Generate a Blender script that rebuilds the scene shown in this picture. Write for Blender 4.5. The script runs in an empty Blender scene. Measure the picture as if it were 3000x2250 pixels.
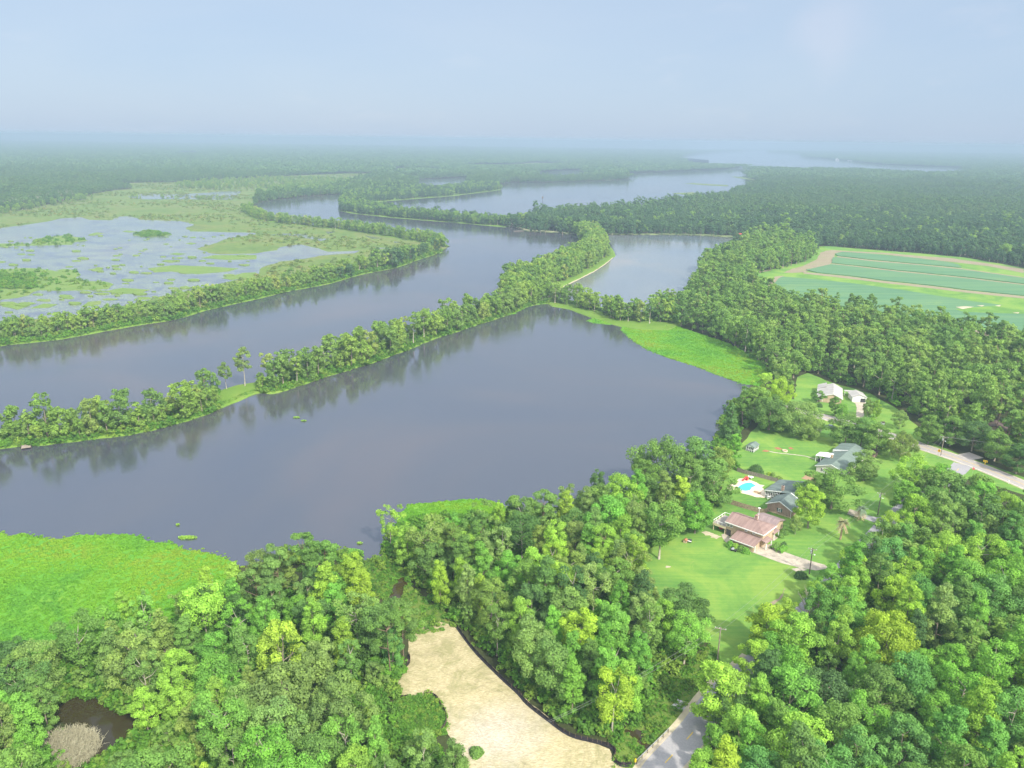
HAZE, HAZE_G, HAZE_C = 0.00024, 0.0, (.34, .445, .575, 1)
SUN_EL, SUN_AZ, SUN_E, SUN_ANG = 42.0, 148.0, 2.2, 2.0
SKY_S, VEIL_S = 0.008, 0.257
VEIL_A, VEIL_B = (.53, .70, .94), (.61, .75, .95)
AUREOLE = 2.9
EXPOSURE = 1.55
import bpy, bmesh, math, random
import numpy as np
from mathutils import Vector, Matrix
SC = bpy.context.scene
COL = SC.collection
R = math.radians
rng = np.random.default_rng(7)
random.seed(7)

# ------------------------------------------------------------------ camera geometry (28 mm lens, 120 m up, looking 17 deg down)
W, H, F, HC = 2212.0, 1659.0, 1720.0, 120.0
YL, YR = 286.0, 314.0
ROLL = math.atan((YR - YL) / W)
PITCH = math.atan((H / 2 - (YL + YR) / 2) / F)
cp, sp, cr, sr = math.cos(PITCH), math.sin(PITCH), math.cos(ROLL), math.sin(ROLL)

def G(px, py, z=0.0):
    """the point of the level z that the photograph shows at (px, py) of a 2212 x 1659 picture"""
    x = (px - W / 2) / F; y = -(py - H / 2) / F
    x, y = cr * x - sr * y, sr * x + cr * y
    dx, dy, dz = x, cp + y * sp, -sp + y * cp
    dz = min(dz, -1e-4)
    t = (HC - z) / -dz
    return (dx * t, dy * t, z)

def P(X, Y, Z=0.0):
    zz = Z - HC
    f = Y * cp - zz * sp; u = Y * sp + zz * cp
    x, y = X / f, u / f
    x, y = cr * x + sr * y, -sr * x + cr * y
    return (W / 2 + x * F, H / 2 - y * F)

def zf(x0, y0, s):
    k = 2212.0 / 3000.0
    return lambda pts: [((x0 + x / s) * k, (y0 + y / s) * k) for x, y in pts]

r1 = zf(0, 380, 2.9493); r2 = zf(750, 380, 2.9493); r3 = zf(1500, 380, 2.9493); r4 = zf(2250, 380, 2.9493)
r5 = zf(0, 900, 2.212); r6 = zf(1000, 800, 2.212); r7 = zf(2000, 750, 2.212); r8 = zf(2000, 1150, 2.765)
q1 = zf(0, 1500, 2.212); q2 = zf(900, 1500, 2.212); q3 = zf(1800, 1500, 3.6867); q4 = zf(2320, 1180, 7.9)
q5 = zf(1700, 1800, 3.6867); q7 = zf(1750, 2000, 6.637); q8 = zf(2600, 1200, 5.53); q9 = zf(2200, 1500, 2.765)
p1 = zf(2070, 1480, 9.217); p2 = zf(2130, 1380, 8.193); p3 = zf(2360, 1280, 7.9); p8 = zf(2380, 1420, 8.508)
pw = zf(2300, 1080, 5.53); pg = zf(2160, 1230, 7.9)
def one(f, x, y): return f([(x, y)])[0]
def ground(pts, z=0.0): return [G(x, y, z)[:2] for x, y in pts]

def inside(poly, X, Y):
    """vectorised point in polygon"""
    X = np.asarray(X, float); Y = np.asarray(Y, float)
    c = np.zeros(X.shape, bool)
    n = len(poly); j = n - 1
    for i in range(n):
        xi, yi = poly[i]; xj, yj = poly[j]
        if yi != yj:
            c ^= ((yi > Y) != (yj > Y)) & (X < (xj - xi) * (Y - yi) / (yj - yi) + xi)
        j = i
    return c

# ------------------------------------------------------------------ materials
def new_mat(name):
    m = bpy.data.materials.new(name); m.use_nodes = True
    nt = m.node_tree; nt.nodes.clear()
    return m, nt, nt.nodes.new('ShaderNodeOutputMaterial')

def nd(nt, t, **kw):
    n = nt.nodes.new(t)
    for k, v in kw.items():
        if k.startswith('i_'):
            n.inputs[int(k[2:]) if k[2:].isdigit() else k[2:].replace('_', ' ')].default_value = v
        else: setattr(n, k, v)
    return n

def ramp(nt, fac, stops):
    r = nt.nodes.new('ShaderNodeValToRGB'); e = r.color_ramp.elements
    while len(e) < len(stops): e.new(0.5)
    for s, (p, c) in zip(e, stops): s.position = p; s.color = (*c, 1)
    nt.links.new(fac, r.inputs[0]); return r.outputs[0]

def coords(nt, scale=(1, 1, 1), rot=0.0):
    g = nt.nodes.new('ShaderNodeNewGeometry')
    mp = nd(nt, 'ShaderNodeMapping'); mp.inputs['Scale'].default_value = scale; mp.inputs['Rotation'].default_value = (0, 0, rot)
    nt.links.new(g.outputs['Position'], mp.inputs['Vector']); return mp.outputs[0]

def noise(nt, scale, detail=4, rough=0.6, dist=0.0, vec=None):
    n = nd(nt, 'ShaderNodeTexNoise'); n.inputs['Scale'].default_value = scale; n.inputs['Detail'].default_value = detail
    n.inputs['Roughness'].default_value = rough; n.inputs['Distortion'].default_value = dist
    nt.links.new(vec if vec is not None else coords(nt), n.inputs['Vector']); return n.outputs[0]

def mixc(nt, fac, a, b, mode='MIX'):
    m = nd(nt, 'ShaderNodeMix', data_type='RGBA', blend_type=mode)
    for s, v in ((0, fac), (6, a), (7, b)):
        if isinstance(v, bpy.types.NodeSocket): nt.links.new(v, m.inputs[s])
        else: m.inputs[s].default_value = v if s == 0 else (*v, 1) if len(v) == 3 else v
    return m.outputs[2]

def surf(nt, out, col, rough=0.9, bump=None, bump_d=0.1, bump_s=0.5, spec=0.2, metal=0.0):
    b = nd(nt, 'ShaderNodeBsdfPrincipled'); b.inputs['Roughness'].default_value = rough
    b.inputs['Specular IOR Level'].default_value = spec; b.inputs['Metallic'].default_value = metal
    if isinstance(col, bpy.types.NodeSocket): nt.links.new(col, b.inputs['Base Color'])
    else: b.inputs['Base Color'].default_value = (*col, 1)
    if bump is not None:
        bn = nd(nt, 'ShaderNodeBump'); bn.inputs['Strength'].default_value = bump_s; bn.inputs['Distance'].default_value = bump_d
        nt.links.new(bump, bn.inputs['Height']); nt.links.new(bn.outputs[0], b.inputs['Normal'])
    nt.links.new(b.outputs[0], out.inputs[0]); return b

def plain(name, col, rough=0.7, var=0.25, scale=3.0, metal=0.0, spec=0.3):
    m, nt, out = new_mat(name)
    n = noise(nt, scale, 4)
    lo = tuple(c * (1 - var) for c in col); hi = tuple(min(1, c * (1 + var)) for c in col)
    surf(nt, out, ramp(nt, n, [(0.3, lo), (0.7, hi)]), rough, None, spec=spec, metal=metal); return m

def layered(name, stops, s1, s2=None, stops2=None, amt=0.5, rough=0.95, bs=None, bd=0.1, dist=0.0, bstr=0.5):
    m, nt, out = new_mat(name)
    c = ramp(nt, noise(nt, s1, 5, 0.6, dist), stops)
    if s2: c = mixc(nt, amt, c, ramp(nt, noise(nt, s2, 6, 0.7), stops2), 'OVERLAY' if False else 'MIX')
    surf(nt, out, c, rough, noise(nt, bs, 5, 0.7) if bs else None, bd, bstr, 0.1); return m

M = {}
M['ground'] = layered('forest_floor', [(0.3, (.030, .034, .016)), (0.5, (.045, .06, .02)), (0.7, (.075, .065, .035))], 0.12, 1.4, [(0.3, (.025, .03, .014)), (0.7, (.07, .085, .03))], 0.5, bs=1.2, bd=0.4)
def lawn_mat(name, base, dark, yel):
    m, nt, out = new_mat(name)
    c = ramp(nt, noise(nt, 0.04, 5, 0.6, 0.8), [(0.38, dark), (0.5, base), (0.60, yel)])
    c = mixc(nt, 0.35, c, ramp(nt, noise(nt, 0.5, 5, 0.7), [(0.3, dark), (0.7, yel)]))
    wv = nd(nt, 'ShaderNodeTexNoise'); wv.inputs['Scale'].default_value = 1.0; wv.inputs['Detail'].default_value = 3
    nt.links.new(coords(nt, (0.03, 1.1, 1), 0.75), wv.inputs['Vector'])
    c = mixc(nt, 0.22, c, ramp(nt, wv.outputs[0], [(0.35, dark), (0.65, yel)]))
    dry = ramp(nt, noise(nt, 0.16, 6, 0.7, 1.2), [(0.62, (0, 0, 0)), (0.74, (1, 1, 1))])
    c = mixc(nt, mixc(nt, 1.0, dry, (.4, .4, .4), 'MULTIPLY'), c, (.30, .29, .11))
    surf(nt, out, c, 0.95, noise(nt, 5.0, 4, 0.8), 0.08, 0.5, 0.05); return m
M['lawn'] = lawn_mat('mown_grass', (.13, .265, .05), (.068, .18, .042), (.21, .315, .06))
M['rough_grass'] = layered('rough_grass', [(0.35, (.06, .11, .02)), (0.55, (.12, .19, .035)), (0.72, (.24, .20, .07))], 0.16, 1.8, [(0.3, (.05, .12, .02)), (0.7, (.18, .22, .05))], 0.5, bs=2.5, bd=0.35, dist=0.6)
M['marsh'] = layered('marsh_ground', [(0.33, (.08, .15, .04)), (0.47, (.125, .19, .045)), (0.58, (.18, .19, .07)), (0.68, (.09, .13, .045))], 0.016, 0.13, [(0.3, (.055, .10, .03)), (0.5, (.11, .17, .04)), (0.68, (.20, .21, .07))], 0.5, bs=0.5, bd=0.8, dist=0.8)
M['mat_weed'] = layered('water_weed', [(0.3, (.06, .22, .025)), (0.5, (.095, .28, .025)), (0.68, (.16, .29, .03))], 0.05, 0.9, [(0.3, (.06, .20, .025)), (0.7, (.14, .30, .03))], 0.5, bs=2.2, bd=0.4, dist=0.5)
M['bank'] = layered('bank_grass', [(0.3, (.08, .17, .025)), (0.55, (.14, .24, .035)), (0.75, (.22, .24, .06))], 0.08, 1.3, [(0.3, (.06, .13, .02)), (0.7, (.17, .27, .04))], 0.5, bs=1.4, bd=0.4)
M['soil'] = layered('bare_soil', [(0.3, (.21, .175, .115)), (0.55, (.27, .23, .155)), (0.68, (.16, .21, .075))], 0.05, 0.6, [(0.3, (.19, .16, .105)), (0.7, (.31, .265, .185))], 0.5)
M['sand'] = plain('pale_sand', (.42, .37, .26), 0.95, 0.2, 0.4)

def crop_mat():
    m, nt, out = new_mat('bean_crop')
    wv = nd(nt, 'ShaderNodeTexNoise'); wv.inputs['Scale'].default_value = 1.0; wv.inputs['Detail'].default_value = 2
    nt.links.new(coords(nt, (0.02, 0.9, 1), -R(CROP_ANG)), wv.inputs['Vector'])
    c = ramp(nt, wv.outputs[0], [(0.3, (.075, .165, .085)), (0.7, (.12, .23, .115))])
    rw = nd(nt, 'ShaderNodeTexNoise'); rw.inputs['Scale'].default_value = 1.0; rw.inputs['Detail'].default_value = 3
    nt.links.new(coords(nt, (0.006, 0.2, 1), -R(CROP_ANG)), rw.inputs['Vector'])
    c = mixc(nt, 0.5, c, ramp(nt, rw.outputs[0], [(0.38, (.055, .14, .075)), (0.5, (.10, .20, .10)), (0.6, (.15, .25, .10))]))
    c = mixc(nt, 0.42, c, ramp(nt, noise(nt, 0.012, 5, 0.65, 0.9), [(0.3, (.075, .18, .10)), (0.58, (.105, .21, .105)), (0.72, (.20, .29, .09))]))
    surf(nt, out, c, 0.9, wv.outputs[0], 0.5, 0.6, 0.1); return m
_a = G(*one(r4, 330, 1235)); _b = G(*one(r4, 1700, 1400)); CROP_ANG = math.degrees(math.atan2(_b[1] - _a[1], _b[0] - _a[0]))
M['crop'] = crop_mat()

def water_mat(name, base, rough, bs, bstr, ior=1.95, weed=None):
    m, nt, out = new_mat(name)
    # wind-ruffled lanes and calm patches: gentle changes of ripple strength
    big = noise(nt, 0.012, 3, 0.5, 1.0, coords(nt, (1, 2.2, 1), 0.5))
    rip = noise(nt, bs, 4, 0.6, 0.2, coords(nt, (1, 2.4, 1), 0.3))
    col = ramp(nt, noise(nt, 0.007, 4, 0.55, 0.8), [(0.32, (base[0] * .78, base[1] * .86, base[2] * 1.0)), (0.52, base), (0.68, (base[0] * 1.45, base[1] * 1.2, base[2] * 1.02))])
    if weed:
        k = noise(nt, 0.03, 6, 0.72, 1.2, coords(nt, (1, 1.6, 1), 0.2))
        f = ramp(nt, k, [(weed, (0, 0, 0)), (weed + 0.1, (1, 1, 1))])
        f2 = ramp(nt, noise(nt, 0.5, 4, 0.8), [(0.42, (0, 0, 0)), (0.62, (1, 1, 1))])
        f = mixc(nt, 1.0, f, f2, 'MULTIPLY')
        col = mixc(nt, mixc(nt, 1.0, f, (.8, .8, .8), 'MULTIPLY'), col, (.30, .36, .17))
    b = surf(nt, out, col, rough, None)
    b.inputs['IOR'].default_value = ior; b.inputs['Specular IOR Level'].default_value = 0.5
    mr = nd(nt, 'ShaderNodeMapRange'); nt.links.new(big, mr.inputs[0])
    mr.inputs[1].default_value = .35; mr.inputs[2].default_value = .65; mr.inputs[3].default_value = bstr * .25; mr.inputs[4].default_value = bstr * 1.35
    bn = nd(nt, 'ShaderNodeBump'); bn.inputs['Distance'].default_value = 0.12
    nt.links.new(mr.outputs[0], bn.inputs['Strength']); nt.links.new(rip, bn.inputs['Height']); nt.links.new(bn.outputs[0], b.inputs['Normal'])
    return m
M['water'] = water_mat('river_water', (.056, .056, .069), 0.08, 1.1, 0.23, 2.7)
M['pond_water'] = water_mat('pond_water', (.15, .165, .17), 0.12, 0.9, 0.25)
M['marsh_water'] = water_mat('marsh_water', (.09, .10, .12), 0.16, 0.9, 0.3, weed=0.43)
M['brown_water'] = water_mat('brown_water', (.040, .031, .012), 0.03, 0.8, 0.05, 1.5)

# foliage: colour of each tree comes from the object's colour, leaf to leaf it varies by the tint attribute
def leaf_mat(name, ramp_stops=None, trans=0.42, pos=None, gain=1.0, posw=.75):
    m, nt, out = new_mat(name)
    oi = nd(nt, 'ShaderNodeObjectInfo')
    at = nd(nt, 'ShaderNodeAttribute', attribute_name='tint')
    base = oi.outputs['Color'] if ramp_stops is None else ramp(nt, oi.outputs['Random'], ramp_stops)
    if pos: base = mixc(nt, posw, base, ramp(nt, noise(nt, 0.03, 4, 0.6, 0.8), pos))
    lo = mixc(nt, 1.0, base, (1.55 * gain, 1.6 * gain, 1.45 * gain), 'MULTIPLY'); hi = mixc(nt, 1.0, base, (2.7 * gain, 2.65 * gain, 1.85 * gain), 'MULTIPLY')
    c = mixc(nt, at.outputs['Fac'], lo, hi)
    d = nd(nt, 'ShaderNodeBsdfDiffuse'); t = nd(nt, 'ShaderNodeBsdfTranslucent'); mx = nd(nt, 'ShaderNodeMixShader'); mx.inputs[0].default_value = trans
    tc = mixc(nt, 1.0, c, (1.12, 1.12, .8), 'MULTIPLY')
    nt.links.new(c, d.inputs[0]); nt.links.new(tc, t.inputs[0]); nt.links.new(d.outputs[0], mx.inputs[1]); nt.links.new(t.outputs[0], mx.inputs[2])
    nt.links.new(mx.outputs[0], out.inputs[0]); return m
GREENS = [(0.0, (0.0456, 0.0867, 0.0325)), (0.2, (0.0855, 0.1377, 0.0416)), (0.4, (0.0627, 0.1173, 0.0442)), (0.55, (0.114, 0.1734, 0.0455)), (0.7, (0.0684, 0.1326, 0.039)), (0.85, (0.1368, 0.1836, 0.065)), (1.0, (0.0969, 0.1326, 0.0455))]
DARKS = [(0.0, (0.0339, 0.0727, 0.0468)), (0.25, (0.0533, 0.0969, 0.0546)), (0.5, (0.0407, 0.0824, 0.053)), (0.75, (0.063, 0.1066, 0.0624)), (1.0, (0.0485, 0.0824, 0.0546))]
BRIGHT = [(0.0, (0.0798, 0.1428, 0.039)), (0.25, (0.114, 0.1785, 0.0455)), (0.45, (0.0684, 0.1275, 0.0455)), (0.65, (0.1425, 0.204, 0.052)), (0.85, (0.0912, 0.153, 0.052)), (1.0, (0.1596, 0.1938, 0.065))]
M['leaf'] = leaf_mat('leaf'); M['leaf_mid'] = leaf_mat('leaf_mid', GREENS, gain=1.14, pos=[(0.33, (.055, .11, .045)), (0.48, (.085, .15, .045)), (0.6, (.105, .17, .05)), (0.72, (.075, .115, .05))], posw=.5); M['leaf_far'] = leaf_mat('leaf_far', DARKS, 0.2, pos=[(0.35, (.035, .075, .032)), (0.55, (.055, .10, .035)), (0.7, (.075, .105, .04))]); M['leaf_dark'] = leaf_mat('leaf_dark', DARKS, 0.3, gain=.86, pos=[(0.35, (.035, .078, .042)), (0.55, (.052, .10, .046)), (0.7, (.07, .115, .05))], posw=.5); M['leaf_bank'] = leaf_mat('leaf_bank', BRIGHT, gain=1.05)
M['leaf_under'] = leaf_mat('leaf_under', [(0.0, (.04, .10, .02)), (0.3, (.08, .17, .03)), (0.6, (.055, .12, .03)), (1.0, (.12, .18, .04))])
M['leaf_weed'] = leaf_mat('leaf_weed', [(0.0, (.055, .155, .018)), (0.5, (.07, .175, .018)), (1.0, (.085, .185, .02))], pos=[(0.32, (.05, .145, .04)), (0.42, (.08, .19, .025)), (0.54, (.115, .215, .025)), (0.63, (.145, .205, .03)), (0.76, (.175, .195, .04))])
M['leaf_marsh'] = leaf_mat('leaf_marsh', [(0.0, (.08, .12, .045)), (0.4, (.11, .15, .05)), (0.7, (.075, .11, .045)), (1.0, (.14, .14, .06))])
M['bark'] = plain('grey_bark', (.26, .22, .17), 0.95, 0.3, 1.5)
M['pale_bark'] = plain('pale_bark', (.34, .31, .25), 0.95, 0.25, 1.5)
M['dark_bark'] = plain('brown_bark', (.17, .12, .085), 0.95, 0.3, 1.5)
M['palm_trunk'] = plain('palm_trunk', (.33, .24, .17), 0.95, 0.3, 4.0)
M['asphalt'] = layered('worn_asphalt', [(0.3, (.27, .245, .235)), (0.7, (.38, .35, .33))], 0.25, 3.0, [(0.3, (.24, .22, .21)), (0.7, (.42, .39, .37))], 0.5, rough=0.9)
M['grey_asphalt'] = layered('grey_asphalt', [(0.3, (.24, .235, .25)), (0.7, (.34, .33, .345))], 0.2, 2.5, [(0.3, (.22, .215, .23)), (0.7, (.37, .36, .37))], 0.5, rough=0.9)
M['concrete'] = layered('stained_concrete', [(0.32, (.16, .145, .125)), (0.48, (.31, .275, .225)), (0.66, (.48, .42, .33))], 0.22, 1.2, [(0.3, (.25, .22, .19)), (0.7, (.62, .55, .44))], 0.45, dist=1.2)
M['pool_deck'] = plain('pool_paving', (.62, .53, .40), 0.9, 0.15, 1.2)
M['white'] = plain('white_paint', (.78, .78, .76), 0.6, 0.06, 0.8)
M['yellow_line'] = plain('yellow_paint', (.62, .43, .08), 0.8, 0.2, 2.0)
M['white_line'] = plain('white_road_paint', (.62, .60, .56), 0.8, 0.2, 2.0)
M['dark_glass'] = plain('dark_glass', (.03, .035, .045), 0.15, 0.2, 1.0, spec=0.6)
M['brick'] = None

def brick_mat(name, a, b, mortar):
    m, nt, out = new_mat(name)
    g = nd(nt, 'ShaderNodeTexCoord'); br = nd(nt, 'ShaderNodeTexBrick')
    br.inputs['Color1'].default_value = (*a, 1); br.inputs['Color2'].default_value = (*b, 1); br.inputs['Mortar'].default_value = (*mortar, 1)
    br.inputs['Scale'].default_value = 1.0; br.inputs['Brick Width'].default_value = .4; br.inputs['Row Height'].default_value = .16; br.inputs['Mortar Size'].default_value = .018
    cb = nd(nt, 'ShaderNodeSeparateXYZ'); nt.links.new(g.outputs['Object'], cb.inputs[0])
    ad = nd(nt, 'ShaderNodeMath', operation='ADD'); nt.links.new(cb.outputs[0], ad.inputs[0]); nt.links.new(cb.outputs[1], ad.inputs[1])
    cc = nd(nt, 'ShaderNodeCombineXYZ'); nt.links.new(ad.outputs[0], cc.inputs[0]); nt.links.new(cb.outputs[2], cc.inputs[1])
    nt.links.new(cc.outputs[0], br.inputs['Vector'])
    c = mixc(nt, 0.35, br.outputs[0], ramp(nt, noise(nt, 0.7, 5), [(0.3, tuple(v * .6 for v in a)), (0.7, tuple(v * 1.3 for v in b))]))
    surf(nt, out, c, 0.9); return m
M['brick'] = brick_mat('red_brick', (.27, .165, .13), (.36, .24, .19), (.42, .36, .32))
M['pale_brick'] = brick_mat('pale_brick', (.52, .47, .44), (.62, .57, .54), (.62, .6, .57))
M['tan_brick'] = brick_mat('tan_brick', (.40, .29, .19), (.50, .37, .25), (.5, .43, .35))
def shingle_mat(name, a, b, streak):
    """shingles in courses, with the streaks that rain leaves down the slope"""
    m, nt, out = new_mat(name)
    c = ramp(nt, noise(nt, 0.5, 6, 0.7, 0.3), [(0.3, a), (0.7, b)])
    tc = nd(nt, 'ShaderNodeTexCoord'); mp = nd(nt, 'ShaderNodeMapping'); mp.inputs['Scale'].default_value = streak
    nt.links.new(tc.outputs['Object'], mp.inputs[0])
    n2 = noise(nt, 1.0, 4, 0.7, 0.0, mp.outputs[0])
    c = mixc(nt, 0.4, c, ramp(nt, n2, [(0.32, tuple(v * .55 for v in a)), (0.62, tuple(min(1, v * 1.2) for v in b))]))
    wv = nd(nt, 'ShaderNodeTexWave'); wv.inputs['Scale'].default_value = 3.0; wv.bands_direction = 'Z'; nt.links.new(tc.outputs['Object'], wv.inputs['Vector'])
    surf(nt, out, c, 0.85, wv.outputs[0], 0.03, 0.4, 0.15); return m
M['pink_roof'] = shingle_mat('rose_shingles', (.215, .14, .125), (.28, .20, .18), (1.3, .12, .12))
M['mauve_roof'] = shingle_mat('mauve_shingles', (.21, .155, .155), (.28, .215, .21), (1.0, .2, .2))
M['green_roof'] = shingle_mat('grey_green_shingles', (.115, .155, .135), (.155, .20, .178), (.2, .9, .2))
M['slate_roof'] = shingle_mat('slate_green_shingles', (.105, .14, .13), (.15, .188, .178), (.2, .9, .2))
M['pale_roof'] = shingle_mat('pale_grey_shingles', (.33, .315, .30), (.41, .395, .375), (.2, .9, .2))
M['brown_roof'] = plain('brown_roof', (.11, .08, .07), 0.9, 0.3, 1.0)
M['red_roof'] = plain('red_roof', (.50, .10, .07), 0.8, 0.2, 0.6)
M['cream'] = plain('cream_siding', (.60, .52, .36), 0.8, 0.15, 1.0)
M['fence_wood'] = plain('weathered_fence', (.30, .23, .16), 0.95, 0.35, 2.2)
M['grey_wood'] = plain('grey_fence', (.22, .19, .16), 0.95, 0.35, 2.2)
M['deck_wood'] = plain('grey_decking', (.28, .26, .24), 0.95, 0.3, 3.0)
M['black_fabric'] = plain('black_silt_fabric', (.022, .020, .024), 0.7, 0.4, 1.5)
M['creosote'] = plain('dark_pole_wood', (.075, .06, .055), 0.9, 0.3, 2.0)
M['grey_pole'] = plain('grey_pole_wood', (.26, .22, .18), 0.9, 0.3, 2.0)
M['grey_metal'] = plain('galvanised_metal', (.55, .57, .60), 0.4, 0.1, 1.0, metal=0.6)
M['wire'] = plain('wire', (.20, .21, .20), 0.6)
M['red'] = plain('red_plastic', (.62, .06, .06), 0.45, 0.1, 1.0)
M['orange'] = plain('sign_orange', (.85, .42, .02), 0.5, 0.05, 1.0)
M['yellow'] = plain('sign_yellow', (.85, .58, .02), 0.5, 0.05, 1.0)
M['black'] = plain('black_paint', (.015, .015, .015), 0.5)
M['pool_tile'] = plain('pool_lining', (.06, .50, .66), 0.5, 0.06, 0.6)
M['mulch'] = plain('red_mulch', (.30, .13, .07), 0.95, 0.35, 2.0)
M['garden_soil'] = layered('garden_bed_soil', [(0.3, (.34, .22, .14)), (0.6, (.28, .19, .11)), (0.72, (.13, .2, .04))], 0.35, 1.8, [(0.3, (.25, .16, .10)), (0.7, (.40, .28, .19))], 0.4)
M['car_white'] = plain('white_car_paint', (.75, .77, .78), 0.25, 0.03, 1.0, spec=0.6)
M['car_blue'] = plain('slate_car_paint', (.10, .12, .16), 0.25, 0.05, 1.0, spec=0.6)
M['tyre'] = plain('tyre_rubber', (.02, .02, .02), 0.8)
M['lamp_glass'] = plain('lamp_glass', (.75, .78, .8), 0.3)
def straw_mat():
    m, nt, out = new_mat('straw_mulch')
    fib = []
    for a in (0.3, 1.5, 2.6):
        n = nd(nt, 'ShaderNodeTexNoise'); n.inputs['Scale'].default_value = 1.0; n.inputs['Detail'].default_value = 5; n.inputs['Distortion'].default_value = 0.8
        nt.links.new(coords(nt, (1.3, 5.5, 1), a), n.inputs['Vector']); fib.append(n.outputs[0])
    f = mixc(nt, 0.5, fib[0], fib[1]); f = mixc(nt, 0.4, f, fib[2])
    c = ramp(nt, f, [(0.34, (.20, .175, .09)), (0.46, (.37, .32, .18)), (0.58, (.49, .43, .275)), (0.70, (.61, .555, .40))])
    g = ramp(nt, noise(nt, 0.13, 7, 0.72, 1.2), [(0.47, (0, 0, 0)), (0.62, (1, 1, 1))])
    c = mixc(nt, mixc(nt, 1.0, g, (.65, .65, .65), 'MULTIPLY'), c, (.21, .21, .09))
    g = ramp(nt, noise(nt, 0.6, 6, 0.75, 1.5), [(0.56, (0, 0, 0)), (0.68, (1, 1, 1))])
    c = mixc(nt, mixc(nt, 1.0, g, (.6, .6, .6), 'MULTIPLY'), c, (.17, .15, .075))
    # bare grey earth where vehicles turned at the lower end
    gm = nd(nt, 'ShaderNodeNewGeometry'); vm = nd(nt, 'ShaderNodeVectorMath', operation='DISTANCE'); vm.inputs[1].default_value = G(1075, 1590)
    nt.links.new(gm.outputs['Position'], vm.inputs[0])
    md = nd(nt, 'ShaderNodeMath', operation='MULTIPLY_ADD'); md.inputs[1].default_value = 14.0; nt.links.new(noise(nt, 0.25, 4, 0.6), md.inputs[0]); nt.links.new(vm.outputs['Value'], md.inputs[2])
    e = nd(nt, 'ShaderNodeMapRange'); nt.links.new(md.outputs[0], e.inputs[0]); e.inputs[1].default_value = 9.0; e.inputs[2].default_value = 21.0; e.inputs[3].default_value = 0.75; e.inputs[4].default_value = 0.0
    c = mixc(nt, e.outputs[0], c, ramp(nt, fib[1], [(0.35, (.34, .30, .25)), (0.65, (.56, .51, .44))]))
    rg = nd(nt, 'ShaderNodeTexNoise'); rg.noise_dimensions = '1D'; rg.inputs['Scale'].default_value = 1.3; rg.inputs['Detail'].default_value = 3
    wob = nd(nt, 'ShaderNodeMath', operation='MULTIPLY_ADD'); wob.inputs[1].default_value = 16.0; nt.links.new(noise(nt, 0.12, 2, 0.5), wob.inputs[0]); nt.links.new(vm.outputs['Value'], wob.inputs[2]); nt.links.new(wob.outputs[0], rg.inputs['W'])
    tr = ramp(nt, rg.outputs[0], [(0.36, (1, 1, 1)), (0.46, (0, 0, 0))])
    c = mixc(nt, mixc(nt, 1.0, tr, (.2, .2, .2), 'MULTIPLY'), c, (.20, .17, .115))
    surf(nt, out, c, 1.0, f, 0.25, 0.7, 0.05); return m
M['straw'] = straw_mat()

# ------------------------------------------------------------------ mesh helpers
class MB:
    """collects shapes; build() links them as ONE mesh object"""
    def __init__(self): self.v = []; self.f = []; self.mi = []
    def add(self, vs, fs, mi=0):
        b = len(self.v); self.v += [tuple(p) for p in vs]
        for f in fs: self.f.append([b + i for i in f]); self.mi.append(mi)
        return self
    def box(self, u0, u1, v0, v1, z0, z1, mi=0):
        vs = [(u0, v0, z0), (u1, v0, z0), (u1, v1, z0), (u0, v1, z0), (u0, v0, z1), (u1, v0, z1), (u1, v1, z1), (u0, v1, z1)]
        return self.add(vs, [(0, 3, 2, 1), (4, 5, 6, 7), (0, 1, 5, 4), (1, 2, 6, 5), (2, 3, 7, 6), (3, 0, 4, 7)], mi)
    def slab(self, pts, t, mi=0):
        """a plane polygon (3-D points) thickened downwards by t"""
        n = len(pts); vs = list(pts) + [(x, y, z - t) for x, y, z in pts]
        return self.add(vs, [tuple(range(n)), tuple(range(2 * n - 1, n - 1, -1))] + [(i, n + i, n + (i + 1) % n, (i + 1) % n) for i in range(n)], mi)
    def prism(self, poly, z0, z1, mi=0):
        n = len(poly); vs = [(x, y, z0) for x, y in poly] + [(x, y, z1) for x, y in poly]
        return self.add(vs, [tuple(range(n - 1, -1, -1)), tuple(range(n, 2 * n))] + [(i, (i + 1) % n, n + (i + 1) % n, n + i) for i in range(n)], mi)
    def tube(self, pts, rad, seg=7, mi=0, cap=True):
        pts = [Vector(p) for p in pts]; n = len(pts)
        rad = rad if isinstance(rad, (list, tuple)) else [rad] * n
        b = []
        for i, p in enumerate(pts):
            d = (pts[min(i + 1, n - 1)] - pts[max(i - 1, 0)]).normalized()
            a = Vector((0, 0, 1)) if abs(d.z) < 0.9 else Vector((1, 0, 0))
            e1 = d.cross(a).normalized(); e2 = d.cross(e1)
            b += [p + (e1 * math.cos(t) + e2 * math.sin(t)) * rad[i] for t in [2 * math.pi * k / seg for k in range(seg)]]
        fs = [(i * seg + k, i * seg + (k + 1) % seg, (i + 1) * seg + (k + 1) % seg, (i + 1) * seg + k) for i in range(n - 1) for k in range(seg)]
        if cap: fs += [tuple(range(seg)), tuple(range(n * seg - 1, (n - 1) * seg - 1, -1))]
        return self.add(b, fs, mi)
    def build(self, name, mats, parent=None, loc=None, rz=None, smooth=False):
        me = bpy.data.meshes.new(name); me.from_pydata(self.v, [], self.f)
        for m in (mats if isinstance(mats, (list, tuple)) else [mats]): me.materials.append(m)
        me.polygons.foreach_set('material_index', self.mi)
        if smooth: me.polygons.foreach_set('use_smooth', [True] * len(self.f))
        bm = bmesh.new(); bm.from_mesh(me); bmesh.ops.recalc_face_normals(bm, faces=bm.faces); bm.to_mesh(me); bm.free()
        o = bpy.data.objects.new(name, me); COL.objects.link(o)
        if parent: o.parent = parent
        if loc is not None: o.location = loc
        if rz is not None: o.rotation_euler = (0, 0, rz)
        return o

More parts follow.
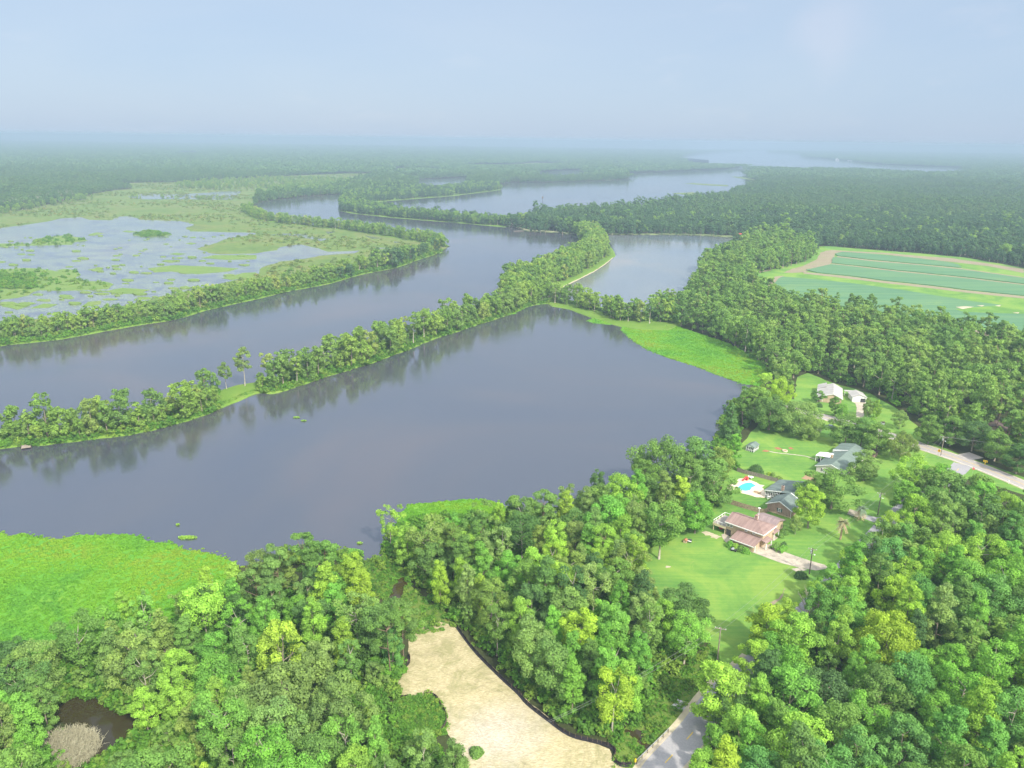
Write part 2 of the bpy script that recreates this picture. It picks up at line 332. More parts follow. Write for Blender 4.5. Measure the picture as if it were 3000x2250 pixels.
def tag(o, label=None, cat=None, group=None, kind=None):
    for k, v in (('label', label), ('category', cat), ('group', group), ('kind', kind)):
        if v: o[k] = v
    return o
def thing(name, label, cat, loc=(0, 0, 0), rz=0.0, group=None):
    o = bpy.data.objects.new(name, None); COL.objects.link(o); o.empty_display_size = 0.5
    o.location = loc; o.rotation_euler = (0, 0, rz); return tag(o, label, cat, group)

def smooth_poly(pts, closed=True, n=4):
    out = []; N = len(pts)
    for i in range(N if closed else N - 1):
        p0, p1_, p2_, p3_ = (pts[(i + k) % N] if closed else pts[min(max(i + k, 0), N - 1)] for k in (-1, 0, 1, 2))
        for s in range(n):
            t = s / n
            out.append(tuple(0.5 * (2 * b + (c - a) * t + (2 * a - 5 * b + 4 * c - d) * t * t + (3 * b - a - 3 * c + d) * t ** 3) for a, b, c, d in zip(p0, p1_, p2_, p3_)))
    if not closed: out.append(tuple(pts[-1]))
    return out

def rough_edge(pts, amp, step):
    """break long straight edges of a shore line into natural irregular ones (world units)"""
    out = []; N = len(pts)
    for i in range(N):
        a, b = pts[i], pts[(i + 1) % N]; L = math.dist(a, b); k = max(1, min(60, int(L / step)))
        nx, ny = -(b[1] - a[1]) / (L + 1e-9), (b[0] - a[0]) / (L + 1e-9)
        for s in range(k):
            t = s / k; e = random.uniform(-amp, amp) * (0.4 if s == 0 else 1)
            out.append((a[0] + (b[0] - a[0]) * t + nx * e, a[1] + (b[1] - a[1]) * t + ny * e))
    return out

def sheet(name, poly, z, mat, kind='structure', label=None, cat=None, skirt=0.0, spread=0.0):
    """a level sheet of ground; skirt lets it fall away at the edge as a bank"""
    from mathutils.geometry import delaunay_2d_cdt
    ox, oy = poly[0]; n0 = len(poly)
    cv, _, cf, ov, _, _ = delaunay_2d_cdt([Vector((x - ox, y - oy)) for x, y in poly], [], [list(range(n0))], 1, 1e-4)
    bm = bmesh.new(); bv = [bm.verts.new((v.x + ox, v.y + oy, z)) for v in cv]
    for f in cf:
        try: bm.faces.new([bv[i] for i in f])
        except ValueError: pass
    vs = [None] * n0
    for k, src in enumerate(ov):
        for i in src: vs[i] = bv[k]
    if skirt:
        n = len(poly); area = sum(poly[i][0] * poly[(i + 1) % n][1] - poly[(i + 1) % n][0] * poly[i][1] for i in range(n))
        s = 1 if area > 0 else -1; lo = []
        for i in range(n):
            a, b = poly[i - 1], poly[(i + 1) % n]; L = math.dist(a, b) + 1e-9
            lo.append(bm.verts.new((poly[i][0] + s * (b[1] - a[1]) / L * spread, poly[i][1] - s * (b[0] - a[0]) / L * spread, z - skirt)))
        for i in range(n):
            j = (i + 1) % n
            try: bm.faces.new((vs[i], vs[j], lo[j], lo[i]))
            except (ValueError, TypeError): pass
    bmesh.ops.recalc_face_normals(bm, faces=bm.faces)
    if sum(f.normal.z * f.calc_area() for f in bm.faces) < 0: bmesh.ops.reverse_faces(bm, faces=bm.faces)
    me = bpy.data.meshes.new(name); bm.to_mesh(me); bm.free(); me.materials.append(mat)
    o = bpy.data.objects.new(name, me); COL.objects.link(o)
    return tag(o, label, cat, None, kind)

def ribbon(name, line, width, z, mat, kind='structure'):
    """a strip of road along a world polyline"""
    line = [Vector((x, y)) for x, y in line]; n = len(line); mb = MB(); vs = []
    ws = width if isinstance(width, (list, tuple)) else [width] * n
    for i in range(n):
        d = (line[min(i + 1, n - 1)] - line[max(i - 1, 0)]).normalized(); s = Vector((-d.y, d.x)) * ws[i] / 2
        vs += [(*(line[i] + s), z), (*(line[i] - s), z)]
    mb.add(vs, [(2 * i, 2 * i + 1, 2 * i + 3, 2 * i + 2) for i in range(n - 1)])
    o = mb.build(name, mat)
    if o.data.polygons[0].normal.z < 0: o.data.flip_normals()
    return tag(o, kind=kind)

# instances of ground cover / far woods: points with rotation, scale and prototype number
def scatter(name, pts, protos, label, cat):
    """pts: (x, y, z, rot, scale, index); one object of kind stuff"""
    c = bpy.data.collections.new(name + '_kinds')
    for i, me in enumerate(protos):
        c.objects.link(bpy.data.objects.new('kind_%02d_%s' % (i, me.name), me))
    pts = np.asarray(pts, float)
    me = bpy.data.meshes.new(name); me.vertices.add(len(pts)); me.vertices.foreach_set('co', pts[:, :3].astype(np.float32).ravel())
    a = me.attributes.new('rot', 'FLOAT_VECTOR', 'POINT'); rv = np.zeros((len(pts), 3), np.float32); rv[:, 2] = pts[:, 3]; a.data.foreach_set('vector', rv.ravel())
    a = me.attributes.new('scl', 'FLOAT', 'POINT'); a.data.foreach_set('value', pts[:, 4].astype(np.float32))
    a = me.attributes.new('idx', 'INT', 'POINT'); a.data.foreach_set('value', pts[:, 5].astype(np.int32))
    o = bpy.data.objects.new(name, me); COL.objects.link(o)
    ng = bpy.data.node_groups.new(name, 'GeometryNodeTree')
    ng.interface.new_socket('Geometry', in_out='INPUT', socket_type='NodeSocketGeometry'); ng.interface.new_socket('Geometry', in_out='OUTPUT', socket_type='NodeSocketGeometry')
    gi = ng.nodes.new('NodeGroupInput'); go = ng.nodes.new('NodeGroupOutput')
    ci = ng.nodes.new('GeometryNodeCollectionInfo'); ci.inputs['Collection'].default_value = c; ci.inputs['Separate Children'].default_value = True; ci.inputs['Reset Children'].default_value = True
    ip = ng.nodes.new('GeometryNodeInstanceOnPoints'); ip.inputs['Pick Instance'].default_value = True
    def na(n, t): k = ng.nodes.new('GeometryNodeInputNamedAttribute'); k.data_type = t; k.inputs['Name'].default_value = n; return k.outputs[0]
    ng.links.new(gi.outputs[0], ip.inputs['Points']); ng.links.new(ci.outputs[0], ip.inputs['Instance'])
    ng.links.new(na('idx', 'INT'), ip.inputs['Instance Index']); ng.links.new(na('rot', 'FLOAT_VECTOR'), ip.inputs['Rotation']); ng.links.new(na('scl', 'FLOAT'), ip.inputs['Scale'])
    ng.links.new(ip.outputs[0], go.inputs[0])
    md = o.modifiers.new('scatter', 'NODES'); md.node_group = ng
    return tag(o, label, cat, None, 'stuff')

# ------------------------------------------------------------------ foliage meshes
def card_mesh(name, C, N, S, tint, mat, aspect=1.3, extra=None):
    """many small leaf sprays: centre, facing, size, tint"""
    n = len(C); g = np.random.default_rng(len(C) + int(1000 * abs(C).sum()) % 9999)
    N = N / (np.linalg.norm(N, axis=1, keepdims=True) + 1e-9)
    r = g.normal(size=(n, 3)); T = np.cross(N, r); T /= np.linalg.norm(T, axis=1, keepdims=True) + 1e-9; B = np.cross(N, T)
    S = np.asarray(S)[:, None]; a = S * 0.5 * g.uniform(1.0, aspect, (n, 1)); b = S * 0.5 * g.uniform(.6, 1.0, (n, 1))
    k = g.uniform(-.25, .25, (n, 1)); dr = -N * S * g.uniform(0.0, 0.22, (n, 1))
    V = np.empty((n, 4, 3)); V[:, 0] = C - T * a + dr; V[:, 1] = C + B * b + T * a * k; V[:, 2] = C + T * a + dr; V[:, 3] = C - B * b - T * a * k
    V = V.reshape(-1, 3); Fq = np.arange(4 * n, dtype=np.int32)
    ev = np.zeros((0, 3)); ef = []
    if extra is not None: ev = np.array(extra.v, float).reshape(-1, 3); ef = extra.f
    me = bpy.data.meshes.new(name)
    me.vertices.add(len(V) + len(ev)); me.vertices.foreach_set('co', np.vstack([V, ev]).astype(np.float32).ravel())
    el = [i + len(V) for f in ef for i in f]
    me.loops.add(4 * n + len(el)); me.loops.foreach_set('vertex_index', np.concatenate([Fq, np.array(el, np.int32)]).astype(np.int32))
    starts = list(range(0, 4 * n, 4)); s = 4 * n
    for f in ef: starts.append(s); s += len(f)
    me.polygons.add(n + len(ef)); me.polygons.foreach_set('loop_start', np.array(starts, np.int32))
    at = me.attributes.new('tint', 'FLOAT', 'FACE'); at.data.foreach_set('value', np.concatenate([np.clip(tint, 0, 1), np.full(len(ef), .5)]).astype(np.float32))
    me.materials.append(mat)
    if extra is not None:
        me.materials.append(extra.mat); me.polygons.foreach_set('material_index', np.concatenate([np.zeros(n), np.ones(len(ef))]).astype(np.int32))
    me.update(calc_edges=True); me.validate()
    return me

PROFILES = {
    'round': lambda t: math.sin(math.pi * min(1, 0.16 + 0.80 * t)) ** 0.65,
    'broad': lambda t: (0.75 + 0.25 * math.sin(math.pi * t)) * (1 - max(0, t - 0.35) ** 2 * 1.6),
    'tall': lambda t: (0.45 + 0.55 * math.sin(math.pi * min(1, .1 + t * .85))) * (1 - 0.35 * t),
    'cone': lambda t: 1.02 - 0.88 * t if t > 0.1 else 0.8 + t,
    'pine': lambda t: 0.45 + 0.6 * math.sin(math.pi * min(1, 0.12 + t * 0.83)),
    'vase': lambda t: 0.35 + 0.65 * min(1, t * 1.5) * (1 - max(0, t - 0.6) ** 2 * 2.5),
}
def lobes(seed, Rr, zb, zt, prof, nl, lob):
    g = np.random.default_rng(seed); L = []
    f = PROFILES[prof]; tries = 0; hgt = zt - zb
    ex = g.uniform(.8, 1.2); ph = g.uniform(0, 6.28)
    while len(L) < nl and tries < nl * 60:
        tries += 1
        t = g.uniform(0, 1) ** 0.8; a = g.uniform(0, 2 * math.pi)
        r = Rr * f(t) * math.sqrt(g.uniform(0.15, 1.0)) * (1 + 0.18 * math.sin(2 * a + ph))
        lr = lob * Rr * g.uniform(0.65, 1.25) * (1.0 if prof != 'cone' else 0.5 + 0.6 * (1 - t))
        c = np.array([r * math.cos(a) * ex, r * math.sin(a) / ex, zb + hgt * t])
        if all(np.linalg.norm((c - o[:3]) * (1, 1, 1.15)) > 0.62 * (lr + o[3]) for o in L): L.append(np.array([*c, lr]))
    return L, g

def crown(name, seed, Rr, zb, zt, prof, nl, lob, ncards, cs, mat, extra=None, sparse=1.0, flat=0.8, updir=0.4):
    L, g = lobes(seed, Rr, zb, zt, prof, nl, lob)
    w = np.array([l[3] ** 2 for l in L]); w /= w.sum(); C = []; N = []; T = []
    cen = np.array([0, 0, zb + 0.4 * (zt - zb)])
    for l, k in zip(L, w):
        n = int(ncards * k * sparse * g.uniform(.7, 1.2)); o = l[:3] - cen; o = o / (np.linalg.norm(o) + 1e-6)
        d = g.normal(size=(n * 2, 3)); d /= np.linalg.norm(d, axis=1, keepdims=True)
        keep = (d @ o + 0.35 * d[:, 2]) > g.uniform(-1.0, 0.3, n * 2); d = d[keep][:n]
        rr = l[3] * g.uniform(0.55, 1.12, (len(d), 1))
        p = l[:3] + d * rr * (1, 1, flat); lt = g.uniform(.15, .85)
        C.append(p); N.append(d + 0.55 * g.normal(size=d.shape) + (0, 0, updir)); T.append(np.clip(lt + g.normal(0, .22, len(d)), 0, 1))
    # stray sprays that break the outline
    C = np.vstack(C); N = np.vstack(N); T = np.concatenate(T)
    S = cs * g.uniform(.65, 1.35, len(C))
    return card_mesh(name, C, N, S, T, mat, 1.5, extra), L

def trunk_shape(seed, L, height, rad, lean=0.3, nb=8, base=0.0):
    g = np.random.default_rng(seed + 500); mb = MB(); top = max(l[2] for l in L) * 0.86
    p = [(0, 0, base)]; r = [rad * 1.25]; x = y = 0
    for i in range(1, 6):
        x += g.normal(0, lean * .35); y += g.normal(0, lean * .35); p.append((x, y, base + (top - base) * i / 5)); r.append(rad * (1 - 0.17 * i))
    mb.tube(p, r, 6)
    for l in sorted(L, key=lambda l: -l[3])[:nb]:
        zs = max(0.28 * height, min(l[2] - abs(l[0]) * .5 - abs(l[1]) * .5, top * .9)); k = (zs - base) / (top - base) * 5; i = min(4, int(k)); fr = k - i
        s = Vector(p[i]).lerp(Vector(p[i + 1]), fr); e = Vector(l[:3]) + Vector((0, 0, l[3] * .35)); m = s.lerp(e, 0.5) + Vector((0, 0, -0.4 + g.normal(0, .3)))
        rb = rad * 0.42
        mb.tube([s, m, e], [rb, rb * .7, rb * .25], 5)
    return mb
def far_edge(pts, h=14.0):
    """shore line behind trees: the photograph shows the water only above their tops"""
    return [G(x, y, h)[:2] for x, y in pts]
# ================================================================== THE LAND AND THE WATER
def ring_ground():
    bm = bmesh.new(); rs = [0, 60, 130, 250, 500, 1000, 2000, 4000, 8000, 16000, 30000, 41000]; n = 48
    rows = [[bm.verts.new((0, 0, 0))]] + [[bm.verts.new((r * math.cos(2 * math.pi * k / n), r * math.sin(2 * math.pi * k / n), 0)) for k in range(n)] for r in rs[1:]]
    for k in range(n): bm.faces.new((rows[0][0], rows[1][k], rows[1][(k + 1) % n]))
    for a, b in zip(rows[1:], rows[2:]):
        for k in range(n): bm.faces.new((a[k], b[k], b[(k + 1) % n], a[(k + 1) % n]))
    me = bpy.data.meshes.new('ground'); bm.to_mesh(me); bm.free(); me.materials.append(M['ground'])
    o = bpy.data.objects.new('ground', me); COL.objects.link(o); return tag(o, kind='structure')
ring_ground()

# ---- open water: river, lagoon and the pond beyond it form one sheet; levees are raised on it
far_shore = r3([(2100, 945), (1900, 935), (1600, 918), (1300, 912), (1000, 912), (760, 910), (480, 905), (320, 890), (150, 885), (80, 865), (0, 850)])
neck = r2([(2190, 835), (2150, 842), (1850, 815), (1700, 802), (1200, 762), (820, 722), (730, 700), (735, 640), (740, 575), (738, 558), (400, 580), (100, 620), (0, 640)])
penins_back = r2([(-40, 700), (100, 775), (300, 805), (600, 835), (900, 865), (1150, 905), (1400, 945), (1600, 975), (1665, 1010)])
levee_front = r2([(1600, 1062), (1430, 1112), (1200, 1192), (900, 1252), (620, 1332), (300, 1392), (0, 1462)]) + r5([(1330, 20), (1150, 75), (900, 115), (700, 150), (400, 205), (100, 238), (0, 250), (-900, 400)])
near_shore = [(-500, 1430), (0, 1335), (150, 1330), (300, 1282), (500, 1228), (620, 1203), (700, 1200), (770, 1218), (800, 1222), (838, 1208), (858, 1170), (900, 1135), (1060, 1125), (1150, 1140), (1300, 1110), (1400, 1070), (1500, 1040), (1560, 1010), (1568, 950), (1592, 872), (1620, 835), (1655, 800), (1600, 765), (1560, 738), (1450, 702), (1400, 690)]
pond_east = [(1462, 668), (1480, 640), (1500, 622), (1514, 590), (1560, 552), (1631, 517)]
W1 = ground(near_shore + pond_east + far_shore + neck + penins_back + levee_front)
sheet('river_water', rough_edge(W1, 0.8, 9), 0.10, M['water'])
bay = r2([(960, 660), (1300, 730), (1700, 775), (1850, 790), (2160, 812)]) + r3([(0, 800), (200, 748), (400, 732), (650, 707), (1000, 692), (1370, 658), (1500, 640), (1750, 600), (1900, 545), (2130, 470), (2060, 395), (2085, 345), (2110, 320), (1700, 350), (1300, 368), (1000, 376), (1015, 425), (900, 438), (600, 446), (300, 455), (0, 456)]) + r2([(2090, 470), (2110, 522), (1900, 548), (1700, 573), (1300, 603), (930, 633)])
sheet('lake_water', rough_edge(ground(bay), 1.5, 40), 0.10, M['water'])
pond_b = far_edge(r2([(1390, 512)])) + ground(r2([(1395, 440), (1450, 428), (1830, 408)])) + far_edge(r2([(1810, 478), (1730, 510), (1560, 524)]))
sheet('pond_water', pond_b, 0.10, M['water'])
far_reach = ground(r3([(1440, 232), (1560, 210), (1800, 192), (2212, 180)]) + r4([(0, 198), (300, 210), (330, 240), (600, 260), (800, 283), (1100, 308), (1750, 330)])) + far_edge(r4([(1750, 338), (1400, 334), (1100, 328), (800, 308), (400, 304), (120, 306)]) + r3([(2000, 276), (1790, 272), (1680, 268), (1500, 256)]), 26)
sheet('far_water', far_reach, 0.3, M['water'])
FARP_ = [ground(r3([(850, 300), (930, 298)])) + far_edge(r3([(1040, 328), (960, 332)]), 13), ground(r3([(210, 372), (380, 355), (670, 350)])) + far_edge(r3([(660, 380), (400, 392), (210, 388)]), 13), ground(r1([(1500, 194), (1760, 192)])) + far_edge(r1([(1760, 202), (1500, 202)]), 12), ground(r3([(1440, 240), (1560, 250), (1700, 262)])) + far_edge(r3([(1700, 276), (1560, 264), (1440, 250)]), 12)]
for q in FARP_: sheet('far_pond_water', q, 0.3, M['water'])
# the pond north of the bund has a paler water colour than the lagoon
pond_a = r3([(430, 1400), (520, 1440), (700, 1520), (900, 1560), (1100, 1590), (1250, 1590), (1350, 1550), (1460, 1482), (1530, 1440), (1565, 1400), (1630, 1240), (1700, 1090), (1800, 1020), (2100, 945), (1900, 935), (1600, 918), (1300, 912), (1000, 912), (790, 910), (860, 1000), (905, 1085), (800, 1165), (700, 1230), (560, 1300)])
sheet('pond_water', rough_edge(ground(pond_a), 0.6, 9), 0.16, M['pond_water'])

# ---- marsh left of the river
marsh = ground(r1([(-900, 1700), (-900, 760), (0, 712), (250, 680), (450, 640), (700, 592), (850, 545), (1000, 522), (1150, 512), (1010, 482), (1060, 460), (1500, 455), (1900, 428), (2212, 415)]) + r2([(0, 412), (300, 398), (800, 376), (1110, 382), (1100, 400), (760, 470), (700, 500), (300, 570), (0, 600)]) + penins_back + r2([(1600, 1050), (1430, 1100), (900, 1240), (300, 1380), (0, 1450)]) + r5([(1330, 15), (700, 145), (0, 245), (-900, 395)]))
sheet('marsh', marsh, 0.06, M['marsh'])
sheet('marsh', ground(r2([(1080, 350), (1180, 332), (1630, 345), (1640, 362), (1100, 368)])), 0.06, M['marsh'])
sheet('marsh', ground(r2([(1600, 310), (1800, 298), (2212, 300), (2212, 335), (1700, 325)]) ), 0.06, M['marsh'])
sheet('marsh', ground(r3([(0, 300), (200, 285), (600, 295), (560, 310), (0, 335)])), 0.06, M['marsh'])
mw = r1([(-800, 900), (0, 850), (180, 830), (380, 800), (540, 766), (700, 755), (770, 778), (960, 782), (1030, 752), (1130, 748), (1200, 776), (1420, 786), (1560, 790), (1680, 818), (1612, 850), (1640, 880), (1900, 885), (2205, 892), (2212, 905), (2000, 935), (1900, 965), (1800, 1000), (1705, 1030), (1800, 1068), (1900, 1078), (2212, 1070)]) + r2([(180, 1042), (215, 1015), (380, 992), (540, 1025), (620, 1055), (905, 1045), (850, 1068), (560, 1090), (430, 1115), (200, 1140), (60, 1190)]) + r1([(2212, 1265), (1900, 1330), (1500, 1420), (1000, 1540), (700, 1600), (300, 1640), (0, 1690), (-800, 1780)])
MW = ground(mw)
sheet('marsh_water', rough_edge(MW, 2.0, 12), 0.14, M['marsh_water'])
for q in (r1([(1100, 580), (1240, 552), (1500, 560), (1700, 550), (1900, 536), (2090, 530), (2010, 606), (1500, 600), (1240, 602)]), r2([(120, 912), (240, 897), (420, 905), (520, 932), (640, 945), (560, 962), (430, 938), (320, 918)]), r2([(600, 880), (690, 884), (620, 900)]), r2([(940, 915), (1100, 940), (1000, 942)]), r2([(1190, 965), (1260, 972), (1200, 980)]), r2([(1000, 1018), (1140, 1022), (1080, 1030)])):
    sheet('marsh_water', ground(q), 0.14, M['marsh_water'])

def polyline_pts(line, step):
    out = []
    for a, b in zip(line, line[1:]):
        L = math.dist(a, b); n = max(1, int(L / step))
        out += [(a[0] + (b[0] - a[0]) * i / n, a[1] + (b[1] - a[1]) * i / n) for i in range(n)]
    return out + [line[-1]]
def offset(line, d):
    out = []
    for i in range(len(line)):
        a = Vector(line[max(i - 1, 0)]); b = Vector(line[min(i + 1, len(line) - 1)]); t = (b - a).normalized()
        out.append((line[i][0] - t.y * d, line[i][1] + t.x * d))
    return out

def strip_sheet(name, A, B, z, mat, spread):
    """a raised strip between two lines of equal length, falling away on both sides"""
    mb = MB(); V = []; n = len(A)
    for (ax, ay), (bx_, by_) in zip(A, B):
        d = Vector((bx_ - ax, by_ - ay)).normalized(); j = [random.uniform(-.7, .7) for _ in range(2)]
        V += [(ax - d.x * (spread + j[0]), ay - d.y * (spread + j[0]), -.05), (ax, ay, z), (bx_, by_, z), (bx_ + d.x * (spread + j[1]), by_ + d.y * (spread + j[1]), -.05)]
    mb.add(V, [(4 * i + k, 4 * i + 4 + k, 4 * i + 5 + k, 4 * i + 1 + k) for i in range(n - 1) for k in range(3)])
    o = mb.build(name, mat)
    if sum(f.normal.z for f in o.data.polygons) < 0: o.data.flip_normals()
    return tag(o, kind='structure')

# ---- levees: raised strips with sloping grassy sides
lev_in = [(-500, 1022), (0, 968), (100, 960), (200, 948), (300, 935), (420, 904), (480, 880), (555, 850), (600, 848), (700, 815), (800, 785), (880, 755), (930, 735), (1000, 712), (1090, 682), (1140, 662), (1185, 655)]
mid_in = smooth_poly(ground(lev_in), False, 5)
mid_out = offset(mid_in, 17.0)
tail = ground(r3([(400, 1380), (420, 1355), (560, 1292), (700, 1222), (800, 1155), (885, 1088), (855, 1030), (800, 965), (775, 905)]))
tail_back = ground(r3([(560, 905), (600, 960), (640, 1010), (620, 1075), (500, 1130), (380, 1190), (250, 1250), (120, 1300), (0, 1345)]))
TAIL = tail + tail_back + ground([(1085, 640), (1100, 668)])
strip_sheet('levee', mid_in, mid_out, 0.8, M['bank'], 1.2)
sheet('levee', rough_edge(TAIL, 0.5, 6), 0.86, M['bank'], skirt=0.9, spread=2.0)
bund = ground([(1180, 652), (1210, 645), (1300, 665), (1380, 676), (1440, 668), (1475, 660), (1500, 690), (1440, 715), (1370, 712), (1340, 705), (1290, 690), (1230, 668), (1195, 662)])
sheet('levee', rough_edge(bund, 0.4, 6), 0.7, M['bank'], skirt=0.75, spread=1.5)
leftl = smooth_poly(ground(levee_front[:-1][::-1] if False else levee_front), False, 3)
left_back = offset(leftl, -15.0)
LEFTL = leftl + left_back[::-1]
strip_sheet('levee', leftl, left_back, 0.8, M['bank'], 2.0)
pb = ground(penins_back); strip_sheet('levee', pb, offset(pb, -16.0), 0.6, M['bank'], 2.0)
n2 = ground(r2([(2190, 835), (2150, 842), (1850, 815), (1700, 802), (1200, 762), (820, 722), (730, 700), (735, 640), (740, 575)])); n2b = ground(r2([(900, 580), (860, 640), (960, 672), (1300, 735), (1700, 780), (1850, 795), (2160, 815)]))
sheet('levee', n2 + n2b, 0.6, M['bank'], skirt=0.65, spread=2)
n3 = ground(r2([(860, 640), (930, 633), (1300, 603), (1700, 573), (1900, 548), (2110, 522), (2095, 478), (1810, 480), (1730, 508), (1560, 522), (1390, 510), (1100, 525), (760, 570)])); sheet('levee', n3, 0.5, M['bank'], skirt=0.55, spread=2)
shore_path = ground(r3([(2100, 938), (1900, 930), (1600, 914), (1300, 908), (1000, 908), (760, 906), (480, 901), (320, 886), (150, 881), (90, 862), (75, 845), (160, 866), (330, 876), (480, 893), (760, 897), (1000, 899), (1300, 899), (1600, 903), (1900, 918), (2100, 926)]))
sheet('shore_grass', shore_path, 0.5, plain('dry_bank', (.15, .19, .07), 0.95, 0.25, 0.1), skirt=0.5, spread=1.5)
ribbon('footpath', ground(r3([(70, 846), (90, 858), (150, 872), (320, 880), (480, 897)])), 3.0, 0.56, M['sand'])
ribbon('footpath', ground(r3([(420, 1372), (560, 1302), (700, 1232), (800, 1166), (870, 1105)])), 2.0, 0.35, M['sand'])

# ---- floating weed mats
WEEDS = []
def weed_sheet(poly, z=0.30):
    WEEDS.append(poly); return sheet('water_weed', rough_edge(poly, 0.7, 2.5), z, M['mat_weed'], 'stuff', 'bright green mat of water weed along the lagoon edge', 'water weed', 0.25, 0.3)
mat_left = ground(q1([(-500, 130), (0, 140), (60, 165), (130, 148), (240, 172), (370, 182), (500, 155), (650, 158), (820, 150), (900, 168), (980, 205), (1100, 208), (1200, 250), (1400, 285), (1480, 318), (1540, 360), (1500, 430), (1440, 560), (1100, 720), (700, 850), (420, 930), (150, 1000), (-500, 1080)]))
mat_cove = ground([(845, 1175), (860, 1125), (882, 1092), (930, 1088), (985, 1082), (1040, 1080), (1072, 1088), (1110, 1110), (1090, 1150), (1000, 1160), (900, 1180)])
mat_right = ground([(1342, 712), (1350, 700), (1372, 694), (1450, 702), (1562, 738), (1632, 772), (1668, 806), (1640, 834), (1600, 828), (1555, 812), (1500, 790), (1440, 772), (1400, 756), (1370, 738)])
mats_small = [r6([(1200, 190), (1240, 165), (1330, 165), (1395, 182), (1330, 198), (1220, 210)]), r6([(1590, 310), (1640, 292), (1760, 298), (1815, 322), (1740, 335), (1640, 325)]), r6([(1050, 275), (1100, 240), (1170, 215), (1190, 225), (1120, 265)])]
weed_sheet(mat_left); weed_sheet(mat_cove); weed_sheet(mat_right)
for q in mats_small: weed_sheet(ground(q), 0.24)
marsh_mats = [r1(q) for q in ([(-400, 1215), (0, 1210), (200, 1196), (350, 1200), (480, 1225), (640, 1215), (700, 1250), (640, 1290), (760, 1310), (900, 1312), (985, 1340), (940, 1375), (780, 1386), (560, 1395), (330, 1388), (250, 1430), (150, 1455), (0, 1470), (-400, 1480)],
    [(-200, 985), (0, 985), (150, 986), (260, 990), (340, 940), (460, 925), (570, 910), (680, 935), (760, 960), (640, 972), (620, 995), (400, 1000), (150, 1005), (0, 1010), (-200, 1012)], [(1150, 910), (1220, 885), (1310, 877), (1400, 888), (1490, 910), (1400, 922), (1260, 928)],
    [(765, 905), (840, 888), (900, 895), (840, 910)], [(1055, 880), (1100, 873), (1180, 883), (1120, 890)], [(1605, 985), (1650, 976), (1700, 984), (1650, 994)], [(1465, 1075), (1530, 1065), (1610, 1074), (1540, 1086)], [(1505, 1110), (1550, 1102), (1600, 1110), (1550, 1118)], [(480, 1215), (560, 1205), (640, 1214), (560, 1230)], [(760, 1212), (820, 1200), (890, 1210), (820, 1222)],
    [(1280, 1200), (1500, 1172), (1800, 1185), (2060, 1200), (1980, 1225), (1700, 1250), (1480, 1225), (1330, 1235)], [(1740, 1110), (1850, 1085), (2212, 1085), (2212, 1120), (1950, 1125)], [(900, 1400), (1050, 1370), (1200, 1378), (1300, 1385), (1180, 1420), (1000, 1420)], [(0, 1510), (100, 1488), (160, 1505), (240, 1530), (150, 1558), (20, 1530)], [(260, 1545), (380, 1505), (500, 1512), (420, 1540)], [(1920, 1285), (2100, 1240), (2212, 1235), (2212, 1275), (2000, 1300)], [(760, 1490), (880, 1480), (870, 1510), (700, 1535)])]
mm = []
for q in marsh_mats: mm.append(ground(q))
g = np.random.default_rng(3)
for k in range(190):
    x, y = g.uniform(0, 2212), g.uniform(900, 1650); w = g.uniform(14, 60) * (0.6 + (y - 900) / 900); h = w * g.uniform(.12, .2)
    c = G(*one(r1, x, y))
    if not inside(MW, [c[0]], [c[1]])[0]: continue
    mm.append(ground(r1([(x + w * math.cos(t) * g.uniform(.7, 1.2), y + h * math.sin(t) * g.uniform(.7, 1.2)) for t in np.linspace(0, 6.28, 10)[:-1]])))
bmm = MB()
for i_, poly in enumerate(mm):
    e = rough_edge(poly, 0.8, 6)
    bmm.prism(e, 0.05, 0.22 + .005 * i_)
o = bmm.build('marsh_islets', layered('islet_grass', [(0.3, (.10, .19, .04)), (0.55, (.15, .23, .055)), (0.7, (.19, .21, .08))], 0.04, 0.4, [(0.3, (.085, .16, .04)), (0.7, (.18, .235, .07))], 0.5, bs=0.8, bd=0.5)); tag(o, 'grassy islets and floating weed scattered over the marsh water', 'marsh grass', None, 'stuff')
MARSH_MATS = mm
# small floating tufts in the lagoon
TUFTS = [((405, 1163), 3.0, 1.2, 'lime green raft of water weed floating off the weed mat'), ((640, 903), 1.6, .8, 'small green weed tuft afloat below the levee gap'), ((656, 910), 1.2, .6, 'smaller of two weed tufts afloat below the levee gap'), ((384, 1135), .7, .4, 'tiny weed clump afloat beyond the lime weed raft'), ((756, 1195), 4.2, 2.2, 'dark green weed raft at the mouth of the cove'), ((778, 1175), .9, .5, 'tiny grass tuft standing in the cove water')]

# ---- pond at the lower left, creek by the road, wet ditch
pond_sw = ground(smooth_poly(q1([(330, 1300), (400, 1235), (520, 1200), (700, 1215), (740, 1268), (880, 1318), (1000, 1290), (1150, 1250), (1120, 1330), (1080, 1390), (1000, 1410), (940, 1470), (830, 1530), (760, 1590), (640, 1600), (500, 1440), (420, 1375), (345, 1350)])))
sheet('brown_pond', pond_sw, 0.12, M['brown_water'])
creek = ground(smooth_poly(q7([(500, 900), (640, 930), (760, 915), (890, 985), (880, 1130), (960, 1190), (1080, 1250), (1010, 1330), (950, 1290), (830, 1200), (640, 1030), (550, 980)])))
sheet('creek_water', creek, 0.12, M['brown_water'])
ditch = ground(q2([(560, 480), (580, 435), (625, 425), (650, 470), (610, 550), (570, 600), (520, 580)]))
sheet('creek_water', ditch, 0.12, M['brown_water'])
ditch2 = ground(q3([(1890, 1210), (1930, 1180), (1960, 1190), (1930, 1250), (1900, 1250)])); sheet('creek_water', ditch2, 0.12, M['water'])
rough = ground(q2([(340, 330), (470, 300), (560, 300), (620, 350), (640, 420), (720, 540), (800, 580), (900, 650), (990, 750), (700, 800), (640, 760), (560, 600), (480, 560), (400, 480)]))
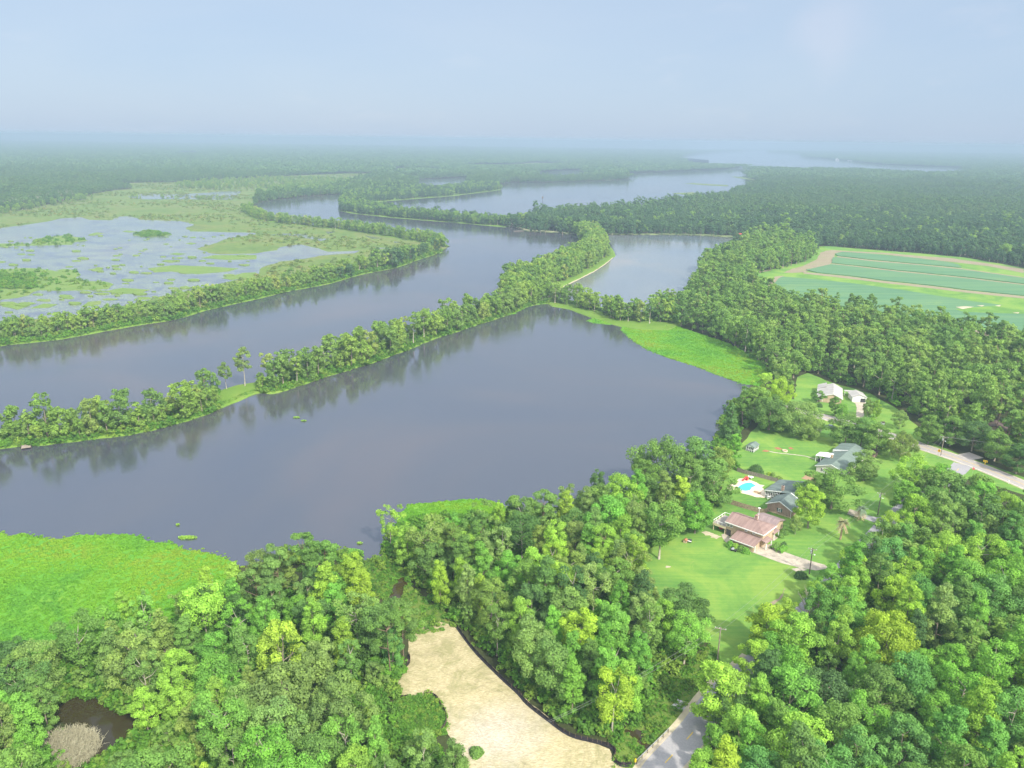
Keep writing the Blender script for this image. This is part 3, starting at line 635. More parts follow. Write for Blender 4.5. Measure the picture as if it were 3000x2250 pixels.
sheet('rough_grass', rough_edge(rough, 0.5, 3), 0.08, M['rough_grass'])
tangle = ground(q2([(500, 1480), (540, 1380), (560, 1250), (590, 1195), (700, 1195), (800, 1185), (880, 1250), (905, 1330), (905, 1440), (700, 1500)]))
sheet('rough_grass', tangle, 0.08, M['rough_grass'])
verge = ground(q5([(280, 1330), (480, 1230), (700, 1000), (780, 830), (1000, 640), (1150, 520), (1400, 330), (1500, 420), (1480, 520), (1330, 640), (1330, 900), (1230, 990), (1180, 1090), (960, 1290), (740, 1500), (560, 1690), (330, 1680), (380, 1450)]))
sheet('rough_grass', rough_edge(verge, 0.4, 3), 0.07, M['rough_grass'])

# ---- the straw-covered clearing
clear_px = q2([(670, 790), (700, 755), (800, 742), (850, 705), (935, 735), (972, 760), (1060, 880), (1200, 1005), (1340, 1145), (1480, 1270), (1600, 1370), (1720, 1460), (1860, 1495), (1955, 1540), (1985, 1600), (2060, 1660), (2080, 1900), (1040, 1900), (1010, 1720), (1045, 1620), (960, 1530), (905, 1430), (895, 1330), (870, 1250), (800, 1190), (700, 1198), (590, 1200), (575, 1130), (590, 1050), (650, 1000), (660, 930), (655, 850)])
CLEAR = ground(clear_px)
sheet('straw_clearing', rough_edge(CLEAR, 0.25, 1.5), 0.16, M['straw'])

# ---- mown yards
yard_px = [(1560, 1055), (1570, 1010), (1600, 960), (1650, 905), (1715, 868), (1722, 815), (1745, 806), (1800, 828), (1880, 850), (1940, 885), (1985, 925), (2000, 985), (1985, 1060), (1955, 1110), (1905, 1165), (1845, 1215), (1765, 1262), (1735, 1320), (1690, 1345), (1620, 1430), (1565, 1460), (1528, 1430), (1535, 1390), (1440, 1380), (1392, 1330), (1375, 1260), (1366, 1190), (1425, 1165), (1490, 1122), (1535, 1085)]
YARD = ground(yard_px)
sheet('lawn', rough_edge(YARD, 0.5, 4), 0.10, M['lawn'])
verge_n = ground([(1690, 860), (1760, 868), (1830, 885), (1900, 905), (1960, 935), (2010, 955), (2080, 985), (2140, 1005), (2230, 1038), (2400, 1120), (2400, 1150), (2230, 1075), (2120, 1040), (2060, 1030), (1990, 1005), (1930, 960), (1880, 935), (1800, 925), (1700, 893)])
sheet('lawn', verge_n, 0.08, M['lawn'])
for c, s in ((one(q3, 1000, 235), 1.0), (one(q3, 1090, 270), 1.0), (one(q3, 575, 595), .5)):
    X, Y, _ = G(*c); sheet('bare_patch', [(X + s * 2.0 * math.cos(t) * random.uniform(.5, 1.2), Y + s * 1.5 * math.sin(t) * random.uniform(.5, 1.2)) for t in np.linspace(0, 6.28, 13)[:-1]], 0.125, M['sand'])
strip = ground(q3([(1550, 1115), (1575, 1060), (1650, 1020), (1720, 960), (1800, 905), (1830, 830), (1850, 835), (1790, 950), (1720, 1010), (1640, 1060), (1610, 1120)]))
sheet('bare_patch', rough_edge(strip, .4, 1.5), 0.125, M['soil'])

# ---- farmland
FIELD = ground(r4([(-60, 1225), (60, 1200), (170, 1172), (300, 1138), (390, 1090), (425, 1010), (540, 1006), (700, 1022), (1000, 1044), (1400, 1076), (1700, 1104), (2000, 1155), (2212, 1196), (3200, 1420)])) + ground([(2700, 860), (2212, 752), (2014, 714), (1880, 690), (1750, 668), (1660, 648), (1630, 632), (1612, 615), (1622, 596)])
sheet('field_grass', rough_edge(FIELD, 0.6, 12), 0.06, M['lawn'])
def soil(pts): return sheet('dirt_track', rough_edge(ground(pts), .5, 6), 0.12, M['soil'])
soil(r4([(130, 1235), (200, 1205), (300, 1180), (420, 1122), (455, 1062), (500, 1045), (560, 1040), (700, 1050), (1000, 1064), (1300, 1090), (1600, 1112), (2000, 1172), (2212, 1205), (2212, 1240), (1900, 1180), (1600, 1145), (1300, 1112), (1000, 1078), (640, 1055), (575, 1072), (572, 1105), (540, 1162), (440, 1195), (310, 1232), (200, 1238)]))
soil(r4([(290, 1228), (420, 1240), (700, 1268), (1000, 1308), (1400, 1350), (1700, 1388), (2212, 1440), (3000, 1540), (3000, 1565), (2212, 1460), (1700, 1408), (1400, 1370), (1000, 1326), (700, 1288), (420, 1256), (310, 1245)]))
soil(r4([(600, 1094), (900, 1128), (1300, 1163), (1670, 1198), (2212, 1275), (2212, 1285), (1670, 1210), (1300, 1173), (900, 1140), (590, 1104)]))
soil(r4([(550, 1156), (800, 1182), (1100, 1217), (1700, 1277), (2212, 1336), (2212, 1347), (1700, 1288), (1100, 1228), (800, 1193), (545, 1165)]))
soil(r4([(20, 1375), (0, 1340), (20, 1300), (60, 1270), (130, 1262), (140, 1275), (80, 1300), (60, 1330), (40, 1385)]))
soil(r7([(1600, 425), (1760, 455), (2212, 540), (2700, 640), (2700, 670), (2212, 565), (1740, 480), (1620, 450)]))
soil(r7([(395, 200), (430, 150), (440, 100), (560, 88), (570, 96), (470, 112), (445, 150), (440, 180)]))
def crop(pts): return tag(MB().prism(rough_edge(ground(pts), .5, 8), 0.1, 0.75).build('crop_rows', M['crop']), 'level blue green crop growing in long rows', 'crop', None, 'stuff')
crop(r4([(125, 1275), (400, 1298), (700, 1330), (1100, 1382), (1450, 1440), (1800, 1495), (2212, 1545), (3000, 1640)]) + r7([(3200, 790), (2212, 520), (1900, 455), (1600, 418), (1100, 340), (800, 290), (560, 240), (580, 200), (620, 150)]))
crop(r4([(325, 1215), (430, 1192), (550, 1167), (800, 1195), (1100, 1230), (1700, 1290), (2212, 1349), (3000, 1440), (3000, 1530), (2212, 1437), (1700, 1385), (1400, 1347), (1000, 1304), (700, 1265), (420, 1237)]))
crop(r4([(560, 1108), (590, 1106), (900, 1142), (1300, 1175), (1670, 1212), (2212, 1287), (3000, 1390), (3000, 1430), (2212, 1334), (1700, 1275), (1100, 1215), (800, 1180), (548, 1154)]))
crop(r4([(580, 1075), (640, 1060), (900, 1078), (1300, 1115), (1550, 1148), (1640, 1168), (1672, 1192), (1640, 1192), (1300, 1161), (900, 1126), (600, 1092)]))
sheet('field_grass', rough_edge(ground(r4([(1620, 1560), (1750, 1545), (2000, 1525), (2212, 1530), (2600, 1560), (2600, 1620), (2212, 1600), (1900, 1590), (1700, 1585)])), 1.0, 4), 0.80, M['lawn'])
for q in ([(1620, 1540), (1700, 1535), (1780, 1540), (1680, 1560)], [(1960, 1530), (2010, 1522), (2000, 1538)], [(2110, 1590), (2170, 1586), (2160, 1598)], [(1800, 1527), (1870, 1525), (1850, 1537)]): sheet('bare_patch', ground(r4(q)), 0.86, M['sand'])
green_strip = ground(r3([(1600, 660), (1760, 645), (2140, 598), (2140, 620), (1950, 655), (1690, 690)])); sheet('field_grass', green_strip, 0.06, M['lawn'])
glade = ground(r3([(1150, 705), (1230, 698), (1285, 702), (1210, 740)])); sheet('field_grass', glade, 0.06, M['lawn'])
glade2 = ground(r3([(2050, 700), (2212, 680), (2212, 710), (2080, 735)])); sheet('field_grass', glade2, 0.06, M['lawn'])
tip_marsh = ground(r3([(1375, 548), (1500, 545), (1560, 540), (1660, 565), (1600, 590), (1520, 590), (1500, 566)])); sheet('marsh', tip_marsh, 0.2, M['marsh'])
spit = ground(r3([(1480, 466), (1560, 462), (1870, 480), (1860, 490), (1700, 482)])); sheet('marsh', spit, 0.2, M['marsh'])
spit2 = ground(r3([(1880, 405), (1980, 408), (2110, 432), (2130, 445), (2000, 425)])); sheet('marsh', spit2, 0.2, M['marsh'])

# ---- roads, drives, path
main_line = smooth_poly(ground([(1640, 872), (1700, 882), (1782, 902), (1840, 917), (1900, 935), (1960, 953), (1993, 966), (2060, 988), (2130, 1014), (2212, 1048), (2320, 1095)]), False, 3)
lane_line = smooth_poly(ground(q7([(900, 2150), (1245, 1659), (1540, 1330), (1930, 890)]) + [(1560, 1500), (1640, 1430), (1730, 1340), (1800, 1262), (1870, 1185), (1930, 1122), (1990, 1070), (2050, 1032), (2080, 1004)]), False, 3)
sheet('road_shoulder', offset(lane_line[:16], 4.6) + offset(lane_line[:16], -4.2)[::-1], 0.125, M['sand'])
ribbon('road', lane_line, 6.6, 0.14, M['grey_asphalt'])
ribbon('road_shoulder', main_line, 8.4, 0.12, M['sand'])
ribbon('road', main_line, 7.0, 0.16, M['asphalt'])
sheet('road', rough_edge(ground(q7([(1430, 460), (1490, 410), (1560, 315), (1700, 372), (1870, 430), (1960, 480), (1900, 640), (1790, 640), (1620, 545)])), .15, .8), 0.12, M['grey_asphalt'])
ribbon('road', ground(q8([(1150, 820), (1290, 770), (1440, 740)])), 6.5, 0.145, M['asphalt'])
def dashes(line, off, L, gap, w, z, mat, a=0.0, b=1e9):
    pl = polyline_pts(offset(line, off), 0.5); s = 0.0; mb = MB(); seg = []
    for p, q in zip(pl, pl[1:]):
        d = math.dist(p, q); on = (s % (L + gap)) < L and a < s < b
        if on:
            t = Vector((q[0] - p[0], q[1] - p[1])).normalized(); n = Vector((-t.y, t.x)) * w / 2
            mb.add([(p[0] + n.x, p[1] + n.y, z), (p[0] - n.x, p[1] - n.y, z), (q[0] - n.x, q[1] - n.y, z), (q[0] + n.x, q[1] + n.y, z)], [(0, 1, 2, 3)])
        s += d
    return tag(mb.build('road_marking', mat), kind='structure')
dashes(main_line, 0.1, 1e9, 1, .22, 0.20, M['yellow_line']); dashes(main_line, 3.2, 1e9, 1, .16, 0.20, M['white_line']); dashes(main_line, -3.2, 1e9, 1, .3, 0.20, M['white_line'])
dashes(lane_line, 0, 3.0, 6.0, .2, 0.18, M['yellow_line'])
drive_pink = ground(r8([(545, 1290), (560, 1268), (620, 1232), (720, 1232), (785, 1278), (900, 1322), (1020, 1362), (1150, 1398), (1180, 1425), (1080, 1445), (940, 1420), (800, 1385), (680, 1340)]))
sheet('driveway', drive_pink, 0.15, M['concrete'])
sheet('driveway', ground(r8([(880, 1432), (950, 1420), (1010, 1440), (930, 1462)])), 0.152, M['concrete'])
drive_grey = ground(p8([(860, 740), (930, 615), (1050, 650), (1380, 770), (1560, 815), (1700, 825), (1850, 815), (1990, 730), (2100, 760), (1950, 900), (1800, 960), (1760, 1050), (1620, 1230), (1480, 1190), (1610, 1060), (1610, 1000), (1530, 945), (1330, 870), (1100, 815)]))
sheet('driveway', drive_grey, 0.15, M['grey_asphalt'])
sheet('driveway', ground(p8([(865, 735), (930, 618), (1050, 655), (1385, 775), (1330, 868), (1100, 812)])), 0.19, M['concrete'])
drive_white = ground(pw([(1095, 548), (1140, 570), (1160, 640), (1150, 760), (1135, 900), (1260, 900), (1278, 760), (1290, 660), (1310, 552)]))
sheet('driveway', drive_white, 0.15, M['concrete'])
ribbon('footpath', smooth_poly(ground(pg([(740, 735), (900, 768), (1270, 808), (1560, 845), (1700, 885), (1830, 925)])), False, 3), 0.7, 0.15, M['concrete'])
patio = ground(p1([(400, 800), (560, 760), (640, 900), (640, 1040), (520, 1010), (430, 900)])); sheet('patio', patio, 0.14, M['concrete'])
bed = ground(pg([(1480, 1360), (1640, 1250), (1790, 1270), (1950, 1330), (1840, 1460), (1690, 1420)])); sheet('garden_bed', rough_edge(bed, .2, 1.5), 0.16, M['garden_soil'])
for q in ([(560, 730), (640, 700), (760, 725), (680, 750)], [(840, 650), (950, 640), (1060, 690), (930, 695)], [(1180, 650), (1240, 635), (1310, 680), (1220, 690)]): sheet('mulch_bed', ground(pg(q)), 0.14, M['mulch'])
deck_px = p2([(225, 235), (300, 190), (420, 182), (560, 230), (720, 290), (780, 335), (900, 352), (830, 400), (880, 440), (930, 640), (800, 640), (700, 638), (560, 592), (350, 542), (190, 500), (240, 450), (60, 478), (10, 440), (20, 385), (110, 320), (220, 300)])
pool_px = p2([(265, 410), (310, 360), (400, 312), (500, 286), (590, 295), (625, 325), (692, 355), (645, 392), (582, 420), (572, 452), (540, 478), (430, 492), (330, 470), (280, 440)])
sheet('pool_terrace', smooth_poly(ground(deck_px), True, 2), 0.18, M['pool_deck'])
pl = smooth_poly(ground(pool_px), True, 3); cx, cy = np.mean(pl, axis=0)
pool = thing('swimming_pool', 'turquoise kidney shaped swimming pool behind the brick house', 'pool', (cx, cy, 0))
loc = [(x - cx, y - cy) for x, y in pl]
cop = MB(); out = [(x * 1.13, y * 1.13) for x, y in loc]; n = len(loc)
cop.add([(x, y, 0.26) for x, y in loc] + [(x, y, 0.26) for x, y in out] + [(x, y, 0.0) for x, y in loc] + [(x, y, 0.10) for x, y in out], [f for i in range(n) for j in [(i + 1) % n] for f in ((i, j, n + j, n + i), (2 * n + i, 2 * n + j, j, i), (n + i, n + j, 3 * n + j, 3 * n + i))])
cop.build('coping', M['white'], pool)
MB().prism(loc, 0.19, 0.215).build('pool_water', M['pool_tile'], pool)
# ================================================================== TREES
class Ext(MB):
    mat = None
PROTO = {}
def proto(kind, n, Rr, zb, zt, prof, nl, lob, nc, cs, rad, bark, **kw):
    PROTO[kind] = []
    for k in range(n):
        s = sum(map(ord, kind)) * 7 + k * 131
        g = np.random.default_rng(s); rr = Rr * g.uniform(.88, 1.12); top = zt * g.uniform(.93, 1.07)
        cm, L = crown(kind + '_crown', s, rr, zb, top, prof, nl, lob, nc, cs, M['leaf'], **kw)
        tm = trunk_shape(s, L, top, rad, nb=9)
        me = bpy.data.meshes.new(kind + '_trunk'); me.from_pydata(tm.v, [], tm.f); me.materials.append(M[bark]); me.polygons.foreach_set('use_smooth', [True] * len(tm.f))
        PROTO[kind].append((cm, me, rr, top))
proto('round', 6, 5.3, 3.2, 16, 'round', 34, .30, 9000, .38, .26, 'bark')
proto('tall', 4, 3.7, 2.5, 18, 'tall', 34, .36, 7600, .37, .22, 'bark')
proto('vase', 4, 5.4, 5.0, 16, 'vase', 26, .31, 7000, .38, .28, 'pale_bark', sparse=.95)
proto('airy', 3, 4.4, 5.0, 16.5, 'vase', 24, .25, 3400, .36, .24, 'pale_bark')
proto('broad', 3, 8.2, 2.6, 13, 'broad', 52, .23, 15000, .40, .45, 'bark')
proto('small', 3, 2.6, 1.0, 7, 'round', 16, .36, 2300, .34, .10, 'bark')
proto('tuft', 2, 2.9, 7.5, 15.5, 'round', 26, .36, 3200, .36, .20, 'pale_bark')
proto('pine', 4, 4.0, 9.0, 20, 'pine', 20, .34, 6400, .34, .24, 'dark_bark', flat=.55)
proto('cypress', 4, 3.5, 1.2, 17, 'cone', 40, .40, 8000, .34, .25, 'bark')

COLOURS = {'lime': ((.148, .245, .048), 'lime green'), 'yellow': ((.165, .24, .04), 'yellow green'), 'fresh': ((.10, .21, .046), 'fresh green'), 'mid': ((.088, .158, .05), 'mid green'),
           'olive': ((.115, .168, .055), 'olive green'), 'deep': ((.055, .105, .042), 'dark green'), 'grey': ((.118, .182, .066), 'grey green'), 'blue': ((.08, .178, .055), 'blue green')}
SHAPES = {'round': 'rounded', 'tall': 'tall narrow', 'vase': 'fan shaped', 'airy': 'thin crowned', 'broad': 'broad spreading', 'small': 'small', 'tuft': 'tufted', 'pine': '', 'cypress': ''}
CAND = []   # every nearby tree: x, y, kind, colour, scale, zone, label
def near(pts, x, y, d): return any((x - a) ** 2 + (y - b) ** 2 < d * d for a, b in pts)
OCC = []    # (x, y, r) of trunks placed so far
def free(x, y, r): return all((x - a) ** 2 + (y - b) ** 2 > (0.74 * (r + c)) ** 2 for a, b, c in OCC if abs(x - a) < 16 and abs(y - b) < 16)
def put(x, y, kind, col, s, zone, label=None, force=False):
    r = PROTO[kind][0][2] * s
    if not force and not free(x, y, r): return False
    OCC.append((x, y, r)); CAND.append(dict(x=x, y=y, kind=kind, col=col, s=s, zone=zone, label=label)); return True
def at_top(px, py, h): return G(px, py, h)[:2]
H0 = {k: sum(p[3] for p in v) / len(v) for k, v in PROTO.items()}
def feature(px, py, h, kind, col, label, zone='yard', wide=1.0):
    x, y = at_top(px, py, h); s = h / H0[kind]
    OCC.append((x, y, PROTO[kind][0][2] * s * wide * .8)); CAND.append(dict(x=x, y=y, kind=kind, col=col, s=s, zone=zone, label=label, wide=wide))

# trees that stand out in the photograph, by the point of their top and their height
for a in [
    (484, 780, 15, 'tuft', 'olive', 'lone slim tree with a round tuft on the levee gap, nearer the middle', 'gap', 1.0),
    (522, 757, 19, 'tuft', 'grey', 'lone tall pale trunked tree at the right end of the levee gap', 'gap', 1.1),
    (466, 822, 8, 'cypress', 'fresh', 'small pointed green tree at the left end of the levee gap', 'gap', .8),
    (1582, 864, 18, 'cypress', 'deep', 'dark pointed evergreen on the lagoon bank nearest the open water', 'yard', 1.15),
    (1612, 838, 17, 'cypress', 'mid', 'mid green pointed evergreen just behind the darkest lagoon bank evergreen', 'yard', 1.2),
    (1655, 812, 15, 'round', 'lime', 'lime topped tree above the pointed evergreens on the lagoon bank', 'yard', 1.1),
    (1692, 818, 15, 'round', 'yellow', 'yellow green tree between the white house and the lagoon bank', 'yard', 1.0),
    (1668, 858, 15, 'broad', 'mid', 'huge mid green oak behind the small screened hut', 'yard', .95),
    (1728, 874, 13, 'broad', 'olive', 'huge olive green oak whose branches cover the parked cars', 'yard', 1.05),
    (1636, 836, 16, 'round', 'mid', 'tall mid green tree at the back of the oaks, nearest the lagoon', 'yard', 1.35),
    (1752, 902, 9, 'broad', 'olive', 'low wide oak bough reaching over the parked cars', 'yard', .9),
    (1546, 1002, 15, 'round', 'mid', 'broad mid green tree left of the pool terrace', 'yard', 1.35),
    (1508, 1066, 14, 'round', 'fresh', 'fresh green tree left of the white deck of the rose roofed house', 'yard', 1.15),
    (1868, 905, 12, 'round', 'mid', 'rounded oak between the two oaks behind the green roof', 'yard', 1.4),
    (1590, 936, 12, 'tall', 'fresh', 'fresh green tree between the dark shore tree and the screened hut', 'yard', 1.2),
    (1508, 950, 20, 'round', 'mid', 'tall dark shore tree left of the swimming pool', 'yard', 1.25),
    (1560, 965, 15, 'round', 'olive', 'olive tree overhanging the pool terrace from the left', 'yard', 1.0),
    (1757, 1050, 15, 'round', 'lime', 'lime green oval tree in front of the brick house', 'yard', 1.05),
    (1722, 1118, 6, 'small', 'olive', 'small olive tree at the foot of the oval lime green tree', 'yard', 1.0),
    (1806, 1018, 14, 'round', 'mid', 'mid green tree behind the oval lime green tree', 'yard', 1.7),
    (1766, 1030, 12, 'round', 'mid', 'mid green tree just behind the brick house gable ridge', 'yard', .8),
    (1874, 976, 11.5, 'round', 'grey', 'grey green spreading oak against the white gabled green roof house', 'yard', 1.55),
    (1834, 903, 12, 'round', 'mid', 'dark spreading oak behind the green roof, left of the pair', 'yard', 1.6),
    (1900, 920, 12, 'round', 'mid', 'spreading oak behind the brown annex of the green roof house', 'yard', 1.5),
    (1952, 940, 11, 'broad', 'olive', 'olive oak between the brown annex and the main road', 'yard', .65),
    (1808, 858, 9, 'round', 'mid', 'mid green tree before the white house', 'yard', 1.0),
    (1822, 875, 7, 'round', 'fresh', 'smaller fresh green tree before the white house, nearest the road', 'yard', .9),
    (1879, 862, 9, 'round', 'olive', 'olive tree right of the white house driveway', 'yard', .85),
    (1898, 866, 8.5, 'round', 'lime', 'lime tree right of the white house driveway', 'yard', .8),
    (1889, 895, 4, 'small', 'lime', 'tiny lime sapling on the lawn beside the white well', 'yard', .7),
    (1768, 845, 6, 'small', 'mid', 'small bushy tree at the left corner of the white house', 'yard', 1.3),
    (2015, 900, 12, 'round', 'mid', 'dark spreading oak beyond the road, leftmost of the row', 'roadside', 1.45),
    (2062, 905, 12, 'round', 'mid', 'dark spreading oak beyond the road, behind the sign pole', 'roadside', 1.45),
    (2110, 915, 12, 'round', 'deep', 'dark spreading oak beyond the road, above the arrow sign', 'roadside', 1.45),
    (2160, 935, 12, 'round', 'mid', 'dark spreading oak beyond the road, right of the arrow sign', 'roadside', 1.45),
    (2208, 960, 12, 'round', 'deep', 'dark spreading oak beyond the road at the picture edge', 'roadside', 1.45),
    (1948, 890, 8, 'round', 'olive', 'olive tree at the near end of the white house lawn', 'roadside', 1.0),
    (2085, 880, 9, 'round', 'lime', 'light lime tree among the dark roadside oaks', 'roadside', 1.0),
    (1668, 1312, 13, 'round', 'yellow', 'big yellow green tree at the lawn corner above the lane', 'lane', 1.35),
    (1706, 1296, 10, 'round', 'lime', 'lime tree behind the bare dead tree by the big lawn', 'lane', 1.0),
    (1780, 1345, 10, 'airy', 'grey', 'pale thin tree right of the bare dead tree', 'lane', .6),
    (1560, 1440, 15, 'round', 'lime', 'bright lime tree leaning over the lane bend', 'lane', 1.2),
    (1640, 1392, 10, 'round', 'lime', 'lime tree between the pale utility pole and the bare dead tree', 'lane', 1.15),
    (1668, 1372, 10, 'round', 'fresh', 'fresh green tree at the foot of the bare dead tree', 'lane', 1.1),
    (1548, 1572, 10, 'round', 'fresh', 'fresh green tree crowding the right edge of the lane, lower', 'lane', 1.0),
    (1585, 1478, 11, 'round', 'mid', 'mid green tree crowding the right edge of the lane, upper', 'lane', 1.1),
    (1610, 1545, 12, 'round', 'lime', 'bright lime tree right over the lowest stretch of lane', 'lane', 1.1),
    (1768, 1262, 10, 'round', 'lime', 'light green tree by the foot of the driveway pole', 'lane', 1.0),
    (1800, 1222, 12, 'round', 'fresh', 'fresh green tree over the lane below the sunlit palm', 'lane', 1.0),
    (1846, 1186, 12, 'round', 'lime', 'lime tree where the grey drive meets the lane, nearest the palm', 'lane', 1.0),
    (1888, 1158, 12, 'round', 'mid', 'mid green tree overhanging the end of the grey drive', 'lane', 1.0),
    (1926, 1112, 12, 'round', 'yellow', 'yellow green tree right of the grey drive mouth', 'lane', .95),
    (1962, 1040, 13, 'round', 'fresh', 'fresh green tree at the right end of the yards', 'lane', 1.1),
    (1985, 988, 14, 'round', 'lime', 'light lime tree below the main road pole, leftmost of its row', 'lane', 1.2),
    (2036, 1004, 13, 'round', 'fresh', 'fresh green tree below the stop sign, second of its row', 'lane', 1.2),
    (2078, 1024, 12, 'tall', 'mid', 'slim mid green tree just below the stop sign', 'lane', 1.0),
    (2128, 1048, 12, 'round', 'fresh', 'fresh green tree below the arrow sign', 'lane', 1.2),
    (2180, 1066, 12, 'round', 'lime', 'light lime tree below the main road at the picture edge', 'lane', 1.2),
    (2010, 1050, 14, 'round', 'mid', 'mid green tree behind the row below the stop sign', 'lane', 1.1),
    (1930, 1330, 15, 'broad', 'yellow', 'wide yellow green tree amid the blue green wood', 'corner', .8),
    (620, 1452, 13.5, 'broad', 'olive', 'very wide olive oak with pale limbs below the tangled scrub', 'pond', 1.15),
    (306, 1490, 11, 'round', 'lime', 'bright lime ball shaped tree at the near end of the brown pond', 'pond', .95),
    (402, 1505, 9, 'round', 'lime', 'lime tree right of the lime ball shaped tree', 'pond', .8),
    (498, 1492, 11, 'tall', 'fresh', 'fresh green leafy tree in front of the very wide olive oak', 'pond', 1.0),
    (330, 1445, 7, 'cypress', 'blue', 'small blue green cedar standing in the brown pond edge', 'pond', 1.0),
    (770, 1290, 15, 'airy', 'grey', 'bare limbed pale tree left of the clearing top', 'clearing', 1.2),
    (845, 1360, 12, 'tall', 'blue', 'dark blue green tree at the left side of the clearing', 'clearing', .9),
    (760, 1205, 14, 'round', 'yellow', 'yellow green tree between the shore pines and grassy gap', 'mat', .9),
    (951, 1205, 15, 'tall', 'yellow', 'yellow leaning tree behind the clearing, right of the grassy gap', 'cove', .75),
    (1036, 1240, 14, 'tall', 'yellow', 'gold tinted tree in the wood behind the clearing', 'fence', .9),
    (1125, 1295, 15, 'round', 'lime', 'tall lime tree near the middle of the silt fence', 'fence', .85),
    (1480, 1275, 14, 'round', 'deep', 'very dark tree at the lower left corner of the lawn', 'lawn edge', 1.15),
    (1432, 1090, 18, 'vase', 'mid', 'tall tree with bare trunk at the left edge of the lawn', 'lawn edge', 1.0),
    (840, 1090, 15, 'airy', 'lime', 'pale lime tree leaning over the cove water', 'cove', .9),
    (1292, 1012, 17, 'tall', 'deep', 'dark slim tree sticking up on the lagoon shore', 'shore', .8),
    (1440, 962, 19, 'broad', 'mid', 'massive shore tree, tallest crown along the lagoon bank', 'shore', .75),
]: feature(a[0], a[1], a[2], a[3], a[4], a[5], a[6], a[7])
for a in [(594, 1182, 19, 'shore pine with tall bare brown trunk by the weed mat'), (655, 1148, 20, 'tallest shore pine, beside the lagoon below the weed mat'), (700, 1172, 17, 'shore pine nearest the cove water'), (548, 1222, 16, 'shore pine leaning toward the weed mat'),
          (868, 1305, 17, 'pale trunked pine on the left edge of the clearing'), (838, 1330, 17, 'second pale trunked pine left of the clearing'), (978, 1140, 17, 'pine with brown trunk beside the cove'), (1040, 1118, 16, 'dark pine behind the weed filled cove'), (1175, 1060, 18, 'pine crown on the lagoon shore left of the slim dark tree')]:
    feature(a[0], a[1], a[2], 'pine', 'mid', a[3], 'pines', .95)
for a in [(240, 1345, 13, 'rounded cypress left of two above the brown pond'), (345, 1320, 15, 'rounded cypress right of two above the brown pond')]:
    feature(a[0], a[1], a[2], 'cypress', 'olive', a[3], 'pond', 1.35)

FRONT = MB  # (marker)
def wpoly(px): return ground(px)
ZA = wpoly([(-90, 1500), (50, 1452), (150, 1422), (230, 1402), (330, 1372), (420, 1345), (500, 1318), (560, 1290), (640, 1280), (720, 1288), (800, 1340), (852, 1420), (862, 1460), (850, 1500), (700, 1500), (700, 1560), (960, 1640), (1000, 1790), (-90, 1790)])
ZB = wpoly([(858, 1208), (885, 1170), (960, 1180), (1060, 1170), (1150, 1155), (1300, 1122), (1400, 1082), (1500, 1052), (1548, 1050), (1545, 1085), (1500, 1128), (1435, 1170), (1383, 1188), (1385, 1290), (1398, 1375), (1500, 1385), (1528, 1412), (1480, 1450), (1440, 1490), (1395, 1535), (1370, 1570), (1340, 1598), (1300, 1596), (1225, 1562), (1140, 1500), (1062, 1415), (1002, 1352), (960, 1320), (905, 1262)])
ZC = wpoly([(1640, 1500), (1700, 1440), (1735, 1400), (1772, 1345), (1800, 1300), (1852, 1262), (1900, 1210), (1940, 1160), (1965, 1115), (1990, 1085), (2060, 1072), (2130, 1090), (2212, 1120), (2360, 1190), (2360, 1790), (1480, 1790), (1500, 1690), (1540, 1605), (1600, 1545)])
RW = wpoly([(1345, 690), (1400, 686), (1450, 698), (1560, 734), (1655, 795), (1690, 850), (1718, 812), (1745, 803), (1800, 822), (1880, 846), (1940, 880), (1990, 905), (2080, 955), (2150, 978), (2400, 1060), (2700, 900), (2330, 785), (2212, 762), (2014, 722), (1880, 698), (1750, 676), (1660, 655), (1612, 618), (1622, 596), (1740, 568), (1757, 548), (1700, 520), (1634, 520), (1518, 590), (1500, 625), (1466, 672)])
LANE = polyline_pts(lane_line, 2.0); MAIN = polyline_pts(main_line, 2.0)
NO = [pond_sw, ditch, creek, CLEAR, rough, tangle, verge, drive_grey, drive_white, drive_pink]
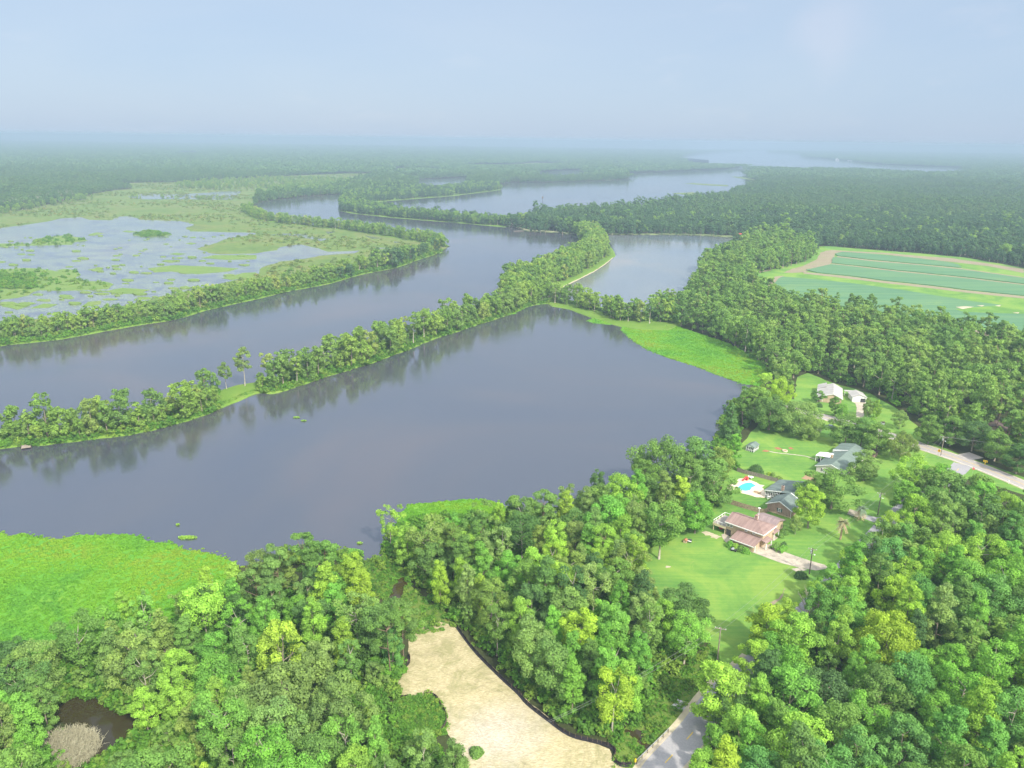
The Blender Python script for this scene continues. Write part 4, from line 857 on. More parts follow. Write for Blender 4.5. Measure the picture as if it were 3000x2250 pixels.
CLEARPX = [q1([(330, 1350), (400, 1240), (520, 1200), (700, 1222), (760, 1280), (880, 1318), (950, 1330), (1080, 1288), (1150, 1260), (1060, 1390), (1000, 1410), (930, 1470), (850, 1525), (640, 1660), (300, 1660), (220, 1580), (240, 1450)]), clear_px, q2([(510, 1480), (530, 1300), (580, 1210), (780, 1195), (880, 1260), (900, 1380), (860, 1390), (700, 1400)]), q2([(340, 340), (470, 310), (560, 310), (640, 440), (720, 560), (890, 650), (960, 740), (700, 770), (690, 640), (560, 570), (450, 480)]),
    q7([(830, 1659), (1390, 1010), (1500, 1000), (1800, 680), (1890, 620), (1990, 760), (2100, 800), (1900, 950), (1650, 1000), (1540, 1150), (1600, 1450), (1680, 1659)]), q5([(330, 1400), (500, 1240), (720, 1000), (1000, 660), (1150, 540), (1400, 350), (1490, 450), (1330, 660), (1330, 900), (1230, 990), (1180, 1090), (960, 1290), (740, 1500), (560, 1690)]),
    [(1390, 1200), (1440, 1195), (1490, 1160), (1545, 1110), (1570, 1085), (1590, 1000), (1650, 960), (1720, 930), (1760, 990), (1830, 1000), (1950, 1040), (1950, 1072), (1920, 1108), (1880, 1162), (1830, 1168), (1800, 1190), (1775, 1218), (1742, 1255), (1735, 1275), (1700, 1312), (1640, 1335), (1600, 1420), (1555, 1430), (1538, 1400), (1542, 1290), (1480, 1272), (1410, 1262)],
    [(1993, 950), (2260, 1040), (2260, 1075), (2150, 1035), (2080, 1012), (1985, 985)], [(1725, 812), (1765, 822), (1880, 850), (1930, 885), (1960, 925), (1890, 920), (1780, 905), (1740, 870)],
    q1([(0, 130), (650, 150), (1100, 200), (1490, 310), (1430, 400), (1280, 390), (960, 470), (600, 620), (330, 740), (130, 830), (-80, 840)]), [(740, 1110), (832, 1100), (852, 1180), (830, 1208), (790, 1214), (740, 1195)], [(880, 1085), (1040, 1074), (1065, 1088), (960, 1116), (890, 1122)]]
def hides(x, y, k, s):
    h = H0[k] * s; r = PROTO[k][0][2] * s * .55; xs, ys = [], []
    for zz in (.35, .65, .93):
        for dx in (-r, 0, r): a, b = P(x + dx * (1 if zz < .9 else .5), y, h * zz); xs.append(a); ys.append(b)
    return any(inside(q, xs, ys).any() for q in CLEARPX)
def fill(poly, zone, n, kinds, cols, srange, avoid=(), shrink=0.0):
    xs, ys = zip(*poly); x0, x1, y0, y1 = min(xs), max(xs), min(ys), max(ys)
    for _ in range(n):
        x, y = random.uniform(x0, x1), random.uniform(y0, y1)
        if not inside(poly, [x], [y])[0]: continue
        px, py = P(x, y, 0)
        if not (-140 < px < 2350 and py < 1900): continue
        if any(inside(q, [x], [y])[0] for q in avoid): continue
        if near(LANE, x, y, 3.6 if zone == 'C' else 5.0) or near(MAIN, x, y, 7.0): continue
        k = random.choices([a for a, b in kinds], [b for a, b in kinds])[0]; c = random.choices([a for a, b in cols], [b for a, b in cols])[0]
        s = random.uniform(*srange)
        if zone != 'RW' and hides(x, y, k, s): continue
        put(x, y, k, c, s, zone)
random.seed(11)
CA = [('mid', 2.5), ('olive', 2), ('fresh', 3), ('lime', 2.4), ('yellow', .35), ('grey', 1.3), ('deep', .3)]
CB = [('mid', 3), ('fresh', 2.5), ('lime', 2), ('grey', 1.5), ('yellow', .7), ('olive', 1.2), ('deep', 1)]
CC = [('blue', 3.2), ('fresh', 3.4), ('mid', 2), ('lime', 2), ('yellow', .5), ('grey', .4), ('deep', .4)]
KA = [('round', 4), ('tall', 2), ('vase', 2), ('airy', 1.6), ('broad', .5), ('small', 1.5), ('pine', .4), ('cypress', .4)]
KB = [('round', 4), ('tall', 3.2), ('vase', 2), ('airy', 1.2), ('small', 1), ('pine', .4)]
KC = [('round', 5), ('tall', 2), ('vase', 2), ('broad', .7), ('small', .7)]
fill(ZA, 'A', 5200, KA, CA, (.72, 1.0), NO); fill(ZB, 'B', 5200, KB, CB, (.75, 1.05), NO); fill(ZC, 'C', 6000, KC, CC, (.75, 1.05), NO)
LEVK = [('round', 5), ('tall', 2), ('vase', 1.5), ('airy', .9), ('small', 2.5), ('cypress', .5)]
CL = [('mid', 3), ('fresh', 2.5), ('lime', 1.6), ('olive', 1.6), ('grey', 1), ('yellow', .5), ('deep', .8)]
gapx = [G(485, 850)[0], G(548, 850)[0]]
core = offset(mid_in, 3.5); core2 = offset(mid_in, 15.5)
LEVP = core + core2[::-1]
def fill_levee(n):
    pl = polyline_pts(mid_in, 1.0); pl = [p for p in pl if -140 < P(*p)[0]]
    for _ in range(n):
        i = random.randrange(len(pl) - 1); t = Vector((pl[i + 1][0] - pl[i][0], pl[i + 1][1] - pl[i][1])).normalized(); d = random.uniform(.8, 15.5)
        x, y = pl[i][0] - t.y * d, pl[i][1] + t.x * d; px, py = P(x, y)
        if 470 < px < 560: continue
        k = random.choices([a for a, b in LEVK], [b for a, b in LEVK])[0]; c = random.choices([a for a, b in CL], [b for a, b in CL])[0]
        put(x, y, k, c, random.uniform(.88, 1.22), 'levee left' if px < 500 else 'levee right')
fill_levee(9000)
fill(RW, 'RW', 16000, [('round', 5), ('tall', 2), ('vase', 1), ('pine', 1.6), ('cypress', .8), ('small', .6)], [('mid', 4), ('deep', 2.5), ('olive', 2), ('fresh', 1.6), ('grey', 1.4), ('lime', .5)], (.82, 1.25), [YARD, drive_white, verge_n])

# ---- the 300 broadleaved trees that show largest are objects; what is left over joins the far ones
CAMP = Vector((0, 0, HC))
for c in CAND: c['d'] = (Vector((c['x'], c['y'], 8)) - CAMP).length; c['px'], c['py'] = P(c['x'], c['y'], 0.6 * H0[c['kind']] * c['s'])
def in_view(c): return -40 < c['px'] < 2252 and c['py'] < 1720
broad = [c for c in CAND if c['kind'] not in ('pine', 'cypress')]
broad.sort(key=lambda c: (c['label'] is None, not in_view(c), c['d'] / (H0[c['kind']] * c['s']) ** .7))
keep = broad[:298]; rest = broad[298:]
con = [c for c in CAND if c['kind'] in ('pine', 'cypress')]
keep_con = [c for c in con if c['label'] or (c['d'] < 330 and in_view(c))]; rest += [c for c in con if c not in keep_con]
LANDMARK = [((260, 1560), 'by the brown pond'), ((60, 1640), 'in the lower left corner'), ((420, 1640), 'under the wide olive oak'), ((740, 1660), 'below the tangled scrub'), ((90, 1440), 'at the weed mat end'), ((350, 1350), 'along the weed mat'), ((560, 1300), 'behind the shore pines'), ((640, 1420), 'mid wood left of the clearing'), ((800, 1420), 'close left of the clearing'), ((780, 1340), 'beside the grassy gap'), ((460, 1460), 'on the far bank of the pond'),
            ((930, 1230), 'by the cove mouth'), ((1080, 1190), 'behind the weed filled cove'), ((1270, 1150), 'on the lagoon shore'), ((1460, 1080), 'on the shore left of the pool'), ((1360, 1210), 'left of the big lawn'), ((1020, 1330), 'at the top of the silt fence'), ((1140, 1440), 'along the middle silt fence'), ((1270, 1540), 'along the lower silt fence'), ((1200, 1300), 'mid wood behind the silt fence'), ((1420, 1430), 'at the lawn bottom corner'), ((1330, 1330), 'in the lawn side wood'),
            ((1560, 1640), 'over the lower lane'), ((1680, 1480), 'over the lane bend'), ((1800, 1350), 'round the bare dead tree'), ((1900, 1230), 'below the grey drive'), ((2010, 1130), 'before the stop sign'), ((2160, 1140), 'in front of the main road'), ((1850, 1500), 'mid wood right of the lane'), ((2000, 1400), 'round the wide yellow tree'), ((2120, 1600), 'in the lower right corner'), ((2160, 1350), 'at the right picture edge'), ((1800, 1650), 'at the lower right front'),
            ((60, 950), 'at the near levee end'), ((200, 930), 'near the levee dock'), ((380, 890), 'on the levee left of its gap'), ((640, 820), 'on the levee right of its gap'), ((800, 770), 'mid levee across the lagoon'), ((950, 715), 'far along the middle levee'), ((1700, 780), 'left of the white house'), ((1850, 800), 'behind the white house'), ((2050, 860), 'beyond the roadside oaks')]
LM = [(*G(*p)[:2], t) for p, t in LANDMARK]
def lm(c): return min(LM, key=lambda l: (l[0] - c['x']) ** 2 + (l[1] - c['y']) ** 2)[2]
ORD = ['first', 'second', 'third', 'fourth', 'fifth', 'sixth', 'seventh', 'eighth', 'ninth', 'tenth', 'eleventh', 'twelfth']
NUM = ['none', 'one', 'two', 'three', 'four', 'five', 'six', 'seven', 'eight', 'nine', 'ten', 'eleven', 'twelve']
groups = {}
for c in keep + keep_con:
    if c['label']: continue
    noun = {'pine': 'pine', 'cypress': 'pointed cypress'}.get(c['kind'], 'tree')
    look = ' '.join(w for w in (COLOURS[c['col']][1], SHAPES[c['kind']]) if w)
    groups.setdefault((look, noun, lm(c)), []).append(c)
for (look, noun, where), cs in groups.items():
    cs.sort(key=lambda c: c['px'])
    if len(cs) == 1: cs[0]['label'] = '%s %s %s' % (look, noun, where)
    elif len(cs) == 2: cs[0]['label'] = 'left one of two %s %ss %s' % (look, noun, where); cs[1]['label'] = 'right one of two %s %ss %s' % (look, noun, where)
    else:
        for i, c in enumerate(cs):
            c['label'] = '%s from left of %s %s %ss %s' % (ORD[min(i, 11)], NUM[min(len(cs), 12)], look.replace('broad spreading', 'spreading'), noun, where)
NAMES = {'pine': ('pine_tree', 'pine tree', 'pines among the broadleaved trees'), 'cypress': ('cypress_tree', 'cypress', 'pointed cypresses and cedars'), 'broad': ('oak_tree', 'tree', 'broadleaved trees of the near woods and yards')}
def plant_tree(c):
    name, cat, grp = NAMES.get(c['kind'], ('broadleaf_tree', 'tree', 'broadleaved trees of the near woods and yards'))
    cm, tm, rr, top = random.choice(PROTO[c['kind']])
    o = bpy.data.objects.new(name, None); COL.objects.link(o); tag(o, c['label'].replace('pointed cypresss', 'pointed cypresses'), cat, grp)
    w = c.get('wide', 1.0); o.location = (c['x'], c['y'], c.get('z', 0.0)); o.rotation_euler = (random.uniform(-.03, .03), random.uniform(-.03, .03), random.uniform(0, 6.28)); o.scale = (c['s'] * w, c['s'] * w, c['s'])
    a = bpy.data.objects.new('crown', cm); b = bpy.data.objects.new('trunk', tm)
    col = COLOURS[c['col']][0]; j = random.uniform(.88, 1.12); a.color = (col[0] * j * random.uniform(.93, 1.07), col[1] * j, col[2] * j * random.uniform(.9, 1.15), 1)
    for k in (a, b): COL.objects.link(k); k.parent = o
random.seed(5)
for c in keep + keep_con: plant_tree(c)

# ---- dead trees: bare limbs
def dead_tree(px, py, h, label, seed, spread=.45, parent_name='dead_tree'):
    g = np.random.default_rng(seed); x, y = at_top(px, py, h); mb = MB(); br = MB()
    p = [(0, 0, 0)]; xx = yy = 0
    for i in range(1, 6): xx += g.normal(0, .2); yy += g.normal(0, .2); p.append((xx, yy, h * .9 * i / 5))
    mb.tube(p, [.30, .26, .20, .15, .10, .04], 6)
    for i in range(16):
        k = g.uniform(1.2, 4.6); s = Vector(p[int(k)]).lerp(Vector(p[int(k) + 1]), k % 1); a = g.uniform(0, 6.28); L = h * spread * g.uniform(.5, 1.0) * (1.2 - k / 6)
        m = s + Vector((math.cos(a) * L * .5, math.sin(a) * L * .5, L * .35)); e = s + Vector((math.cos(a) * L * .85, math.sin(a) * L * .85, L * .95)); br.tube([s, m, e], [.11, .07, .03], 5)
        for q in range(3):
            f = m.lerp(e, g.uniform(0, .8)); b = a + g.uniform(-1, 1); l2 = L * .4; br.tube([f, f + Vector((math.cos(b) * l2 * .6, math.sin(b) * l2 * .6, l2 * .7))], [.05, .025], 4)
    t = thing(parent_name, label, 'dead tree', (x, y, 0), 0, 'bare dead trees'); mb.build('trunk', M['pale_bark'], t); br.build('branches', M['pale_bark'], t)
dead_tree(1752, 1280, 11, 'big bare white dead tree at the edge of the big lawn', 1, .6)
dead_tree(450, 1240, 9, 'grey dead treetop standing over the weed mat', 3, .4)
dead_tree(1545, 600, 13, 'bare snag in the shore trees of the pale pond', 4, .3)

# ---- wood-covered background -------------------------------------------------
def merged(name, n, Rr, zb, zt, prof, nl, lob, nc, cs, mat, rad=0.3, bark='bark', **kw):
    out = []
    for k in range(n):
        s = 900 + sum(map(ord, name)) + k * 17; g = np.random.default_rng(s); rr = Rr * g.uniform(.85, 1.15); top = zt * g.uniform(.9, 1.1)
        L, _ = lobes(s, rr, zb, top, prof, nl, lob); e = Ext(); t = trunk_shape(s, L, top, rad, nb=3); e.v, e.f, e.mat = t.v, t.f, M[bark]
        cm, _ = crown('%s_%d' % (name, k), s, rr, zb, top, prof, nl, lob, nc, cs, mat, extra=e, **kw); out.append(cm)
    return out
MIDP = merged('mid_a', 3, 5.2, 2.8, 15.5, 'round', 26, .32, 2400, .72, M['leaf_mid']) + merged('mid_b', 2, 3.8, 2.5, 17, 'tall', 24, .38, 2000, .68, M['leaf_mid']) + merged('mid_c', 2, 4.4, 5, 15.5, 'vase', 18, .32, 1500, .68, M['leaf_mid'], bark='pale_bark') + merged('mid_d', 1, 3.4, 1.2, 16, 'cone', 26, .42, 1900, .66, M['leaf_mid']) + merged('mid_e', 1, 4.0, 8.5, 19, 'pine', 16, .36, 1500, .62, M['leaf_mid'], bark='dark_bark', flat=.55)
MIDP += merged('dark_a', 3, 5.2, 2.4, 14.5, 'round', 24, .33, 1300, .9, M['leaf_dark']) + merged('dark_b', 1, 4.0, 2.5, 15.5, 'tall', 20, .38, 1000, .9, M['leaf_dark'])
BANKP = merged('bank_a', 3, 5.0, 1.8, 14.5, 'round', 26, .33, 2100, .72, M['leaf_bank']) + merged('bank_b', 2, 3.6, 2.0, 15.5, 'tall', 22, .38, 1800, .68, M['leaf_bank']) + merged('bank_c', 2, 4.2, 4.5, 14.5, 'vase', 16, .33, 1300, .66, M['leaf_bank'], bark='pale_bark') + merged('bank_d', 1, 3.0, 1.2, 14.5, 'cone', 22, .42, 900, .85, M['leaf_bank'])
FARP = merged('far_a', 4, 5.4, 2.5, 16, 'round', 18, .36, 420, 1.7, M['leaf_far']) + merged('far_b', 2, 4.2, 3, 18, 'tall', 14, .42, 340, 1.6, M['leaf_far']) + merged('far_c', 1, 4.0, 9, 20, 'pine', 10, .42, 240, 1.6, M['leaf_far'], bark='dark_bark', flat=.6)
BUSH = merged('bush', 4, 1.7, 0.1, 2.3, 'round', 10, .42, 260, .5, M['leaf_under'], rad=.05)
KMID = {'round': [0, 1, 2], 'tall': [3, 4], 'tuft': [3], 'vase': [5, 6], 'airy': [5, 6], 'broad': [0, 1], 'small': [0], 'cypress': [7], 'pine': [8]}
KBNK = {'round': [0, 1, 2], 'tall': [3, 4], 'tuft': [3], 'vase': [5, 6], 'airy': [5, 6], 'broad': [0], 'small': [2], 'cypress': [7], 'pine': [3]}
g = np.random.default_rng(21)
lev_pts, mid_pts = [], []
for c in rest:
    if c['zone'].startswith('levee'): lev_pts.append((c['x'], c['y'], .3, g.uniform(0, 6.28), c['s'] * (1 if c['kind'] != 'small' else .55), g.choice(KBNK[c['kind']])))
    else: mid_pts.append((c['x'], c['y'], 0, g.uniform(0, 6.28), c['s'] * (1 if c['kind'] != 'small' else .5), g.choice(KMID[c['kind']])))

def strip_trees(line, w0, w1, step, smin=.7, smax=1.05, dens=1.0, skip=()):
    out = []
    for row in np.arange(w0, w1 + .1, step * .9):
        for x, y in polyline_pts(offset(line, row), step):
            if g.uniform() > dens: continue
            out.append((x + g.normal(0, step * .25), y + g.normal(0, step * .25), .2, g.uniform(0, 6.28), g.uniform(smin, smax) * (.55 if g.uniform() < .18 else 1), g.choice(8, p=[.18, .18, .17, .12, .12, .09, .08, .06])))
    return out
lev_pts += strip_trees(leftl, -4, -14, 5.2) if False else []
lev_pts += strip_trees([p for p in leftl], -13, -2.0, 4.6, .62, 1.0, .95)
lev_pts += strip_trees(pb, -14, -2, 5.4, .6, 1.0, .8)
# tail of the middle levee: trees on the river side, open grass on the pond side
tl = ground(r3([(0, 1330), (120, 1310), (250, 1275), (380, 1235), (500, 1180), (600, 1120), (680, 1070), (720, 1020), (700, 970), (650, 930), (600, 895)]))
for row in (-6, 0, 6, 11):
    lev_pts += [(x + g.normal(0, 1.2), y + g.normal(0, 1.2), .3, g.uniform(0, 6.28), g.uniform(.8, 1.2), g.integers(0, 8)) for x, y in polyline_pts(offset(tl, row * -1 + 2), 5.5) if g.uniform() < .9]
bl = ground([(1190, 652), (1250, 660), (1300, 674), (1345, 692), (1400, 696), (1450, 690), (1480, 680)])
for row in (-5, 0, 5): lev_pts += [(x + g.normal(0, 1), y + g.normal(0, 1), .3, g.uniform(0, 6.28), g.uniform(.7, 1.05), g.integers(0, 8)) for x, y in polyline_pts(offset(bl, row), 6.0) if g.uniform() < .8]
spit_line = ground(r2([(2160, 826), (1850, 803), (1700, 792), (1200, 750), (900, 712), (780, 690)])); mid_pts += strip_trees(spit_line, -10, 10, 7, .6, 1.0, .85)
def fill_woods(poly, step, smin, smax, clear=None, dist=0.0):
    xs, ys = zip(*poly); n = int((max(xs) - min(xs)) * (max(ys) - min(ys)) / step ** 2); x = g.uniform(min(xs), max(xs), n); y = g.uniform(min(ys), max(ys), n); m = inside(poly, x, y)
    return [(a, b, .2, g.uniform(0, 6.28), g.uniform(smin, smax), g.integers(0, 8)) for a, b in zip(x[m], y[m]) if clear is None or not near(clear, a, b, dist)]
lev_pts += fill_woods(TAIL, 4.2, .75, 1.15, polyline_pts(tail, 3.0), 6.0)
mid_pts += [(*q[:5], int(g.integers(9, 13)) if g.uniform() < .7 else q[5]) for q in fill_woods(n3, 8.0, .6, .95) + fill_woods(n2 + n2b, 6.5, .6, .95)]
for q, st in ((r1([(1480, 505), (1560, 470), (1750, 445), (2212, 432), (2212, 520), (1900, 522), (1700, 512)]), 15), (r2([(0, 420), (500, 425), (800, 440), (1100, 415), (1000, 485), (300, 512), (0, 522)]), 14), (r1([(0, 712), (450, 645), (760, 588), (800, 600), (450, 665), (0, 735)]), 11)): lev_pts += fill_woods(ground(q), st, .35, .85)
lev_pts += [(*G(*one(r1, x, y))[:2], 0, g.uniform(0, 6), s, g.integers(0, 8)) for x, y, s in ((1150, 598, .6), (1180, 600, .7), (1215, 600, .6), (1405, 600, .65), (1520, 604, .55), (1720, 606, .6), (1740, 606, .6), (1815, 606, .55), (1880, 606, .6), (1920, 606, .65), (1135, 596, .5))]
nb = ground(r2([(0, 605), (0, 535), (300, 512), (700, 470), (1100, 405), (1300, 430), (1390, 462), (1385, 505), (1100, 520), (750, 558), (400, 574), (100, 612)])); 
xs, ys = zip(*nb)
for _ in range(1500):
    x, y = g.uniform(min(xs), max(xs)), g.uniform(min(ys), max(ys))
    if inside(nb, [x], [y])[0] and g.uniform() < .7: mid_pts.append((x, y, 0, g.uniform(0, 6.28), g.uniform(.5, 1.0), g.integers(0, 8)))
lev_pts = [p for p in lev_pts if not (478 < P(p[0], p[1])[0] < 556 and 815 < P(p[0], p[1])[1] < 900)]
scatter('levee_woods', lev_pts, BANKP, 'trees and bushes in long lines on the levees and river banks', 'trees')

# jittered grid over all land that is wood
def grid(y0, y1, step):
    ys = np.arange(y0, y1, step); out = []
    for y in ys:
        w = .70 * y + 60; xs = np.arange(-w, w, step); out.append(np.stack([xs, np.full_like(xs, y)], 1))
    p = np.vstack(out); return p + g.uniform(-.42, .42, p.shape) * step
OPEN = [W1, ground(bay), pond_b, far_reach, marsh, FIELD, green_strip, glade, glade2, tip_marsh, spit, spit2, YARD, RW, shore_path, ground(pond_a), ZA, ZB, ZC,
        *FARP_, n2 + n2b, n3, ground(r2([(1080, 350), (1180, 332), (1630, 345), (1640, 362), (1100, 368)])), ground(r2([(1600, 310), (1800, 298), (2212, 300), (2212, 335), (1700, 325)])), ground(r3([(0, 300), (200, 285), (600, 295), (560, 310), (0, 335)]))]
def woodland(p):
    m = np.zeros(len(p), bool)
    for q in OPEN: m |= inside(q, p[:, 0], p[:, 1])
    return p[~m]
near_p = woodland(grid(640, 1300, 8.4))
# field's far edge: no trees in front of it
mid_pts += [(x, y, 0, g.uniform(0, 6.28), g.uniform(.74, 1.2) * (1 + .22 * math.sin(x * .021 + 1.7 * math.sin(y * .017)) * math.sin(y * .024)), (g.integers(9, 13) if y > 770 + 90 * math.sin(x * .01) and g.uniform() < .93 else g.choice(9, p=[.2, .2, .18, .1, .1, .05, .05, .04, .08]))) for x, y in near_p if math.sin(x * .045 + 2 * math.sin(y * .03)) + math.sin(y * .05 + x * .01) > -1.82]
scatter('mid_woods', mid_pts, MIDP, 'mixed green woodland behind the houses and around the fields', 'woods')
far_p = woodland(grid(1300, 2700, 9.5))
far_pts = [(x, y, 0, g.uniform(0, 6.28), g.uniform(.62, 1.0) * (1 + .28 * math.sin(x * .013 + 2 * math.sin(y * .006)) * math.sin(y * .011)), g.integers(0, 7)) for x, y in far_p if math.sin(x * .02 + 2 * math.sin(y * .012)) + math.sin(y * .023 + x * .006) > -1.8]
scatter('far_woods', far_pts, FARP, 'dark woodland reaching far across the flat land', 'woods')
def patch(k):
    C = []; N = []; T = []; gg = np.random.default_rng(70 + k)
    for i in range(46):
        cxy = gg.uniform(-33, 33, 2); r = gg.uniform(3.8, 6.5); z = gg.uniform(9, 15); n = 26; d = gg.normal(size=(n, 3)); d /= np.linalg.norm(d, axis=1, keepdims=True); d[:, 2] = np.abs(d[:, 2]) * 1.2 - .35
        C.append(np.array([*cxy, z - r * .5]) + d * r * (1, 1, .9)); N.append(d + .4 * gg.normal(size=d.shape)); T.append(np.clip(gg.uniform(.1, .9) + gg.normal(0, .2, n), 0, 1))
    return card_mesh('wood_patch_%d' % k, np.vstack(C), np.vstack(N), np.full(46 * 26, 3.2), np.concatenate(T), M['leaf_far'])
pat = woodland(grid(2700, 11000, 52)); pat_pts = [(x, y, 0, g.uniform(0, 6.28), g.uniform(.9, 1.25), g.integers(0, 4)) for x, y in pat]
scatter('distant_woods', pat_pts, [patch(k) for k in range(4)], 'hazy woodland fading towards the horizon', 'woods')

# undergrowth: in the woods, along banks, in rough ground
def under(poly, n, avoid, s0, s1):
    xs, ys = zip(*poly); x = g.uniform(min(xs), max(xs), n); y = g.uniform(min(ys), max(ys), n); m = inside(poly, x, y)
    for q in avoid: m &= ~inside(q, x, y)
    return [(a, b, 0, g.uniform(0, 6.28), g.uniform(s0, s1), g.integers(0, 4)) for a, b in zip(x[m], y[m]) if not (near(LANE, a, b, 5.2) or near(MAIN, a, b, 6))]
PONDCLEAR = ground(CLEARPX[0])
up = under(ZA, 4200, NO + [PONDCLEAR], .6, 1.5) + under(PONDCLEAR, 260, [pond_sw], .2, .5) + under(ZB, 4200, NO, .6, 1.5) + under(ZC, 4200, NO, .6, 1.5)
up += under(tangle, 90, [], .2, .55) + under(wpoly([(690, 1490), (858, 1490), (880, 1520), (875, 1560), (960, 1640), (700, 1570)]), 330, [tangle, CLEAR], .4, 1.1) + [(x + g.normal(0, 1.2), y + g.normal(0, 1.2), 0, g.uniform(0, 6.28), g.uniform(.5, 1.2), g.integers(0, 4)) for row in (-3, 0, 2.5) for x, y in polyline_pts(offset(ground(near_shore[5:20]), row), 1.8)] + under(rough, 160, [ditch], .3, .7) + under(verge, 330, [creek, ground(q7([(830, 1659), (1390, 1010), (1500, 1000), (1800, 680), (1890, 620), (2200, 700), (1800, 1659)]))], .25, .6)
up += under(RW, 2600, [YARD, drive_white, verge_n], .8, 1.6)
up += under(LEVP, 5200, [], .8, 1.7) + [(x + g.normal(0, .5), y + g.normal(0, .5), .1, g.uniform(0, 6.28), g.uniform(.5, 1.3), g.integers(0, 4)) for row in (.2, 1.6, 3.0, 16.4) for x, y in polyline_pts(offset(mid_in, row), 1.7) if g.uniform() < .8]
up = [p for p in up if not (474 < P(p[0], p[1])[0] < 560 and 815 < P(p[0], p[1])[1] < 900)]
up += [(x + g.normal(0, .6), y + g.normal(0, .6), .3, g.uniform(0, 6.28), g.uniform(.7, 1.6), g.integers(0, 4)) for row in (-.6, -2.5, -5, -9, -13) for x, y in polyline_pts(offset(leftl, row), 2.4)]
up += [(x + g.normal(0, .8), y + g.normal(0, .8), 0, g.uniform(0, 6.28), g.uniform(.6, 1.3), g.integers(0, 4)) for x, y in polyline_pts(offset(bl, 0), 1.6)]
scatter('undergrowth', up, BUSH, 'leafy undergrowth beneath the trees and along the banks', 'undergrowth')
# reedy bushes over the marsh
def tuft_mesh(k, mat, n=70, Rr=1.0, hh=.7, cs=.42):
    gg = np.random.default_rng(40 + k); a = gg.uniform(0, 6.28, n); r = Rr * np.sqrt(gg.uniform(0, 1, n)); C = np.stack([r * np.cos(a), r * np.sin(a), hh * gg.uniform(.2, 1, n) * (1 - .5 * (r / Rr) ** 2)], 1)
    N = np.stack([np.cos(a) * .4, np.sin(a) * .4, np.ones(n) * .9], 1) + .45 * gg.normal(size=(n, 3)); return card_mesh('tuft_%d' % k, C, N, cs * gg.uniform(.6, 1.3, n), gg.uniform(0.25, .75, n), mat)
mp = under(marsh, 30000, [MW, W1], .6, 1.8); fld = np.array([[p[0], p[1]] for p in mp])
keepm = (np.sin(fld[:, 0] * .021 + 2 * np.sin(fld[:, 1] * .013)) + np.sin(fld[:, 1] * .03 + fld[:, 0] * .007) + g.normal(0, .6, len(fld))) > .2
scatter('marsh_tussocks', [p for p, k in zip(mp, keepm) if k], [tuft_mesh(k, M['leaf_marsh'], 60, 1.6, 1.5, .8) for k in range(3)], 'olive tussocks and low bushes dotted over the marsh', 'marsh plants')
isl = [p for q in (MARSH_MATS[0], MARSH_MATS[1], MARSH_MATS[2]) for p in under(q, 260, [], .5, 1.3)]
isl += [(x, y, 0.1, 0, g.uniform(.8, 1.7), g.integers(0, 4)) for x, y in [G(*one(r1, g.uniform(0, 300), 1290 + g.uniform(-25, 90)))[:2] for _ in range(170)]]
scatter('islet_bushes', isl, BUSH, 'dark low bushes growing on the marsh islets', 'bushes')
# weed leaves
wp = []
for poly, dens in zip(WEEDS, (1.7, 2.2, 1.3, .8, .8, .8)):
    xs, ys = zip(*poly); A = (max(xs) - min(xs)) * (max(ys) - min(ys)); n = int(min(A * dens, 26000)); x = g.uniform(min(xs), max(xs), n); y = g.uniform(min(ys), max(ys), n); m = inside(poly, x, y)
    wp += [(a, b, .2, g.uniform(0, 6.28), g.uniform(.5, 1.1) * (1.6 if g.uniform() < .02 else 1), g.integers(0, 4)) for a, b in zip(x[m], y[m]) if P(a, b)[0] > -60]
for poly, nn in zip(WEEDS, (900, 260, 500, 60, 60, 60)):
    e = polyline_pts(poly + [poly[0]], .8); sel = g.integers(0, len(e), nn)
    wp += [(e[k][0] + g.normal(0, .9), e[k][1] + g.normal(0, .9), .08, g.uniform(0, 6.28), g.uniform(.25, .8), g.integers(0, 4)) for k in sel if P(*e[k])[0] > -60]
scatter('weed_leaves', wp, [tuft_mesh(10 + k, M['leaf_weed'], 60, .75, .40, .32) for k in range(4)], 'lush bright leaves covering the floating weed mats', 'water weed')
# grass blades in rough ground
gp = under(rough, 900, [ditch], .5, 1.1) + under(verge, 1600, [creek], .35, .8) + under(tangle, 700, [], .35, .9)
gp += [(x + g.normal(0, .5), y + g.normal(0, .5), .5, g.uniform(0, 6.28), g.uniform(.5, 1.0), g.integers(0, 3)) for row in (.8, 2.2, 3.4) for x, y in polyline_pts(offset(mid_in, row), 1.1) if P(x, y)[0] < 1250]
gp += [(x + g.normal(0, .5), y + g.normal(0, .5), .5, g.uniform(0, 6.28), g.uniform(.6, 1.1), g.integers(0, 3)) for row in (-.6, -2.0, -3.4) for x, y in polyline_pts(offset(leftl, row), 1.5)]
scatter('bank_grass', gp, [tuft_mesh(20 + k, M['leaf_under'], 50, .9, .8, .4) for k in range(3)], 'long grass on the levee edges and rough ground', 'grass')
# floating tufts that one can count
for (px, py), a, b, lab in TUFTS:
    x, y, _ = G(px, py); gg = np.random.default_rng(int(px)); n = int(90 * a * b) + 40; t = gg.uniform(0, 6.28, n); r = np.sqrt(gg.uniform(0, 1, n))
    me = card_mesh('weed_raft', np.stack([a * r * np.cos(t), b * r * np.sin(t), .15 + .5 * gg.uniform(0, 1, n) * (1 - r * .5)], 1), gg.normal(size=(n, 3)) * .5 + (0, 0, 1), .42 * gg.uniform(.6, 1.3, n), gg.uniform(.1, .9, n), M['leaf'])
    o = bpy.data.objects.new('weed_raft', me); COL.objects.link(o); o.location = (x, y, .1); o.color = (*COLOURS['lime' if 'dark' not in lab else 'fresh'][0], 1); tag(o, lab, 'water plant', 'rafts of weed afloat in the lagoon')
